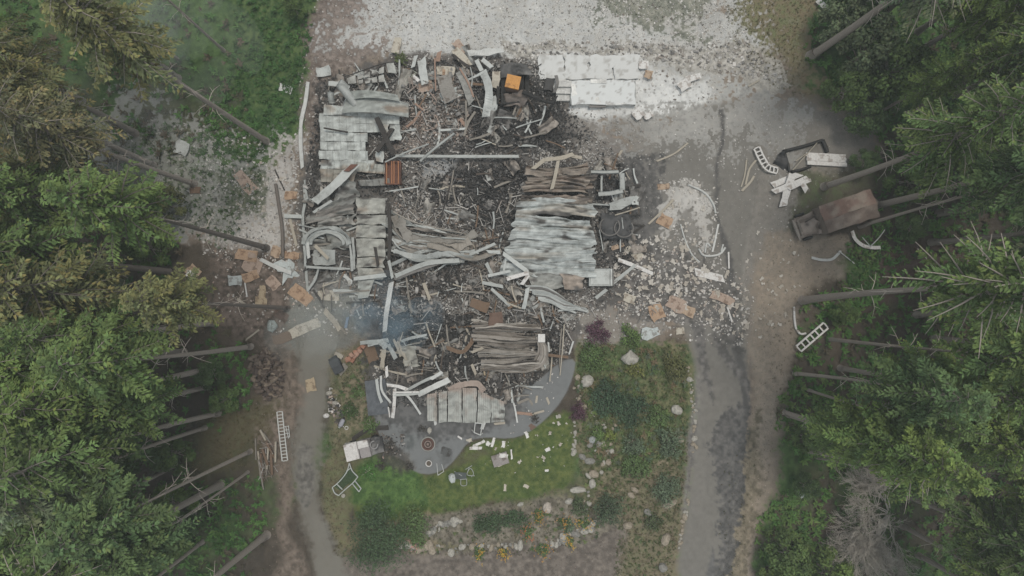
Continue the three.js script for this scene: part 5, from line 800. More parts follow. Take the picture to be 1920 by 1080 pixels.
{ // crumpled canopy
  const c = q4(0, [752, 648, 1.2], [780, 648, 1.2], [788, 686, 0.5], [756, 690, 0.4]); const t = thing('crumpled_sheet', 'crumpled pale square sheet left of the brown roof', 'metal sheet');
  mesh('sheet', sheetGeo(c[0], c[1], c[2], c[3], { nu: 14, nv: 14, wr: 0.5, fu: 0.8, fv: 0.8, crease: 0.3, jag: 0.25, tint: T([0.4, 0.4, 0.36], SOOT, [0.33, 0.31, 0.28], { soot: -0.1 }) }), metalPaint, t);
  const u = thing('leaning_strips', 'pale strips leaning at the left end of the lower ruin', 'metal strips');
  for (const [a, b, w] of [[[728, 646], [742, 672], 7], [[738, 636], [752, 668], 5], [[745, 640], [762, 676], 5], [[720, 656], [716, 690], 8], [[676, 643], [728, 638], 7], [[690, 648], [716, 640], 6], [[712, 640], [726, 652], 12]]) mesh('strip', ribbonGeo([at(...a, 0.8), at((a[0] + b[0]) / 2, (a[1] + b[1]) / 2, 1), at(...b, 0.7)], w * M, 0.03, { twist: 0.5, ragged: 0.2 }), [paleMetal, greyMetal, paleWood][w % 3], u);
  for (const [l, p, w, m] of [['brown curved strip in char above the lower rubble', [[838, 652, 0.8], [866, 660, 1.0], [880, 648, 1.2], [888, 634, 1.0]], 7, brownWood], ['pale stake left of the brown roof\'s lower corner', [[885, 684, 0.6], [892, 702, 0.5]], 5, paleWood], ['thin yellowish stake below the brown roof', [[907, 690, 0.7], [909, 704, 0.5]], 3, yellowBoard], ['pale bar sticking out left of the brown roof', [[884, 661, 1.1], [906, 652, 1.3]], 5, paleWood], ['grey curved strip in the char, lower centre', [[752, 640, 0.7], [770, 634, 0.9], [800, 628, 0.8]], 5, greyMetal]]) plank('strip', l, 'strip', p, w, m, {});
  for (const [l, p, w, m] of [['thin pale pole standing at the ruin\'s lower right corner', [[1058, 608, 1.2], [1055, 650, 1.0], [1050, 704, 0.2]], 2, paleWood], ['second thin pole at the ruin\'s lower right corner', [[1053, 616, 1.0], [1050, 650, 0.9], [1049, 690, 0.2]], 2, greyWood], ['brown rail crossing the two thin poles', [[1022, 665, 0.7], [1066, 670, 0.7]], 5, brownWood], ['pale slanted bar by the purple bush', [[1075, 640, 0.8], [1067, 664, 0.4]], 3, whiteMetal], ['short white upright right of the curled brown roof', [[1028, 642, 0.9], [1030, 660, 0.7]], 3, whiteMetal], ['pale batten on char at the edge of the patio', [[950, 744, 0.3], [992, 741, 0.3]], 2.5, greyWood]]) plank('pole', l, 'pole', p, w, m, { th: 0.08 });
}
// ---- orange machine seat and its burnt machine at the top
{
  const t = thing('burnt_machine', 'burnt black excavator with orange cab roof at the ruin\'s top', 'excavator', at(962, 170));
  const dk = mat([0.028, 0.028, 0.028], { map: texMetal }), org = mat([0.56, 0.27, 0.06], { map: texBoard, roughness: 0.6 });
  mesh('chassis', boxGeo(-1.1, 1.0, 0.3, 0.9, -1.5, 1.5, 0.2), dk, t); mesh('engine_housing', sheetGeo(V(-0.9, 1.3, 0.75), V(1.1, 1.5, 0.7), V(1.2, 1.0, 1.7), V(-0.8, 0.9, 1.8), { nu: 14, nv: 12, wr: 0.8, fu: 1, fv: 1, crease: 0.4, jag: 0.3, tint: T([0.19, 0.165, 0.15], [0.05, 0.045, 0.04], [0.25, 0.19, 0.15], {}) }), metalPaint, t);
  const cab = mesh('cab', boxGeo(-0.62, 0.62, 1.0, 1.95, -0.6, 0.6, 0.03), rustMat, t); cab.rotation.y = -0.2;
  const cr = mesh('cab_roof', boxGeo(-0.64, 0.64, 1.955, 2.08, -0.62, 0.62, 0.03), org, t); cr.rotation.y = -0.22; for (const z of [-0.35, -0.12, 0.12, 0.35]) mesh('rib', boxGeo(-0.5, 0.5, 2.082, 2.1, z - 0.03, z + 0.03), org, cr);
  for (const x of [-1.45, 1.25]) mesh('track', boxGeo(x - 0.2, x + 0.2, 0, 0.7, -1.5, 1.5, 0.14), dk, t);
  const A = (px, py, h) => at(px, py, h).sub(at(962, 170)); mesh('boom', tubeGeo([A(980, 172, 1.6), A(1010, 186, 1.7), A(1036, 194, 1.3)], 0.2, 0.13, 6), dk, t); mesh('stick', tubeGeo([A(1036, 194, 1.3), A(1045, 180, 0.6)], 0.1, 0.08, 6), dk, t); mesh('stick', tubeGeo([A(1034, 198, 1.2), A(1024, 224, 0.3)], 0.12, 0.08, 6), dk, t);
mesh('counterweight', sheetGeo(V(-1.3, 0.9, -2.3), V(1.5, 1.1, -2.2), V(1.6, 1.2, -0.8), V(-1.4, 1.1, -0.9), { nu: 16, nv: 10, wr: 0.6, fu: 0.8, fv: 0.8, crease: 0.3, jag: 0.3, arch: 0.3, tint: T([0.09, 0.09, 0.09], [0.035, 0.035, 0.035], [0.2, 0.2, 0.2], {}) }), metalPaint, t);
}
// upper debris: timbers, sheets, boards
for (const [l, p, w, m, o] of [
  ['long white curved sheet left of the orange-roofed excavator', [[905, 134, 0.8], [914, 155, 1.0], [917, 180, 0.9], [910, 222, 0.4]], 15, paleMetal, { twist: 0.6 }], ['short pale pipe top left of the excavator', [[893, 112, 0.8], [903, 132, 0.8]], 8, paleMetal], ['second pale pipe top left of the excavator', [[905, 112, 0.9], [922, 126, 0.8]], 8, paleMetal],
  ['pale half-round sheet below the curved white sheet', [[924, 178, 0.5], [927, 200, 0.5], [922, 212, 0.4]], 11, paleMetal, { twist: 0.6 }], ['bent pale sheet propped left of the excavator', [[931, 132, 0.9], [930, 150, 0.9], [925, 166, 0.6]], 15, creamBoard],
  ['wide white board slanting in the upper rubble', [[850, 90, 0.5], [866, 108, 0.6], [878, 124, 0.5]], 16, creamBoard], ['long white curled sheet above the excavator', [[878, 100, 0.6], [910, 98, 0.8], [940, 94, 0.7]], 12, whiteMetal, { twist: 0.5 }], ['grey upright panel in the upper rubble', [[790, 110, 1.0], [793, 135, 1.0], [797, 156, 0.8]], 15, paleMetal], ['pale bar left of the grey upright panel', [[780, 104, 0.8], [774, 126, 0.8]], 7, paleMetal],
  ['thin white strip in the upper rubble', [[774, 142, 0.9], [786, 152, 0.8]], 6, whitePaint], ['thin vertical lath in the upper rubble', [[815, 108, 1.2], [816, 140, 1.1], [817, 170, 0.8]], 2.5, pinkWood], ['long pink lath sloping down right in the upper rubble', [[862, 128, 0.9], [878, 156, 0.8], [888, 182, 0.6]], 3, pinkWood],
  ['long pink lath sloping down left', [[788, 208, 0.8], [778, 224, 0.7], [762, 238, 0.6]], 5, pinkWood], ['short pink lath below the bowed sheet', [[778, 194, 0.9], [794, 206, 0.8]], 3, pinkWood], ['pair-end pink lath near the upper heap\'s right side', [[862, 222, 0.6], [874, 238, 0.5]], 6, pinkWood], ['upright pink board at the top of the heap', [[824, 96, 0.8], [820, 118, 0.7]], 8, pinkWood],
  ['dark brown lath beside the pink heap', [[800, 176, 0.7], [786, 200, 0.7]], 3, brownWood], ['grey triangular sheet above the pink heap', [[846, 190, 0.8], [838, 168, 1.0], [832, 140, 0.9]], 26, mat([0.27, 0.26, 0.24], { map: texBoard })], ['dusty grey board right of the triangular sheet', [[860, 130, 0.7], [874, 160, 0.7], [884, 190, 0.5]], 16, concreteMat]]) plank('debris_board', l, 'board', p, w, m, o || {});
for (const [l, x, y, w, h, a, m] of [
  ['cream panel standing at the upper left of the ash field', 744, 85, 15, 32, 8, creamBoard], ['tan panel lying in ash at the top centre', 862, 88, 14, 28, -38, pinkBoard], ['orange-tan panel in the middle of the upper rubble', 840, 142, 22, 20, 8, orangeBoard], ['cream torn sheet round the orange-tan panel', 836, 132, 34, 16, 2, creamBoard], ['white foam sheet with a dark hole in the upper rubble', 846, 178, 40, 22, -24, paleBoard], ['dusty pink sheet under the pale panel', 798, 162, 28, 20, -10, pinkBoard], ['pale green tilted sheet in the upper rubble', 764, 142, 24, 24, 30, mat([0.36, 0.38, 0.33], { map: texBoard })],
  ['white square hatch at the white slab\'s right end', 1207, 122, 18, 14, 0, whitePaint], ['tan panel beside the white square hatch', 1216, 140, 14, 16, 15, tanBoard], ['white bent sheet on ash right of the white slab', 1300, 146, 30, 12, -18, whitePaint], ['white crumpled sheet below the bent one', 1284, 158, 24, 20, -30, whitePaint], ['broken white slab right below the big white tarp', 1196, 214, 20, 18, -40, whitePaint], ['second broken white slab below the big white tarp', 1216, 216, 18, 12, -30, whitePaint]]) panel('panel', l, 'panel', x, y, w, h, a, m, { h: 0.35 });
// white slab and covered box
{
  const t = thing('covered_trailer', 'large rectangular white box covered in ash at top right of the ruin', 'trailer', at(1129, 178));
  const W = 3.0, D = 1.15, wh = mat([0.74, 0.76, 0.755], { map: texAshBig, roughness: 0.8 });
  mesh('body', boxGeo(-W + 0.05, W - 0.05, 0, 0.6, -D + 0.05, D - 0.05, 0.04), wh, t);
  const tint = (um, vm) => mix3([0.55, 0.575, 0.575], [0.34, 0.34, 0.33], sstep(0.3, 0.5, fbm(um * 2.6 + 4, vm * 3, 3, 4) + 0.14 * sstep(0.6, 1.1, Math.abs(vm - 1.15)))); mesh('roof', sheetGeo(V(-W, 0.64, -D), V(W, 0.64, -D), V(W, 0.64, D), V(-W, 0.64, D), { nu: 40, nv: 18, wr: 0.12, fu: 0.9, fv: 1.1, jag: 0.1, tint }), mat([1, 1, 1], { vertexColors: true, roughness: 0.75 }), t);
  mesh('hatch', boxGeo(-1.2, 0.3, 0.66, 0.72, -D - 0.08, -D + 0.3, 0.04), wh, t);
  mesh('step', boxGeo(-1.3, 0.25, 0.3, 0.45, D, D + 0.2, 0.03), steel, t);
  mesh('end_rail', boxGeo(-W - 0.06, -W - 0.01, 0.1, 0.62, -D, D, 0.01), greyMetal, t); mesh('end_rail', boxGeo(W + 0.01, W + 0.06, 0.1, 0.62, -D, D, 0.01), greyMetal, t);
  const s = thing('white_slab', 'low white ash-covered slab behind the covered box', 'slab', at(1104, 128));
  const wt = mat([0.66, 0.675, 0.67], { map: texAshBig }); for (let i = 0; i < 4; i++) { const c = [V(-4.75 + i * 2.36, 0.2, -1.2), V(-4.75 + i * 2.36 + 2.35, 0.22, -1.15), V(-4.75 + i * 2.36 + 2.35, 0.22, 1.1), V(-4.75 + i * 2.36, 0.2, 1.15)]; mesh('slab_panel', sheetGeo(...c, { nu: 16, nv: 16, wr: 0.1, fu: 0.8, fv: 0.8, jag: 0.22, seed: 70 + i * 9, tint: (u, v, a, b, q) => mul(mix3([0.52, 0.535, 0.53], [0.36, 0.36, 0.345], sstep(0.1, 0.5, fbm(u * 2.6 + q, v * 2.6, q, 4))), 1) }), mat([1, 1, 1], { vertexColors: true }), s); }
  mesh('step', boxGeo(-3.4, -1.9, 0, 0.35, 1.25, 2.2, 0.04), wt, s);
  const st = thing('ash_covered_steps', 'small pale stepped block left of the covered white box', 'steps', at(1054, 178)); for (let i = 0; i < 3; i++) mesh('step', boxGeo(-0.6, 0.8, 0.0, 0.3 + i * 0.22, 0.4 - i * 0.6 - 0.3, 0.4 - i * 0.6 + 0.27, 0.03), wt, st);
}
plank('curved_fender', 'dark curved fin standing left of the covered white box', 'fender', [[1042, 140, 0.7], [1045, 156, 0.9], [1040, 172, 0.6]], 6, steel, { twist: 0.6 });
panel('metal_sheet', 'black plate between excavator and white steps', 'metal sheet', 1030, 158, 16, 22, 8, blackPlastic, { h: 0.4 });
// ---- single wrecked pieces lying in the ruin
{
  const r = RNG(2024), sheets = [], laths = [];
  for (let i = 0; i < 10; i++) { const w = rr(0.7, 1.5, r), d = rr(0.45, 0.9, r); const g = sheetGeo(V(-w, 0.15, -d), V(w, 0.25, -d * 0.8), V(w * 0.9, 0.1, d), V(-w, 0.1, d * 0.9), { nu: 12, nv: 10, wr: 0.6, fu: 0.9, fv: 1.2, crease: 0.35, jag: 0.3, slip: 0.3, rib: i % 2 ? 0.03 : 0, pitch: 0.2, seed: 900 + i * 7, tint: T([[0.4, 0.42, 0.41], [0.26, 0.26, 0.25], [0.31, 0.28, 0.25], [0.36, 0.35, 0.32], [0.17, 0.165, 0.16]][i % 5], SOOT, [0.3, 0.27, 0.24], { soot: 0.04 }) }); sheets.push(g); }
  const lm = [charWood, charWood, darkWood, greyWood, paleWood, brownWood, greyMetal, paleMetal];
  for (let i = 0; i < 10; i++) { const L = rr(0.5, 1.4, r); laths.push(ribbonGeo([V(-L, 0.1, 0), V(0, rr(0.1, 0.3, r), rr(-0.15, 0.15, r)), V(L, rr(0.05, 0.4, r), rr(-0.2, 0.2, r))], rr(0.07, 0.2, r), 0.07, { ragged: 0.25, twist: 0.5, segs: 8 })); }
  const Zs = [
    ['in the upper heap left of the excavator', [[770, 115], [900, 105], [900, 200], [870, 260], [760, 250]], 16, 34], ['in black char below the excavator', [[900, 190], [1030, 195], [1050, 285], [890, 285]], 12, 26], ['in the ash between steel beam and twisted strips', [[750, 345], [960, 310], [960, 400], [890, 440], [760, 400]], 10, 30],
    ['between twisted strips and the east roof', [[870, 440], [945, 430], [950, 510], [880, 500]], 12, 24], ['in the rubble below the twisted strips', [[735, 500], [890, 500], [900, 590], [740, 590]], 14, 40], ['in the rubble under the fallen truss', [[890, 510], [1030, 545], [1080, 590], [1060, 610], [900, 590]], 16, 36],
    ['in the char of the lower ruin', [[720, 640], [880, 600], [885, 700], [730, 715]], 18, 40], ['on the char between brown roof and patio', [[900, 700], [1040, 670], [1030, 700], [955, 755], [945, 735]], 8, 26], ['in the burnt strip right of the east roof', [[1118, 300], [1190, 320], [1200, 470], [1125, 480]], 12, 22], ['along the west wing\'s lower edge', [[575, 500], [690, 505], [720, 570], [690, 600], [600, 560]], 10, 22], ['on the west wing\'s crumpled heap', [[572, 350], [720, 345], [720, 370], [668, 440], [572, 500]], 14, 18], ['around the toppled wall and ducts', [[615, 140], [770, 125], [775, 165], [625, 200]], 8, 16],
  ];
  for (const [where, px, ns, nl] of Zs) {
    const P = wpoly(px);
    for (let i = 0; i < ns; i++) { const [x, z] = inside(P, r), k = Math.floor(r() * 10), o = mesh('scrap_sheet', sheets[k], metalPaint); o.position.set(x, rr(0.05, 0.45, r), z); o.rotation.set(rr(-0.35, 0.35, r), r() * 6.28, rr(-0.35, 0.35, r)); o.scale.setScalar(rr(0.35, 0.95, r)); tag(o, `crumpled ${['pale', 'grey', 'brownish', 'dusty', 'sooty'][k % 5]} metal scrap ${where}`, 'metal scrap', `metal scraps ${where}`); loose.push([o, `${['pale', 'grey', 'brownish', 'dusty', 'sooty'][k % 5]} crumpled metal scrap`, ruinMarks]); }
    for (let i = 0; i < nl; i++) { const [x, z] = inside(P, r), k = Math.floor(r() * 8), o = mesh('broken_lath', laths[Math.floor(r() * 10)], lm[k]); o.position.set(x, rr(0.05, 0.5, r), z); o.rotation.set(0, Math.round(r() * 4) * 1.57 + rr(-0.5, 0.5, r), rr(-0.2, 0.2, r)); o.scale.setScalar(rr(0.5, 1.25, r)); const w = ['charred black', 'charred black', 'dark brown', 'ash-grey', 'pale', 'brown', 'grey metal', 'pale metal'][k]; tag(o, `${w} broken bar ${where}`, 'broken bar', `broken bars ${where}`); loose.push([o, `${w} broken bar`, ruinMarks]); }
  }
}
// ---- rubble of the burnt house (nobody could count it)
const chip = flat(new THREE.BoxGeometry(1, 0.35, 0.6)), shard = (() => { const g = new THREE.TetrahedronGeometry(0.6, 0); g.scale(1, 0.6, 1); return flat(g); })(), stick = flat(new THREE.BoxGeometry(2.6, 0.16, 0.16)), curl = flat(new THREE.CylinderGeometry(0.5, 0.6, 0.5, 7, 1, true, 0, 3.6).rotateX(1.2));
const BLK = [[0.033, 0.033, 0.033], [0.045, 0.045, 0.045], [0.062, 0.061, 0.06], [0.09, 0.088, 0.086]], GRY = [[0.19, 0.188, 0.182], [0.26, 0.256, 0.247], [0.34, 0.334, 0.32], [0.135, 0.133, 0.128]], WHT = [[0.42, 0.41, 0.39], [0.5, 0.49, 0.47], [0.34, 0.33, 0.31]], PNK = [[0.32, 0.26, 0.22], [0.26, 0.205, 0.175], [0.36, 0.315, 0.28]], BWN = [[0.16, 0.142, 0.126], [0.11, 0.098, 0.088], [0.22, 0.2, 0.18]];
const houseP = [[600, 150], [760, 112], [1000, 112], [1060, 200], [1170, 300], [1190, 480], [1150, 560], [1090, 600], [1052, 640], [1040, 690], [955, 755], [720, 765], [700, 700], [720, 620], [690, 560], [575, 500], [570, 360]];
const midP = [[740, 340], [990, 300], [970, 400], [945, 500], [1060, 580], [1070, 660], [880, 700], [720, 690], [730, 520], [740, 420]];
const rub = { seed: 31, tilt: 0.8, y: 0.02, patch: true };
const MIX = [BLK[0], BLK[1], BLK[2], BLK[3], GRY[3], BWN[1], GRY[0], BWN[0], GRY[1], GRY[2], BWN[2], WHT[2], WHT[0]], DARK = [BLK[0], BLK[0], BLK[1], BLK[1], BLK[2], BLK[2], BLK[3], GRY[3], GRY[0]], WARM = [BLK[3], BWN[1], BWN[0], GRY[1], BWN[2], GRY[2], PNK[1], PNK[0], WHT[2], PNK[2]];
scatter('burnt_rubble', 'grey and black burnt rubble filling the ruin', 'rubble', chip, tintMat, [
  { p: houseP, d: 24, s: [0.05, 0.22], y: [0, 0.15], c: MIX }, { p: midP, d: 30, s: [0.05, 0.24], y: [0, 0.3], c: MIX },
  { p: [[880, 130], [1010, 130], [1060, 215], [1060, 290], [880, 290]], d: 26, s: [0.05, 0.24], y: [0, 0.25], c: DARK }, { p: [[745, 350], [985, 305], [975, 390], [860, 420], [760, 400]], d: 26, s: [0.05, 0.2], y: [0, 0.25], c: DARK },
  { p: [[745, 215], [880, 160], [885, 285], [745, 290]], d: 24, s: [0.05, 0.26], y: [0, 0.25], c: WARM }, { p: [[740, 380], [900, 420], [950, 500], [900, 560], [740, 520]], d: 22, s: [0.05, 0.26], y: [0, 0.3], c: WARM }, { p: [[950, 690], [1050, 640], [1045, 680], [965, 750], [950, 760]], d: 24, s: [0.05, 0.26], y: [0, 0.25], c: [...DARK, BWN[0], GRY[1]] },
], rub);
scatter('burnt_shards', 'pale and dark shards scattered over the rubble', 'rubble', shard, tintMat, [
  { p: houseP, d: 6, s: [0.08, 0.34], y: [0, 0.25], c: [...MIX, WHT[2]] }, { p: midP, d: 7, s: [0.08, 0.36], y: [0, 0.4], c: [...MIX, WHT[2], WHT[0]] },
], { ...rub, seed: 32 });
scatter('charred_sticks', 'charred and ash-grey sticks in the rubble', 'rubble', stick, tintMat, [
  { p: houseP, d: 2.2, s: [0.1, 0.42], y: [0.05, 0.4], c: MIX }, { p: midP, d: 4.5, s: [0.1, 0.5], y: [0.1, 0.55], c: [...MIX, WHT[2]] },
  { p: [[880, 470], [1000, 490], [1060, 590], [880, 600]], d: 5, s: [0.12, 0.5], y: [0.2, 0.7], c: [GRY[0], GRY[1], GRY[2], WHT[2], BWN[0], BWN[2]] },
  { p: [[770, 150], [870, 150], [870, 250], [760, 250]], d: 6, s: [0.12, 0.5], y: [0.1, 0.8], c: [...BWN, ...PNK, GRY[2]] },
  { p: [[1150, 480], [1240, 470], [1230, 600], [1080, 600]], d: 1.5, s: [0.1, 0.4], y: [0.05, 0.2], c: [...GRY, ...BLK, WHT[0]] },
], { ...rub, seed: 33, tilt: 0.35 });
scatter('twisted_scrap', 'curled scraps of metal in the rubble', 'rubble', curl, tintMat, [
  { p: houseP, d: 1, s: [0.12, 0.5], y: [0.05, 0.4], c: [...MIX, WHT[2]] }, { p: midP, d: 1.6, s: [0.12, 0.55], y: [0.1, 0.5], c: [...MIX, WHT[2]] },
  { p: [[780, 110], [920, 110], [900, 250], [770, 240]], d: 2, s: [0.2, 0.6], y: [0.1, 0.6], c: [...GRY, WHT[2], PNK[0]] },
], { ...rub, seed: 34, tilt: 1.4 });
scatter('insulation_scraps', 'small pale insulation and ash scraps strewn round the house', 'debris', chip, tintMat, [
  { p: [[1130, 450], [1330, 440], [1420, 560], [1400, 650], [1290, 640], [1090, 600]], d: 5, s: [0.05, 0.26], c: [...WHT, GRY[2], PNK[2]] },
  { p: [[1180, 300], [1480, 230], [1560, 330], [1480, 500], [1440, 640], [1380, 640], [1330, 450], [1200, 460]], d: 0.8, s: [0.04, 0.18], c: WHT },
  { p: [[700, -40], [1340, -40], [1420, 100], [1330, 205], [1010, 210], [900, 110], [720, 130]], d: 7, s: [0.05, 0.26], c: [...WHT, ...WHT, GRY[1], BWN[0]] },
  { p: [[950, 80], [1400, 78], [1480, 160], [1380, 140], [1200, 105], [960, 118]], d: 10, s: [0.1, 0.42], c: [...WHT, ...GRY, BWN[2]] },
  { p: [[600, -40], [760, -40], [720, 120], [600, 150], [575, 330], [545, 330], [560, 150]], d: 4, s: [0.04, 0.16], c: [...WHT, ...BWN, GRY[2]] },
  { p: [[420, 330], [560, 260], [565, 500], [440, 480]], d: 9, s: [0.05, 0.3], c: [...WHT, ...GRY, PNK[2]] },
  { p: [[560, 500], [690, 510], [700, 600], [620, 640], [540, 560]], d: 8, s: [0.05, 0.3], c: [...WHT, ...GRY] },
  { p: [[770, 140], [880, 140], [880, 260], [770, 270]], d: 12, s: [0.08, 0.36], y: [0, 0.4], c: [...PNK, ...WHT, ...GRY] },
  { p: [[1080, 560], [1250, 570], [1260, 625], [1090, 640]], d: 8, s: [0.06, 0.3], c: [...WHT, ...GRY, PNK[0]] },
  { p: [[950, 740], [1060, 690], [1030, 780], [960, 820]], d: 2, s: [0.05, 0.2], y: [0.07, 0.09], c: WHT },
  { p: [[870, 820], [1080, 800], [1070, 880], [900, 900]], d: 0.6, s: [0.05, 0.16], c: WHT },
  { p: [[1190, 440], [1330, 450], [1400, 560], [1400, 640], [1300, 610], [1190, 590]], d: 6, s: [0.06, 0.3], c: [...WHT, WHT[1], PNK[2]] },
  { p: [[380, 250], [560, 250], [560, 520], [380, 480]], d: 7, s: [0.05, 0.26], c: [...WHT, ...WHT, GRY[2]] },
  { p: [[210, 220], [400, 230], [470, 320], [400, 440], [260, 420]], d: 4, s: [0.05, 0.24], c: [...WHT, GRY[2]] },
  { p: [[400, 460], [560, 480], [620, 620], [520, 640], [400, 580]], d: 3, s: [0.05, 0.24], c: [...WHT, ...PNK] },
  { p: [[560, 120], [600, 120], [580, 560], [548, 560]], d: 6, s: [0.05, 0.2], c: [...GRY, ...WHT, ...BWN] },
  { p: [[1060, 210], [1200, 220], [1220, 300], [1110, 300]], d: 9, s: [0.05, 0.2], c: [...GRY, WHT[2], BWN[2]] },
  { p: [[1236, 350], [1270, 332], [1310, 338], [1345, 380], [1348, 440], [1332, 480], [1336, 430], [1326, 390], [1300, 366], [1272, 366], [1262, 400], [1276, 450], [1300, 484], [1276, 462], [1250, 410], [1252, 372]], d: 24, s: [0.05, 0.24], c: [...WHT, ...WHT, GRY[2]] },
  { p: [[1180, 200], [1420, 190], [1500, 250], [1480, 330], [1240, 300]], d: 5, s: [0.04, 0.16], c: [...WHT, GRY[2]] },
  { p: [[1290, 380], [1322, 390], [1330, 440], [1300, 460]], d: 3, s: [0.04, 0.18], c: [GRY[1], GRY[0], WHT[2]] },
], { seed: 36, tilt: 0.5, flat: 0.7, y: 0.02 });
scatter('gravel', 'loose gravel and clods on yard, dirt track and verges', 'gravel', shard, tintMat, [
  { p: [[1150, 220], [1330, 190], [1450, 190], [1620, 230], [1620, 330], [1500, 360], [1460, 500], [1420, 560], [1350, 480], [1210, 460]], d: 9, s: [0.03, 0.12], c: [[0.27, 0.255, 0.23], [0.2, 0.19, 0.17], [0.34, 0.33, 0.3], [0.16, 0.145, 0.125]] },
  { p: [[1440, 430], [1590, 440], [1580, 520], [1500, 560], [1490, 680], [1455, 780], [1440, 930], [1400, 1100], [1370, 1100], [1410, 900], [1410, 640]], d: 10, s: [0.04, 0.16], c: [[0.26, 0.22, 0.175], [0.17, 0.14, 0.11], [0.32, 0.28, 0.23], [0.12, 0.11, 0.07]] },
  { p: [[480, 640], [560, 620], [560, 760], [540, 1000], [580, 1100], [500, 1100], [520, 900], [470, 780]], d: 10, s: [0.04, 0.16], c: [[0.16, 0.13, 0.1], [0.1, 0.08, 0.065], [0.2, 0.165, 0.135]] },
  { p: [[640, 1050], [900, 1035], [1100, 1010], [1170, 960], [1170, 1050], [1140, 1100], [640, 1100]], d: 8, s: [0.04, 0.14], c: [[0.16, 0.13, 0.11], [0.1, 0.085, 0.07], [0.2, 0.17, 0.145]] },
  { p: [[590, -60], [800, -60], [740, 110], [620, 150], [570, 330], [545, 330], [560, 200], [585, 90]], d: 10, s: [0.04, 0.15], c: [[0.17, 0.14, 0.12], [0.1, 0.085, 0.07], [0.24, 0.21, 0.19]] },
  { p: [[1160, 890], [1290, 880], [1260, 1090], [1150, 1090]], d: 8, s: [0.04, 0.16], c: [[0.22, 0.185, 0.135], [0.13, 0.12, 0.075], [0.28, 0.24, 0.19]] },
  { p: [[700, -60], [1340, -60], [1400, 60], [1380, 120], [1000, 110], [720, 110]], d: 12, s: [0.05, 0.18], c: [[0.5, 0.5, 0.48], [0.3, 0.3, 0.28], [0.2, 0.2, 0.18], [0.6, 0.6, 0.58]] },
], { seed: 38, tilt: 1, y: 0.015 });

// ---------------------------------------------------------------- boards flung out of the house
for (const [l, x, y, w, h, a, m, o] of [
  ['long tan board on ash, farthest upper left of the flung boards', 459, 341, 46, 22, 52, pinkBoard], ['small brown board in ashy plants left of the long tan board', 366, 357, 20, 13, 0, brownWood], ['orange-stained board beside the dark bent pole', 545, 366, 24, 15, 0, orangeBoard], ['tan board just left of the dark pole\'s foot', 518, 472, 18, 22, 20, tanBoard], ['dark orange board at the foot of the dark pole', 547, 479, 28, 14, 4, orangeBoard],
  ['broad tan board, uppermost of the left-hand heap', 463, 478, 40, 20, 12, orangeBoard], ['large dusty board in the middle of the left-hand heap', 474, 496, 34, 34, 30, pinkBoard], ['orange board at the lower end of the left-hand heap', 470, 518, 30, 18, -24, orangeBoard], ['pale blue-white sheet at the left end of the board heap', 441, 526, 26, 19, -4, paleBoard], ['tan board with a torn white corner alone on dark soil', 362, 509, 24, 20, 42, tanBoard], ['torn white sheet on the lone tan board', 357, 514, 18, 12, 20, whitePaint, { h: 0.16, rag: 0.25 }],
  ['yellowish board standing upright below the board heap', 492, 548, 13, 26, 3, yellowBoard], ['yellowish board at the lower end of the upright yellowish one', 489, 565, 22, 16, 10, yellowBoard], ['orange board on brown soil left of the ruin', 565, 553, 44, 24, 40, orangeBoard], ['dusty orange board between board heap and ruin', 512, 530, 26, 20, 50, pinkBoard], ['cream board at the ruin\'s left wall', 616, 554, 38, 18, 3, creamBoard], ['crumpled pale blue sheet at the end of the white rail', 541, 505, 30, 34, -25, paleBoard, { rag: 0.2, bend: 0.3 }],
  ['wide cream board with jagged end by the narrow drive', 572, 615, 58, 19, -25, creamBoard, { th: 0.08 }], ['brown board left of the wide cream board', 529, 634, 36, 18, -18, brownWood], ['tan board alone on the narrow drive', 582, 722, 18, 24, -12, yellowBoard], ['brown board left of the cream board on the soil', 528, 592, 26, 16, 30, mat([0.13, 0.09, 0.07], { map: texBoard })],
  ['tan square board on the yard right of the ruin', 1246, 415, 26, 22, 32, orangeBoard], ['small tan board at the ash ring\'s upper left', 1244, 350, 22, 11, -4, tanBoard], ['tan board, leftmost of the three below the yard debris', 1231, 585, 26, 30, -18, orangeBoard], ['tan board, middle of the three below the yard debris', 1268, 570, 34, 26, 30, pinkBoard], ['tan board, rightmost of the three below the yard debris', 1288, 582, 28, 18, 24, tanBoard], ['tan board with dark stripes at the driveway\'s top', 1355, 559, 46, 15, 21, pinkBoard], ['pinkish scrap right of the east roof', 1190, 474, 34, 16, 46, creamBoard], ['small tan board near the east roof\'s lower right', 1158, 462, 26, 8, -18, tanBoard], ['dusty tan board among scraps left of the three tan boards', 1180, 560, 22, 16, 20, creamBoard], ['grey-white fabric heap at the garden\'s top', 1218, 624, 30, 18, -20, paleBoard, { rag: 0.25, bend: 0.3 }],
  ['small tan piece at the top of the garden\'s right edge', 1275, 620, 16, 12, -10, creamBoard],
]) panel('board', l, 'board', x, y, w, h, a, m, o || { h: 0.1 });
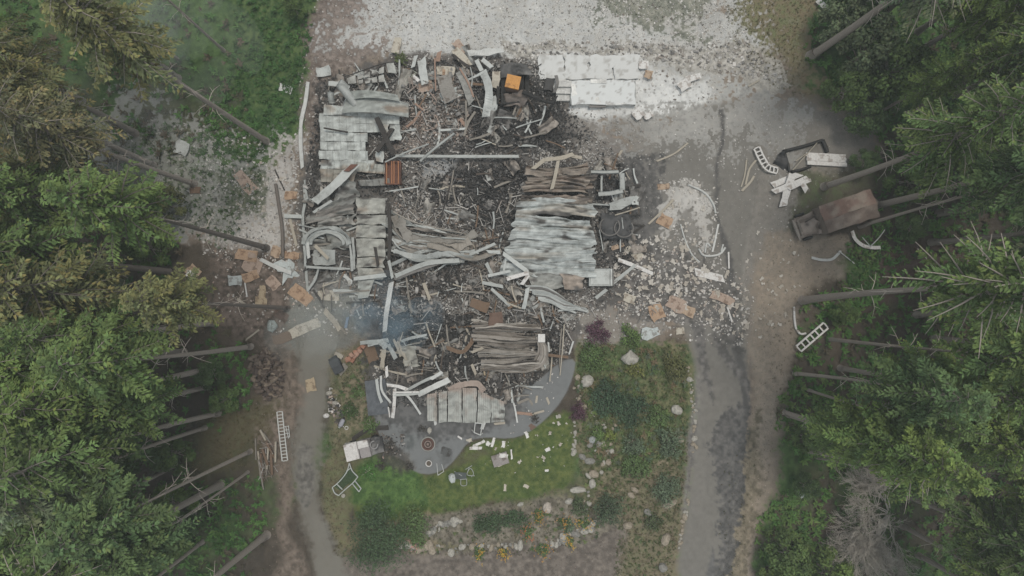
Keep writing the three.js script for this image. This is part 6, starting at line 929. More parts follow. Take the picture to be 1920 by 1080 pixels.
for (const [l, p, w, m] of [
  ['white board on the driveway below the ash ring', [[1306, 510, 0.1], [1332, 517, 0.12], [1358, 523, 0.1]], 13, whitePaint], ['long white beam pointing away from the burnt appliance', [[1160, 487, 0.6], [1194, 500, 0.3], [1226, 514, 0.15]], 7, whitePaint], ['grey beam from the burnt appliance up to the long white beam', [[1148, 532, 0.4], [1190, 498, 0.4]], 6, greyMetal], ['short grey beam below the burnt appliance', [[1116, 560, 0.3], [1136, 544, 0.4]], 6, greyMetal], ['thin white stick on wet asphalt right of the yard', [[1366, 472], [1367, 504]], 3, whitePaint], ['thin white stick right of the tan boards', [[1364, 576], [1373, 604]], 3, whitePaint], ['thin white stick inside the ash ring', [[1347, 420], [1341, 450], [1336, 472]], 3.5, whiteMetal],
  ['pale strip pointing to the tan square board', [[1216, 420], [1250, 388], [1262, 374]], 4, paleWood], ['dark strip by the wrecked hoops', [[1180, 442], [1208, 422]], 4, charWood], ['thin pale strip under the white crossed boards', [[1392, 357], [1408, 340], [1414, 330]], 4, paleWood], ['pale stick left of the crossed white boards', [[1398, 346], [1406, 316], [1418, 300]], 3.5, paleWood], ['pale stick on the gravel beside the crossed boards', [[1400, 300], [1396, 330], [1390, 350]], 2.5, paleWood],
  ['long white rail ending at the crumpled pale blue sheet', [[488, 486, 0.3], [516, 500, 0.4], [546, 512, 0.4]], 7, whiteMetal], ['thin white stick by the pale blue-white sheet', [[459, 530], [463, 556]], 2.5, whitePaint], ['thin pale stick below the left-hand heap', [[444, 560], [460, 572]], 5, paleWood], ['long thin pale stick on the forest floor', [[460, 638], [486, 618]], 3, paleWood], ['short pale stick on dark soil left of the heap', [[426, 556], [430, 550]], 3.5, paleWood],
  ['pale plank leaning at the top of the narrow drive', [[608, 582, 0.2], [626, 602, 0.3], [638, 620, 0.1]], 10, paleWood], ['thin board beside the leaning pale plank', [[605, 578, 0.2], [650, 626, 0.1]], 3, greyWood], ['blue-grey strip at the ruin\'s lower left corner', [[652, 594, 0.3], [648, 614, 0.2]], 5, mat([0.2, 0.25, 0.32])],
  ['white plank at the top right wood edge', [[1531, -2, 0.3], [1544, 10, 0.3], [1558, 22, 0.2]], 11, whiteMetal], ['long thin strip on ash at the right', [[1403, 162], [1424, 150]], 3, paleWood], ['thin pale strip on the yard', [[1232, 302], [1264, 288], [1290, 268]], 3, paleWood], ['upright thin strip left of the yard', [[1160, 292], [1166, 282]], 4, paleWood]]) plank('board', l, 'board', p, w, m, {});
// crossed white boards, white sheets, bent lattice, black frame
{ let k = 0; for (const [l, p, w] of [['white board, upper left of the crossed boards', [[1444, 349, 0.15], [1500, 326, 0.2]], 12], ['white board at the bottom of the crossed boards', [[1468, 388, 0.2], [1478, 350, 0.3], [1488, 322, 0.35]], 13], ['white board, lower right of the crossed boards', [[1476, 352, 0.3], [1518, 334, 0.3]], 13], ['short white board under the crossed boards', [[1452, 359, 0.1], [1474, 350, 0.12]], 11], ['short white tilted board at the right of the crossed boards', [[1504, 342, 0.15], [1512, 356, 0.1]], 10]]) plank('white_board', l, 'board', p.map((q) => [q[0], q[1], q[2] + 0.05 * k++]), w, whitePaint, { th: 0.06, twist: 0 }); }
{
  const t = thing('white_garage_door', 'long white ribbed door panel lying by the black frame', 'door panel', at(1547, 300)); t.rotation.y = -0.06;
  for (let i = 0; i < 3; i++) mesh('panel', boxGeo(-1.9 + i * 0.06, 1.82 + i * 0.06, 0.1, 0.22 + i * 0.02, -0.58 + i * 0.4, -0.2 + i * 0.4, 0.02), whitePaint, t);
}
function latticeThing(name, label, category, pts, wpx, n, m, h0, r = 0.05) {
  const P = pts.map((p) => at(p[0], p[1], p[2] ?? h0)), t = thing(name, label, category, P[0].clone()), c = P.length > 2 ? new THREE.CatmullRomCurve3(P) : new THREE.LineCurve3(P[0], P[1]), side = (s) => { const tg = c.getTangentAt(s); return V(-tg.z, 0, tg.x).normalize(); };
  const rail = (k) => { const a = []; for (let i = 0; i <= 10; i++) a.push(c.getPointAt(i / 10).addScaledVector(side(i / 10), k * wpx * M / 2).sub(P[0])); return a; };
  for (const k of [-1, 1]) mesh('rail', ribbonGeo(rail(k), r * 2, r * 1.6, { twist: 0, segs: 12, skew: 0 }), m, t);
  for (let i = 0; i <= n; i++) { const s = i / n, p = c.getPointAt(s).sub(P[0]), d = side(s).multiplyScalar(wpx * M / 2 - r); mesh('rung', ribbonGeo([p.clone().add(d).add(V(0, 0.005, 0)), p.clone().sub(d).add(V(0, 0.005, 0))], r * 1.6, r * 1.4, { twist: 0, skew: 0, segs: 1 }), m, t); }
  return t;
}
latticeThing('bent_ladder', 'bent white trellis ladder lying curved beside the black tarp', 'ladder', [[1419, 277, 0.3], [1430, 300, 0.4], [1440, 314, 0.4], [1458, 320, 0.2]], 11, 8, whitePaint, 0.3, 0.07);
latticeThing('lattice_panel', 'straight white lattice ladder lying at the dirt track\'s edge', 'lattice', [[1498, 654], [1549, 610]], 13, 6, whitePaint, 0.5, 0.075);
{
  const t = thing('collapsed_shelter', 'black rectangular shelter frame open on the gravel beside the white door panel', 'shelter', at(1505, 300));
  const A = (x, y, h = 0.15) => at(x, y, h).sub(at(1505, 300));
  for (const [a, b, r] of [[[1468, 284], [1543, 263], 0.16], [[1542, 263], [1551, 286], 0.2], [[1484, 322], [1520, 312], 0.13], [[1470, 284], [1480, 322], 0.13]]) mesh('side', tubeGeo([A(...a), A((a[0] + b[0]) / 2 + 1, (a[1] + b[1]) / 2 + 1, 0.2), A(...b)], r, r, 7), blackPlastic, t);
  const s = sheetGeo(A(1462, 287, 0.5), A(1472, 284, 0.5), A(1484, 322, 0.2), A(1450, 309, 0.2), { nu: 12, nv: 14, wr: 0.5, fu: 1.2, fv: 1.2, crease: 0.4, jag: 0.3, tint: () => [0.03, 0.031, 0.033] }); mesh('torn_sheet', s, mat([1, 1, 1], { vertexColors: true, roughness: 0.6 }), t);
  for (const [a, b] of [[[1486, 319], [1532, 268]], [[1492, 302], [1512, 288]]]) { const w = mesh('stick', tubeGeo([A(...a, 0.3), A(...b, 0.45)], 0.06, 0.05, 5), paleWood, t); w.userData.label = 'pale pole resting across the frame'; }
}
// rusty abandoned trailer
{
  const o = at(1556, 408), t = thing('rusty_trailer', 'rusty brown abandoned box trailer at the wood edge right of the yard', 'trailer', o); t.rotation.y = 0.33;
  const rs = (c) => mat(c, { map: texMetal, roughness: 0.95 }), r1 = rs([0.18, 0.125, 0.1]), r2 = rs([0.165, 0.14, 0.12]), dk = rs([0.055, 0.05, 0.046]);
  const L = 1.5, W = 1.25;
  mesh('body', boxGeo(-1.7, 3.2, 0.5, 1.9, -W, W, 0.05), r2, t);
  mesh('roof', sheetGeo(V(-1.75, 1.95, -W - 0.05), V(3.2, 2.0, -W - 0.05), V(3.2, 2.25, 0.1), V(-1.75, 2.1, 0.1), { nu: 16, nv: 8, wr: 0.16, jag: 0.1, tint: (u, v, a, b, s) => mix3([0.2, 0.13, 0.105], [0.27, 0.225, 0.19], sstep(-0.1, 0.3, fbm(u, v * 1.5, s))) }), metalPaint, t);
  mesh('roof', sheetGeo(V(-1.75, 2.09, 0.11), V(3.2, 2.24, 0.11), V(3.25, 1.95, W + 0.05), V(-1.75, 1.95, W + 0.05), { nu: 16, nv: 8, wr: 0.14, jag: 0.1, tint: (u, v, a, b, s) => mix3([0.18, 0.14, 0.118], [0.28, 0.24, 0.21], sstep(-0.1, 0.3, fbm(u, v * 1.5, s))) }), metalPaint, t);
  mesh('end_wall', new THREE.CylinderGeometry(W, W, 0.2, 3, 1).scale(1, 1, 1).rotateZ(Math.PI / 2).rotateX(0.52).scale(1, 0.5, 1).translate(3.35, 1.5, 0), r2, t);
  mesh('bed', boxGeo(-3.6, -1.72, 0.45, 0.7, -1.0, 1.0, 0.05), r2, t); mesh('engine_bay', boxGeo(-2.75, -2.0, 0.7, 0.8, -0.5, 0.3, 0.12), dk, t); mesh('crumpled_hood', sheetGeo(V(-3.5, 0.9, -0.95), V(-1.75, 1.1, -1.0), V(-1.75, 1.0, 1.0), V(-3.45, 0.85, 1.0), { nu: 14, nv: 14, wr: 0.6, fu: 0.9, fv: 0.9, crease: 0.5, jag: 0.25, tint: (u, v, a, b, s) => mix3([0.24, 0.205, 0.18], [0.11, 0.095, 0.085], sstep(0.1, 0.4, fbm(u * 1.2, v * 1.2, s))) }), metalPaint, t);
  for (const z of [-0.75, 0.85]) mesh('frame_rail', boxGeo(-3.7, -1.8, 0.71, 0.85, z - 0.08, z + 0.08, 0.03), rs([0.2, 0.17, 0.15]), t);
  mesh('front_rail', boxGeo(-3.85, -3.62, 0.55, 0.8, -0.9, 1.05, 0.05), rs([0.26, 0.24, 0.22]), t); mesh('front_rail', boxGeo(-3.5, -3.3, 0.71, 0.86, -0.8, 0.9, 0.05), rs([0.2, 0.18, 0.16]), t);
  for (const x of [-2.9, 1.2]) for (const z of [-1.15, 1.15]) { const w = mesh('wheel', new THREE.TorusGeometry(0.32, 0.14, 8, 18).translate(x, 0.46, z), blackPlastic, t); mesh('hub', new THREE.CylinderGeometry(0.17, 0.17, 0.14, 12).rotateX(Math.PI / 2).translate(x, 0.46, z), r1, w); }
}
// white bent strips under the right-hand trees
{
  const t = thing('bent_canopy_rib', 'white curved plastic strip with a stay lying in green plants', 'strip', at(1620, 452)); const A = (x, y, h = 0.4) => at(x, y, h).sub(at(1620, 452));
  mesh('strip', ribbonGeo([A(1598, 433), A(1604, 448), A(1618, 460), A(1634, 464), A(1651, 464)], 0.32, 0.04, { segs: 24 }), whitePaint, t);
  mesh('stay', tubeGeo([A(1632, 462, 0.45), A(1646, 448, 0.6), A(1659, 431, 0.5)], 0.06, 0.05, 5), paleMetal, t); mesh('stay', tubeGeo([A(1632, 462, 0.45), A(1617, 445, 0.5)], 0.04, 0.04, 5), paleMetal, t);
}
{
  const t = thing('curved_strip', 'thin white curved strip on the dirt below the rusty trailer', 'strip', at(1550, 484)); const A = (x, y, h = 0.12) => at(x, y, h).sub(at(1550, 484));
  mesh('strip', ribbonGeo([A(1522, 483), A(1540, 487), A(1560, 486), A(1574, 474)], 0.24, 0.03, { segs: 18 }), whiteMetal, t); mesh('stay', tubeGeo([A(1575, 472, 0.2), A(1602, 494, 0.12)], 0.05, 0.05, 5), whiteMetal, t); mesh('knob', rockGeo(3, 1, 0.1).scale(0.14, 0.14, 0.14).translate(A(1575, 472, 0.25).x, 0.25, A(1575, 472).z), whitePaint, t);
}
tubeThing('bent_pipe', 'white hooked pipe above the straight lattice ladder', 'pipe', [[1489, 575, 0.15], [1490, 600, 0.15], [1493, 616, 0.15], [1501, 626, 0.15], [1511, 625, 0.15]], 2.2, whitePaint, { segs: 16 });
{ const t = thing('utility_box', 'small pale box standing at the dirt track by the dead shrub', 'box', at(1498, 920)); t.rotation.y = 0.5; mesh('body', boxGeo(-0.32, 0.32, 0, 0.7, -0.28, 0.28, 0.02), concreteMat, t); mesh('lid', boxGeo(-0.36, 0.36, 0.703, 0.76, -0.32, 0.32, 0.02), paleBoard, t); mesh('opening', boxGeo(-0.16, 0.02, 0.765, 0.775, -0.12, 0.1), charWood, t); }
// curved white trim by the ash ring
for (const [l, p, r] of [['white hooked trim at the bottom of the ash ring', [[1310, 466], [1318, 478], [1330, 480], [1350, 476], [1360, 464]], 2.2], ['short white trim inside the ash ring\'s lower end', [[1322, 474], [1326, 456], [1332, 462]], 1.6], ['second short trim at the ash ring\'s lower right', [[1352, 472], [1356, 458]], 1.8], ['long thin white arc on the left of the ash ring', [[1276, 420], [1284, 448], [1298, 478], [1312, 492]], 1.5], ['white arc along the ash ring\'s upper right', [[1290, 346], [1322, 362], [1338, 384], [1342, 400]], 2]]) tubeThing('trim', l, 'trim', p.map((q) => [...q, 0.08]), r, whiteMetal, { segs: 16 });
// ---- countable pale chunks on the yard
{
  const protos = [0, 1, 2, 3].map((i) => { const r = RNG(700 + i), g = slabGeo(outline(0.5, 0.32, r, 0.3, 3), 0.09, 0.5); const m = new THREE.Mesh(g, i % 2 ? ashChunk : mat([0.5, 0.47, 0.42], { map: texAsh })); m.name = 'debris_chunk'; m.castShadow = m.receiveShadow = true; return m; });
  const r = RNG(99), zones = [[[[1150, 470], [1250, 440], [1340, 480], [1400, 560], [1400, 640], [1290, 600], [1160, 580]], 190, 'pale chunk of insulation on the dark asphalt right of the ruin', 'pale chunks on the dark asphalt'], [[[1400, 440], [1500, 400], [1500, 560], [1420, 660], [1390, 560]], 40, 'small pale chunk on bare dirt beside the driveway', 'pale chunks on the dirt beside the driveway'], [[[1240, 340], [1340, 350], [1340, 470], [1260, 480]], 40, 'pale chunk inside the ring of ash on the yard', 'pale chunks in the ash ring'], [[[890, 825], [1070, 770], [1070, 860], [950, 870]], 14, 'white chunk on the lawn below the patio', 'white chunks on the lawn'], [[[430, 400], [540, 300], [550, 480], [440, 470]], 34, 'pale chunk in the ash left of the ruin', 'pale chunks in the left ash']];
  for (const [px, n, label, group] of zones) { const P = wpoly(px); for (let i = 0; i < n; i++) { const [x, z] = inside(P, r), c = protos[Math.floor(r() * 4)].clone(); c.name = numbered('debris_chunk'); c.position.set(x, 0.02, z); c.rotation.set(rr(-0.2, 0.2, r), r() * 6.28, rr(-0.2, 0.2, r)); c.scale.setScalar(n > 100 ? Math.exp(rr(-1.2, 0.2, r)) : rr(0.3, 0.8, r)); scene.add(c); tag(c, label, 'debris chunk', group); loose.push([c, label.startsWith('white') ? 'white chunk' : 'pale debris chunk', label.includes('lawn') ? lawnMarks : label.includes('left of') ? leftMarks : yardMarks]); } }
}
// ---------------------------------------------------------------- garden
const bushLeaf = (c) => leafMat(c);
function shrub(label, x, y, rpx, hpx, c, o = {}) {
  const r = RNG(1000 + x * 3 + y), B = leafBuffers(), R = rpx * M * 1.12, Hh = (hpx || rpx) * M * 0.9, t = thing(o.name || 'shrub', label, o.cat || 'shrub', at(x, y)), wood = [];
  const lumps = []; const nl = o.lumps || 9; for (let i = 0; i < nl; i++) { const a = i * 2.4 + r(), q = Math.sqrt((i + 0.4) / nl) * 0.72 * R; lumps.push([V(Math.cos(a) * q * (o.sx || 1), Hh * (0.45 + 0.3 * (1 - q / R)) * rr(0.8, 1.2, r), Math.sin(a) * q * (o.sz || 1)), R * rr(0.3, 0.48, r)]); }
  const N = Math.round((o.n || 70) * R * R * 8 / nl);
  for (const [p, q] of lumps) {
    wood.push(tubeGeo([V(0, 0, 0), p.clone().multiplyScalar(0.5).add(V(0, 0.1, 0)), p], 0.04, 0.015, 4, 4)); const tone = rr(0.75, 1.25, r);
    for (let i = 0; i < N; i++) { const d = V(rr(-1, 1, r), rr(-0.7, 1, r), rr(-1, 1, r)); if (d.lengthSq() > 1.2) continue; const pp = p.clone().addScaledVector(d, q * rr(0.6, 1.2, r)); if (pp.y < 0.03) pp.y = 0.03 + r() * 0.1; const nn = d.clone().add(V(0, 0.7, 0)).normalize(), dd = V(rr(-1, 1, r), rr(-0.3, 0.8, r), rr(-1, 1, r)).normalize(), k = tone * rr(0.7, 1.3, r); diamond(B, pp, dd, nn, rr(0.14, 0.3, r) * (o.leaf || 1), rr(0.07, 0.14, r) * (o.leaf || 1), [k, k, k]); }
  }
  mesh('stem', mergeGeometries(wood), twigMat, t); mesh('foliage', leafGeo(B), bushLeaf(c), t);
  return t;
}
const DKG = [0.05, 0.083, 0.04], MDG = [0.078, 0.122, 0.045], BLG = [0.092, 0.125, 0.08], LTG = [0.09, 0.14, 0.045], PUR = [0.075, 0.036, 0.055];
shrub('large round dark green bush at the lawn\'s lower left corner', 712, 1000, 58, 40, DKG, { lumps: 16 });
shrub('mid green bush right of the large dark round bush', 775, 985, 34, 22, MDG);
shrub('broad dark green bush in the right-hand bed', 1135, 745, 34, 20, [0.045, 0.078, 0.046], { lumps: 14 }); shrub('second dark green bush joined to the broad one', 1178, 765, 34, 22, [0.047, 0.08, 0.046], { lumps: 14 });
shrub('purple-leaved bush at the garden\'s top edge', 1121, 622, 24, 20, PUR, { lumps: 10 }); shrub('small purple-leaved bush beside the patio curve', 1084, 772, 16, 12, PUR);
shrub('bright green weed clump right of the purple bush', 1180, 628, 22, 12, LTG); shrub('green bush below the purple bush', 1110, 668, 28, 14, MDG); shrub('grey-green bush in the middle of the right-hand bed', 1186, 832, 22, 16, BLG); shrub('blue-green bush near the driveway edge', 1252, 830, 26, 18, BLG); shrub('green spiky bush with pale stems in the right-hand bed', 1190, 872, 28, 18, MDG); shrub('juniper with pale dead twigs beside the driveway', 1246, 912, 28, 20, BLG, { lumps: 12 }); shrub('round green bush at the lawn\'s right corner', 1140, 950, 30, 24, [0.062, 0.09, 0.052], { lumps: 12 });
shrub('low dark hedge plant along the lawn\'s lower edge', 915, 978, 28, 12, DKG, { sz: 0.5, sx: 1.3 }); shrub('second low dark hedge plant along the lawn\'s lower edge', 962, 970, 22, 10, DKG, { sz: 0.6, sx: 1.2 }); shrub('olive bush near the garden\'s right edge', 1262, 690, 26, 10, [0.1, 0.105, 0.042]); shrub('yellowish green plant beside the pale boulder', 1188, 692, 16, 8, [0.13, 0.14, 0.045]); shrub('bright green clump above the rock garden', 1120, 812, 14, 8, LTG); shrub('yellow-green clump in the rock garden', 1144, 814, 12, 7, [0.13, 0.16, 0.04]); shrub('green bush by the lawn\'s upper left', 696, 795, 16, 9, MDG); shrub('weedy green clump by the junk row', 655, 770, 16, 9, [0.05, 0.085, 0.03]); shrub('green clump by the narrow drive\'s junk', 672, 735, 14, 8, MDG); shrub('bright lawn weed clump below the burnt vehicle', 690, 885, 18, 5, [0.06, 0.14, 0.035], { leaf: 0.8 }); shrub('small green weed clump on ash at the ruin\'s top left', 752, 112, 12, 9, [0.085, 0.11, 0.04]); shrub('low green bush right of the rock garden', 1230, 780, 22, 12, MDG); shrub('small juniper under the boulder by the driveway', 1222, 975, 18, 9, [0.07, 0.09, 0.045]); shrub('grey catmint mound below the rock garden', 1066, 985, 12, 7, BLG); shrub('mixed green plant below the small purple bush', 1085, 945, 18, 10, [0.065, 0.09, 0.045]);
// flowers
{
  const og = [0.34, 0.175, 0.04], yl = [0.42, 0.26, 0.045], rd = [0.32, 0.12, 0.05];
  for (const [l, x, y, rad, c] of [['orange flower clump beside the pinkish boulder', 1011, 966, 11, og], ['orange flowers, upper right of the flower bed', 1060, 979, 12, og], ['yellow flowers right of the orange ones', 1096, 979, 11, yl], ['red-orange flowers at the bed\'s left end', 990, 996, 10, rd], ['yellow-orange flowers below the stone edging', 1067, 1014, 10, yl], ['orange flowers at the bottom of the stone edging', 1020, 1029, 12, og], ['yellow flowers low on the left of the bed', 900, 1036, 12, yl], ['yellow flower patch by the flower bed\'s left wall', 945, 1036, 8, yl], ['pink flowers by the large dark bush', 776, 1018, 8, [0.42, 0.24, 0.22]]]) {
    const t = shrub(l, x, y, rad, 5, MDG, { name: 'flower_clump', cat: 'flowers', lumps: 5 }), r = RNG(x * 7 + y), B = leafBuffers(), R = rad * M;
    const sq = rr(0.4, 0.9, r), tw = r() * 3; for (let i = 0; i < 60; i++) { const a0 = r() * 6.28, q = Math.pow(r(), 0.8) * R * 1.7, ex = Math.cos(a0), ez = Math.sin(a0) * sq, a = Math.atan2(ez * Math.cos(tw) + ex * Math.sin(tw), ex * Math.cos(tw) - ez * Math.sin(tw)); if (noise(Math.cos(a) * q * 1.6 + x, Math.sin(a) * q * 1.6 + y) < -0.25) continue; for (let k = 0; k < 2; k++) diamond(B, V(Math.cos(a) * q, 0.36 + r() * 0.1, Math.sin(a) * q), V(rr(-1, 1, r), 0.2, rr(-1, 1, r)).normalize(), V(0, 1, 0), rr(0.07, 0.13, r), 0.07, [rr(0.8, 1.2, r), rr(0.8, 1.2, r), 1]); }
    mesh('blossom', leafGeo(B), bushLeaf(c), t);
  }
}
// boulders and stones
const rocks = [0, 1, 2, 3, 4].map((i) => rockGeo(10 + i * 7.3, 2, 0.3));
function boulder(label, x, y, w, h, m, o = {}) { const b = mesh(o.name || 'boulder', rocks[Math.floor((x * 7 + y * 3) % 5)], m); b.position.copy(at(x, y)).setY(h * M * 0.12); b.scale.set(w * M / 2, Math.min(w, h) * M * 0.42, h * M / 2); b.rotation.y = -(o.a || 0) * Math.PI / 180; return tag(b, label, o.cat || 'boulder', o.group); }
const palest = mat([0.43, 0.425, 0.39], { map: texAsh, bumpMap: bumpFine, bumpScale: 0.03 });
for (const [l, x, y, w, h, m, a] of [['pale round boulder right of the patio\'s upper curve', 1101, 714, 21, 22, palest], ['small tan boulder touching the pale round boulder', 1083, 707, 10, 11, stoneTan], ['round pale boulder by the driveway edge', 1268, 768, 20, 20, palest], ['pale oval boulder, right of the lawn\'s end', 1110, 906, 13, 19, palest, 12], ['wide white boulder at the lawn\'s lower right corner', 1083, 918, 28, 13, palest, -8], ['white boulder below the wide white one', 1067, 939, 15, 11, palest, -12], ['pinkish pale boulder above the orange flowers', 1026, 951, 16, 22, mat([0.46, 0.42, 0.38], { map: texAsh }), 20], ['tan leaning boulder near the driveway\'s lower edge', 1248, 1010, 15, 24, stoneTan, 22], ['grey boulder at the garden\'s lower right', 1242, 1063, 16, 18, stoneGrey], ['triangular pale boulder in the dry bed', 1177, 984, 17, 14, stoneTan], ['grey stone at the juniper\'s lower left', 1214, 960, 16, 14, stoneGrey, 30], ['grey-blue boulder in the rock garden', 1111, 824, 14, 13, mat([0.34, 0.37, 0.38], { map: texAsh })], ['flat grey boulder, upper of the pair by the lawn', 1092, 856, 14, 10, stoneGrey, 40], ['flat grey boulder, lower of the pair by the lawn', 1106, 864, 18, 12, stoneGrey, 10], ['tan boulder above the pale oval one', 1113, 888, 18, 16, stoneTan], ['long pale stone at the lawn\'s right edge', 1076, 848, 9, 15, palest, 28], ['pale stone right of the flower bed', 1112, 980, 14, 10, palest, -25], ['brown boulder pair, upper one in the dry bed', 1190, 918, 14, 9, stoneTan, 35], ['brown boulder pair, lower one in the dry bed', 1183, 928, 14, 11, stoneTan, 25], ['pale stone under the juniper', 1256, 944, 26, 12, stoneTan, -20], ['grey rounded boulder by the blue-green bush', 1274, 824, 14, 14, stoneTan], ['white stone at the flower bed\'s top edge', 976, 945, 12, 7, palest, -18]]) boulder(l, x, y, w, h, m, { a });
{ // the pointed pale boulder
  const g = rockGeo(61, 2, 0.22), p = g.attributes.position; for (let i = 0; i < p.count; i++) { const z = p.getZ(i); p.setX(i, p.getX(i) * (z < 0 ? 1 + z * 0.75 : 1)); p.setY(i, p.getY(i) * (z < 0 ? 1 + z * 0.3 : 1.1)); } g.computeVertexNormals();
  const b = mesh('boulder', g, palest); b.position.copy(at(1181, 670)).setY(0.2); b.scale.set(0.82, 0.55, 0.72); tag(b, 'large pale boulder tapering to a point in the upper garden', 'boulder');
}
{
  const nth = (i) => i < 20 ? ORD[i] : (['', '', 'twenty', 'thirty', 'forty', 'fifty'][Math.floor((i + 1) / 10)] + ((i + 1) % 10 ? '-' + ORD[(i + 1) % 10 - 1] : 'th')).replace('twentyth', 'twentieth').replace('thirtyth', 'thirtieth').replace('fortyth', 'fortieth');
  const r = RNG(55), line = (pts, n, s0, s1, j, label, group, m) => { const P = pts.map(([a, b]) => at(a, b)), c = new THREE.CatmullRomCurve3(P); for (let i = 0; i < n; i++) { const q = c.getPoint((i + r() * 0.7) / n), s = s0 * Math.pow(s1 / s0, Math.pow(r(), 1.4)), b = mesh('stone', rocks[Math.floor(r() * 5)], m[Math.floor(r() * m.length)]); b.position.set(q.x + rr(-j, j, r), s * 0.15, q.z + rr(-j, j, r)); b.scale.set(s * rr(0.8, 1.4, r), s * 0.7, s * rr(0.7, 1.1, r)); b.rotation.y = r() * 6.28; tag(b, label + ', ' + nth(i) + (Math.abs(P[0].x - P[P.length - 1].x) > Math.abs(P[0].z - P[P.length - 1].z) ? ' from the left' : ' from the top'), 'stone', group); } };
  line([[1293, 690], [1298, 740], [1301, 780], [1303, 850]], 38, 0.07, 0.24, 0.2, 'small stone edging the driveway beside the upper garden', 'stones edging the driveway', [palest, stoneTan]);
  line([[1288, 940], [1282, 980], [1272, 1030]], 18, 0.1, 0.26, 0.18, 'small stone edging the driveway beside the lower garden', 'stones edging the lower driveway', [palest, stoneTan]);
  line([[800, 1000], [830, 985], [868, 978]], 30, 0.09, 0.32, 0.28, 'pale stone of the low wall left of the dark hedge plants', 'stones of the upper left low wall', [palest, stoneGrey]);
  line([[752, 1020], [790, 1026], [850, 1030], [930, 1024], [980, 1022]], 49, 0.1, 0.4, 0.32, 'pale stone of the long low wall under the flower bed', 'stones of the long low wall', [palest, stoneTan, stoneGrey]);
  line([[1020, 1020], [1050, 1016], [1070, 1000], [1096, 992], [1110, 984]], 38, 0.09, 0.36, 0.28, 'pale stone of the curved wall below the orange flowers', 'stones of the curved flower wall', [palest, stoneGrey]);
  line([[1076, 790], [1078, 830], [1074, 850]], 12, 0.1, 0.22, 0.12, 'small white stone at the lawn\'s right edge', 'stones at the lawn\'s right edge', [palest]);
  line([[1080, 720], [1086, 750], [1120, 790], [1150, 800], [1160, 770]], 30, 0.08, 0.22, 0.3, 'small stone in the bed beside the patio curve', 'stones in the bed beside the patio', [stoneTan, palest]);
  line([[1105, 840], [1130, 830], [1140, 850], [1120, 880], [1100, 930], [1092, 960]], 34, 0.1, 0.28, 0.4, 'stone scattered through the rock garden', 'stones of the rock garden', [stoneTan, palest, stoneGrey]);
}
// pale flowering ground cover
scatter('white_flowers', 'pale flowering ground cover among the stones', 'flowers', tuft, tintMat, [{ p: [[1085, 955], [1110, 940], [1120, 960], [1100, 975]], d: 20, s: [0.08, 0.22], c: [[0.34, 0.34, 0.25], [0.16, 0.18, 0.1]] }, { p: [[1100, 790], [1160, 770], [1175, 800], [1120, 800]], d: 12, s: [0.08, 0.25], c: [[0.3, 0.29, 0.2], [0.15, 0.16, 0.08]] }, { p: [[1240, 940], [1270, 945], [1260, 960], [1236, 955]], d: 10, s: [0.08, 0.22], c: [[0.3, 0.29, 0.22]] }], { seed: 61 });
// ---- patio things
{
  const t = thing('fire_pit', 'round rusty fire pit ring with inner ring on the patio', 'fire pit', at(803, 832).setY(0.07));
  mesh('stone_rim', new THREE.TorusGeometry(0.62, 0.07, 8, 30).rotateX(Math.PI / 2).translate(0, 0.06, 0), concreteMat, t);
  mesh('outer_ring', new THREE.TorusGeometry(0.48, 0.09, 8, 30).rotateX(Math.PI / 2).translate(0, 0.14, 0), mat([0.1, 0.055, 0.045]), t);
  mesh('inner_ring', new THREE.TorusGeometry(0.29, 0.05, 8, 26).rotateX(Math.PI / 2).translate(0, 0.16, 0), mat([0.24, 0.19, 0.17]), t);
  mesh('ash_bed', new THREE.CylinderGeometry(0.45, 0.45, 0.04, 24).translate(0, 0.04, 0), mat([0.09, 0.07, 0.06], { map: texAsh }), t); mesh('lid_knob', new THREE.SphereGeometry(0.13, 12, 8).translate(-0.02, 0.14, 0), mat([0.22, 0.17, 0.15]), t);
}
{ const t = thing('white_planter', 'small white round pot on the patio below the fire pit', 'pot', at(805, 867).setY(0.07)); mesh('pot', new THREE.LatheGeometry([[0.2, 0], [0.3, 0.3], [0.3, 0.36], [0.24, 0.36], [0.2, 0.2]].map((p) => new THREE.Vector2(...p)), 18), whitePaint, t); mesh('soil', new THREE.CylinderGeometry(0.22, 0.22, 0.02, 14).translate(0, 0.27, 0), mat([0.09, 0.075, 0.06]), t); }
{ const t = thing('white_stool', 'pale stone lump on the patio above the fire pit', 'stone', at(806, 806).setY(0.07)); mesh('lump', rockGeo(5, 2, 0.2).scale(0.24, 0.2, 0.3).translate(0, 0.15, 0), palest, t); }
function tubeFrame(name, label, category, x, y, segs, m, r = 0.03, o = {}) { const O = at(x, y), t = thing(name, label, category, O.setY(o.y0 || 0)); for (const [n, ...p] of segs) mesh(n, tubeGeo(p.map((q) => at(q[0], q[1], (q[2] ?? 0.3) + (o.y0 || 0)).sub(O)), r, r, 6), m, t); return t; }
tubeFrame('chair_frame', 'white metal chair frame below the south roof\'s right end', 'chair', 897, 800, [['seat_rail', [891, 793, 0.5], [889, 811, 0.5]], ['seat_rail', [889, 811, 0.5], [901, 816, 0.5]], ['seat_rail', [901, 816, 0.5], [904, 794, 0.5]], ['leg', [889, 811, 0.5], [885, 806, 0]], ['leg', [901, 816, 0.5], [905, 812, 0]], ['back_rail', [891, 793, 0.5], [904, 794, 0.55]]], whiteMetal, 0.05, { y0: 0.07 });
tubeFrame('tipped_table_frame', 'thin white frame tipped at the patio\'s lower edge', 'table frame', 822, 878, [['rail', [819, 869, 0.6], [821, 891, 0.1]], ['rail', [821, 891, 0.1], [832, 884, 0.1]], ['leg', [832, 884, 0.1], [828, 870, 0.5]]], whiteMetal, 0.035);
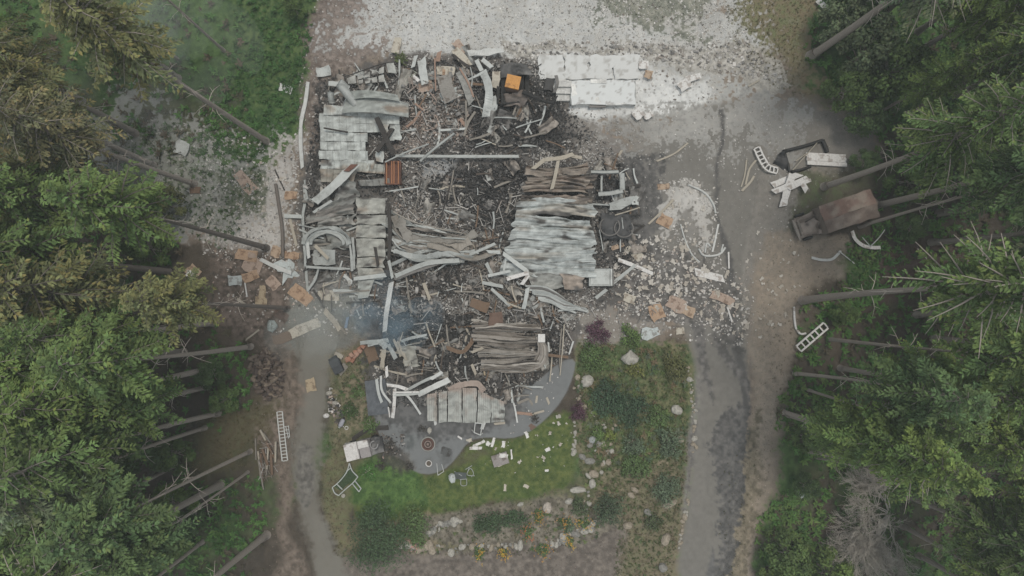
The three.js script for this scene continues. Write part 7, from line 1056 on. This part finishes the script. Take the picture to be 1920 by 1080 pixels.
{
  const t = tubeFrame('garden_chairs_heap', 'heap of overturned metal garden chairs on the lawn', 'garden chairs', 866, 890, [['frame', [864, 899, 0.3], [865, 910, 0.1], [874, 910, 0.1], [875, 899, 0.3]], ['frame', [862, 899, 0.4], [876, 898, 0.4]], ['frame', [876, 886, 0.5], [882, 878, 0.6], [888, 888, 0.5], [884, 894, 0.3]], ['frame', [880, 876, 0.4], [876, 890, 0.4], [890, 892, 0.3]], ['frame', [873, 880, 0.5], [885, 873, 0.6]], ['frame', [852, 884, 0.3], [866, 892, 0.4]]], greyMetal, 0.035);
  mesh('seat', sheetGeo(V(-0.6, 0.35, -0.35), V(0.35, 0.4, -0.3), V(0.35, 0.3, 0.3), V(-0.55, 0.3, 0.35), { nu: 8, nv: 8, wr: 0.2, jag: 0.1, tint: () => [0.07, 0.085, 0.085] }), metalPaint, t);
}
{ const t = thing('crumpled_bag', 'crumpled pale bag on the lawn left of the chair heap', 'bag', at(848, 896)); mesh('bag', rockGeo(33, 2, 0.45).scale(0.34, 0.25, 0.4).translate(0, 0.18, 0), paleBoard, t); }
{ const t = thing('lawn_table', 'grey-beige tabletop fallen on the lawn with white pieces on it', 'table', at(938, 860)); t.rotation.y = 0.3; mesh('tabletop', boxGeo(-0.75, 0.7, 0.25, 0.33, -0.5, 0.5, 0.05), mat([0.3, 0.28, 0.27], { map: texBoard }), t); for (const [x, z] of [[-0.6, -0.4], [0.6, -0.4], [-0.6, 0.4], [0.6, 0.4]]) mesh('leg', tubeGeo([V(x, 0, z), V(x, 0.26, z)], 0.04), steel, t); }
for (const [l, x, y, w, h, a, m] of [['white triangular scrap on the fallen tabletop', 944, 854, 16, 7, 5, whitePaint], ['cream scrap below the fallen tabletop', 937, 872, 11, 6, -20, creamBoard], ['white upright scrap right of the fallen tabletop', 959, 852, 3, 18, -5, whitePaint], ['white plank lying among scraps at the patio edge', 898, 832, 24, 5, -22, whitePaint], ['short white plank at the left of the patio-edge scraps', 892, 840, 23, 5, 3, whitePaint], ['white scrap under the chair frame', 880, 826, 10, 6, -15, creamBoard], ['white pointed scrap on the lawn edge', 925, 828, 5, 20, 14, whitePaint], ['white scrap at the right of the patio-edge scraps', 915, 832, 8, 8, 30, whitePaint], ['small white scrap on the lawn right of the patio edge', 944, 833, 6, 11, 10, whitePaint], ['T-shaped white scrap low on the lawn', 947, 914, 5, 12, 8, creamBoard], ['white scrap right of the T-shaped one', 987, 912, 10, 6, 25, creamBoard], ['white scrap on the middle of the lawn', 1027, 843, 9, 6, -30, whitePaint], ['small white scrap below the scrap mid-lawn', 1025, 882, 7, 4, 0, whitePaint], ['white shred at the patio\'s right tip', 988, 815, 6, 11, -25, whitePaint], ['white scrap on grass by the patio\'s curve', 1047, 781, 9, 6, -15, palest], ['rusty debris at the patio\'s lower right edge', 1001, 797, 18, 10, -30, rustMat]]) panel('scrap', l, 'scrap', x, y, w, h, a, m, { h: y < 845 && x < 920 ? 0.05 : (l.includes('tabletop') && y < 860 && x < 950 ? 0.34 : 0.04), rag: 0.15 });
for (const [l, p, w, m] of [['pale plank angled on the patio right of the south roof', [[969, 757, 0.14], [992, 747, 0.16]], 5, greyWood], ['thin white strip across the patio right of the south roof', [[959, 742, 0.2], [966, 768, 0.2], [970, 792, 0.12]], 3, whiteMetal], ['long pinkish plank on the patio', [[968, 774, 0.14], [998, 777, 0.14]], 5, pinkWood], ['pale plank joined to the pinkish one', [[998, 777, 0.16], [1021, 770, 0.16]], 4, paleWood], ['short pale plank on the patio, upper right', [[1007, 742, 0.12], [1005, 756, 0.12]], 4, paleWood], ['short slanted pale plank on the patio', [[1025, 745, 0.12], [1030, 758, 0.12]], 4, paleWood], ['small slanted plank by the angled pale one', [[993, 750, 0.12], [999, 760, 0.12]], 4, greyWood], ['thin pale rod on the patio beside the fire pit', [[858, 818, 0.12], [866, 823, 0.12]], 3, whitePaint], ['pale board on the patio\'s right lobe', [[926, 795, 0.12], [947, 793, 0.12]], 4, paleWood], ['small white post below the south roof\'s left end', [[813, 776, 0.3], [817, 796, 0.12]], 5, whiteMetal], ['white post below the south roof\'s right end', [[908, 790, 0.4], [903, 806, 0.12]], 7, whiteMetal]]) plank('board', l, 'board', p, w, m, { th: 0.05 });
panel('folded_mat', 'dark folded mat on the patio right of the fire pit', 'mat', 836, 846, 18, 16, 20, mat([0.1, 0.105, 0.105], { map: texBoard }), { h: 0.08 });
// burnt plant pots
for (const [l, x, y, s] of [['scorched dark pot plant at the patio\'s left tip', 768, 872, 0.5], ['scorched dark bush on the patio below the south roof', 792, 803, 0.5], ['charred bush at the patio edge on the right', 1003, 784, 0.55], ['charred bush between burnt vehicle and patio', 733, 838, 0.8], ['scorched dark shrub under the burnt vehicle', 716, 872, 0.7]]) { const t = shrub(l, x, y, s / M * 0.9, s / M * 0.6, [0.05, 0.045, 0.04], { name: 'burnt_shrub', n: 30 }); t.children[0].material = charWood; }
// burnt small vehicle
{
  const t = thing('burnt_vehicle', 'small white utility vehicle with burnt-out dark front by the patio', 'vehicle', at(688, 836)); t.rotation.y = 0.24;
  const wt = mat([0.66, 0.65, 0.64], { map: texBoard, roughness: 0.5 }), bg = mat([0.32, 0.3, 0.3], { map: texBoard, roughness: 0.6 }), dk = mat([0.045, 0.045, 0.047], { map: texMetal });
  mesh('chassis', boxGeo(-1.6, 1.55, 0.35, 0.6, -0.66, 0.66, 0.03), dk, t);
  mesh('cargo_bed', boxGeo(-1.68, -0.5, 0.6, 1.35, -0.78, 0.78, 0.06), wt, t); mesh('bed_seam', boxGeo(-0.49, -0.4, 0.6, 1.42, -0.78, 0.8, 0.02), bg, t);
  mesh('cab_roof', boxGeo(-0.38, 0.62, 0.7, 1.4, -0.76, 0.78, 0.05), bg, t); mesh('white_panel', boxGeo(-0.34, 0.56, 1.42, 1.5, -0.82, -0.14, 0.05), wt, t);
  mesh('burnt_front', sheetGeo(V(0.64, 0.9, -0.72), V(1.5, 0.8, -0.66), V(1.55, 0.75, 0.7), V(0.66, 0.85, 0.76), { nu: 12, nv: 12, wr: 0.5, fu: 1.3, fv: 1.3, jag: 0.1, tint: (u, v, a, b, s) => mix3([0.05, 0.05, 0.052], [0.19, 0.19, 0.19], sstep(0, 0.4, fbm(u * 1.5, v * 1.5, s))) }), metalPaint, t);
  mesh('burnt_hoop', new THREE.TorusGeometry(0.34, 0.06, 6, 20, 5).rotateX(Math.PI / 2).translate(0.95, 1.05, -0.1), mat([0.25, 0.25, 0.25]), t);
  for (const x of [-1.1, 1.0]) for (const z of [-0.72, 0.72]) { const w = mesh('wheel', new THREE.TorusGeometry(0.24, 0.1, 8, 18).translate(x, 0.33, z), blackPlastic, t); mesh('hub', new THREE.CylinderGeometry(0.12, 0.12, 0.12, 12).rotateX(Math.PI / 2).translate(x, 0.33, z), steel, w); }
  mesh('bumper', boxGeo(1.56, 1.66, 0.4, 0.65, -0.6, 0.6, 0.02), dk, t);
}
plank('beam', 'dark scorched timber edging above the burnt vehicle', 'beam', [[660, 824, 0.2], [690, 806, 0.2], [728, 802, 0.2]], 8, charWood, { th: 0.2 });
// trampoline-like frame
{
  const t = thing('swing_frame', 'pale pipe frame with green grass inside at the lawn\'s upper left', 'frame', at(648, 900)); const A = (x, y, h = 0.5) => at(x, y, h).sub(at(648, 900));
  for (const [n, ...p] of [['rail', [655, 868], [650, 885], [634, 905], [623, 914]], ['rail', [623, 914], [628, 925], [635, 929]], ['rail', [635, 929], [648, 917], [662, 905], [671, 894]], ['rail', [671, 894], [660, 882], [655, 868]], ['cross_rail', [650, 883], [657, 878]], ['cross_rail', [632, 908], [642, 918]], ['leg', [661, 907, 0.5], [673, 922, 0.1]], ['leg', [666, 902, 0.5], [677, 916, 0.1]], ['leg', [673, 922, 0.1], [677, 916, 0.1]]]) mesh(n, tubeGeo(p.map((q) => A(...q)), 0.055, 0.055, 6), paleMetal, t);
  const n = sheetGeo(A(654, 876, 0.42), A(669, 893, 0.42), A(638, 920, 0.36), A(627, 912, 0.36), { nu: 8, nv: 12, wr: 0.1, tint: () => [0.05, 0.085, 0.04] }); mesh('netting', n, mat([1, 1, 1], { vertexColors: true, transparent: true, opacity: 0.55 }), t);
}
{ const t = thing('float_ball', 'small white ball beside the pale pipe frame', 'ball', at(645, 928)); mesh('ball', new THREE.IcosahedronGeometry(0.2, 3).translate(0, 0.2, 0), palest, t); }
// ladder, firewood, poles, junk on the left
{
  const t = latticeThing('aluminium_ladder', 'long aluminium ladder lying beside the narrow drive', 'ladder', [[524, 772], [529, 820], [534, 864]], 10, 15, whiteMetal, 0.12, 0.045);
  const P = at(524, 772, 0.12), B = (x, y) => at(x, y, 0.16).sub(P);
  for (const q of [[[536, 800], [541, 822]], [[541, 798], [543, 820]]]) mesh('bracket_rail', tubeGeo([B(...q[0]), B(...q[1])], 0.04, 0.04, 5), whiteMetal, t); for (let i = 0; i < 4; i++) mesh('bracket_rung', tubeGeo([B(533 + i * 0.5, 800 + i * 6.6), B(542 + i * 0.4, 799 + i * 6.6)], 0.035, 0.035, 5), whiteMetal, t);
}
{
  const r = RNG(61), mats = [[0.105, 0.085, 0.075], [0.14, 0.115, 0.1], [0.08, 0.066, 0.06], [0.165, 0.14, 0.12]].map((c) => mat(c, { map: texBark })), end = mat([0.22, 0.185, 0.15], { map: texWood });
  const P = wpoly([[475, 662], [500, 652], [525, 668], [533, 705], [526, 742], [500, 748], [480, 725], [470, 690]]), g = new THREE.CylinderGeometry(0.15, 0.16, 0.5, 9).rotateZ(Math.PI / 2), halfLog = new THREE.CylinderGeometry(0.17, 0.17, 0.5, 8, 1, false, 0, Math.PI).rotateZ(Math.PI / 2);
  for (let i = 0; i < 190; i++) { const [x, z] = inside(P, r), b = mesh('firewood_log', i % 3 ? g : halfLog, i % 7 ? mats[Math.floor(r() * 4)] : end); const c = at(502, 700), d = Math.hypot(x - c.x, z - c.z); b.position.set(x, 0.15 + Math.max(0, 0.75 - d * 0.3) * r(), z); b.rotation.set(r() * 6, r() * 6.28, rr(-0.5, 0.5, r)); b.scale.setScalar(rr(0.7, 1.25, r)); tag(b, 'brown split firewood log in the heap left of the narrow drive', 'log', 'logs of the firewood heap'); loose.push([b, ['brown log', 'dark brown log', 'light brown log', 'grey brown log'][Math.floor(r() * 0) + (i % 7 ? [1, 0, 1, 3][mats.indexOf(b.material)] : 2)], pileMarks]); }
  const rods = [[[479, 822], [480, 862]], [[484, 846], [489, 895]], [[489, 850], [492, 905]], [[494, 812], [512, 838]], [[488, 806], [498, 826]], [[500, 830], [515, 860]], [[496, 850], [500, 890]], [[503, 840], [500, 880]], [[508, 850], [510, 890]], [[484, 862], [494, 918]], [[517, 828], [516, 866]], [[492, 842], [502, 872]]];
  rods.forEach((p, i) => tubeThing('pole', `${['grey', 'pale', 'brown'][i % 3]} pole, ${ORD[i]} of the stick stack beside the ladder`, 'pole', [[...p[0], 0.1 + i * 0.03], [...p[1], 0.12 + i * 0.03]], 1.4 + (i % 3) * 0.6, [greyWood, paleWood, brownWood][i % 3], { group: 'poles of the stick stack' }));
  scatter('brushwood', 'loose brushwood lying on the stick stack', 'brushwood', stick, tintMat, [{ p: [[492, 830], [512, 830], [518, 880], [505, 905], [490, 890]], d: 22, s: [0.12, 0.34], y: [0, 0.4], c: [...BWN, GRY[2], PNK[1]] }], { seed: 66, tilt: 0.5 });
}
{ const t = thing('tarp_bundle', 'pale blue-grey tarp bundle at the wood edge', 'bundle', at(512, 611)); mesh('bundle', rockGeo(44, 3, 0.5).scale(0.42, 0.35, 0.55).translate(0, 0.25, 0), mat([0.33, 0.38, 0.37], { map: texBoard }), t); }
// terracotta tiles and bins at the top of the narrow drive
{
  const r = RNG(71), terra = [mat([0.36, 0.19, 0.13], { map: texBoard }), mat([0.4, 0.25, 0.19], { map: texBoard })];
  for (let i = 0; i < 16; i++) { const k = i / 16, x = lerp(650, 684, k) + rr(-4, 4, r), y = lerp(678, 650, k) + rr(-5, 5, r), b = mesh('clay_block', boxGeo(-0.22, 0.22, 0, 0.24, -0.16, 0.16, 0.03, r), terra[i % 2]); b.position.copy(at(x, y)).setY(0.02 + (i % 3) * 0.14); b.rotation.y = -0.9 + rr(-0.5, 0.5, r); tag(b, `reddish clay block in the row at the narrow drive\'s top, ${nthWord(i + 1)} from lower left`, 'block', 'reddish clay blocks'); }
  const t = thing('black_bin', 'dark tipped bin left of the reddish clay blocks', 'bin', at(633, 683)); t.rotation.y = 0.5; mesh('body', boxGeo(-0.42, 0.42, 0, 0.7, -0.8, 0.8, 0.05), mat([0.035, 0.04, 0.045], { map: texBoard }), t); mesh('lid', boxGeo(-0.44, 0.44, 0.703, 0.75, -0.5, 0.82, 0.03), mat([0.05, 0.055, 0.06]), t);
  const b = thing('white_bin_lid', 'small pale box lying above the dark bin', 'box', at(637, 666)); b.rotation.y = -0.5; mesh('box', boxGeo(-0.38, 0.38, 0.02, 0.3, -0.18, 0.18, 0.03), creamBoard, b); mesh('lid', boxGeo(-0.4, 0.4, 0.303, 0.34, -0.2, 0.2, 0.02), paleWood, b);
  plank('board', 'grey board right of the dark bin', 'board', [[650, 682, 0.2], [634, 702, 0.15]], 12, greyWood); panel('board', 'brown scorched patch of boards beside the ruin\'s lower left', 'board', 696, 662, 32, 20, 70, brownWood, { h: 0.05 });
  const junk = [['white enamel lump in the junk row', 612, 779, whitePaint], ['white crumpled lump at the top of the junk row', 618, 737, palest], ['pale lump in the middle of the junk row', 628, 755, palest], ['grey lump near the junk row\'s lower end', 640, 775, stoneGrey]]; for (const [l, x, y, m] of junk) boulder(l, x, y, 11, 9, m, { name: 'junk_lump', cat: 'junk' });
  const u = thing('canister', 'grey-lilac canister at the lower end of the junk row', 'canister', at(642, 792)); u.rotation.y = -0.5; mesh('body', new THREE.CapsuleGeometry(0.22, 0.4, 6, 14).rotateX(Math.PI / 2).translate(0, 0.22, 0), mat([0.36, 0.37, 0.42], { map: texBoard }), u); mesh('cap', new THREE.CylinderGeometry(0.1, 0.1, 0.1, 12).rotateX(Math.PI / 2).translate(0, 0.22, 0.46), paleMetal, u);
  const h = thing('hoop', 'small white ring on grass below the canister', 'ring', at(650, 802)); mesh('ring', new THREE.TorusGeometry(0.15, 0.04, 6, 18).rotateX(Math.PI / 2).translate(0, 0.06, 0), whitePaint, h);
  scatter('junk_scraps', 'small dark and pale junk strewn beside the narrow drive', 'debris', chip, tintMat, [{ p: [[612, 726], [628, 728], [642, 770], [648, 800], [634, 796], [616, 760]], d: 26, s: [0.1, 0.4], y: [0, 0.3], c: [...BLK, ...WHT, ...BWN, PNK[0]] }, { p: [[716, 812], [760, 815], [760, 850], [720, 862]], d: 18, s: [0.08, 0.3], y: [0, 0.3], c: [...BLK, ...BWN, PNK[1], GRY[1]] }], { seed: 67, tilt: 0.8 });
}

// ---------------------------------------------------------------- smoke: thin, soft puffs drifting from the embers and through the left wood
{
  const r = RNG(808), puff = (() => { const g = new THREE.IcosahedronGeometry(1, 4), p = g.attributes.position, v = V(); for (let i = 0; i < p.count; i++) { v.fromBufferAttribute(p, i); v.multiplyScalar(1 + 0.35 * fbm(v.x * 1.2 + 4, v.y * 1.2, v.z * 1.2, 3)); p.setXYZ(i, v.x, v.y, v.z); } g.computeVertexNormals(); return g; })();
  const drift = (name, label, x, y, n, spread, sx, sz, size, h, color, op) => {
    const m = new THREE.MeshStandardMaterial({ color: C(...color), roughness: 1, transparent: true, opacity: op, side: THREE.DoubleSide }), c = at(x, y), im = new THREE.InstancedMesh(puff, m, n), q = new THREE.Quaternion();
    for (let i = 0; i < n; i++) { const a = r() * 6.28, d = Math.pow(r(), 0.7) * spread, s = size * rr(0.5, 1.15, r) * (1 - 0.4 * d / spread); q.setFromEuler(new THREE.Euler(r() * 6, r() * 6, r() * 6)); im.setMatrixAt(i, new THREE.Matrix4().compose(V(c.x + Math.cos(a) * d * sx, rr(h[0], h[1], r), c.z + Math.sin(a) * d * sz), q, V(s * sx, s * 0.7, s * sz))); }
    im.name = name; scene.add(im); tag(im, label, 'smoke', null, 'stuff');
  };
  drift('ember_smoke', 'bluish smoke rising from the lower left of the ruin', 742, 596, 22, 3.6, 1.3, 0.9, 1.7, [1.2, 5.5], [0.3, 0.44, 0.55], 0.042);
  drift('drive_smoke', 'thin greenish haze over the top of the narrow drive', 610, 600, 9, 3, 1.4, 1, 2.8, [1.5, 4], [0.5, 0.56, 0.56], 0.03);
  drift('wood_smoke', 'grey smoke hanging between trunks at the upper left', 345, 80, 16, 7, 1.3, 0.9, 3.6, [2, 8], [0.5, 0.53, 0.54], 0.03);
  drift('ash_smoke', 'thin grey smoke over the ashy plants at the left', 280, 330, 14, 7, 1.3, 0.9, 3.4, [2, 7], [0.5, 0.52, 0.53], 0.022);
}
labelLoose();
renderer.render(scene, camera);
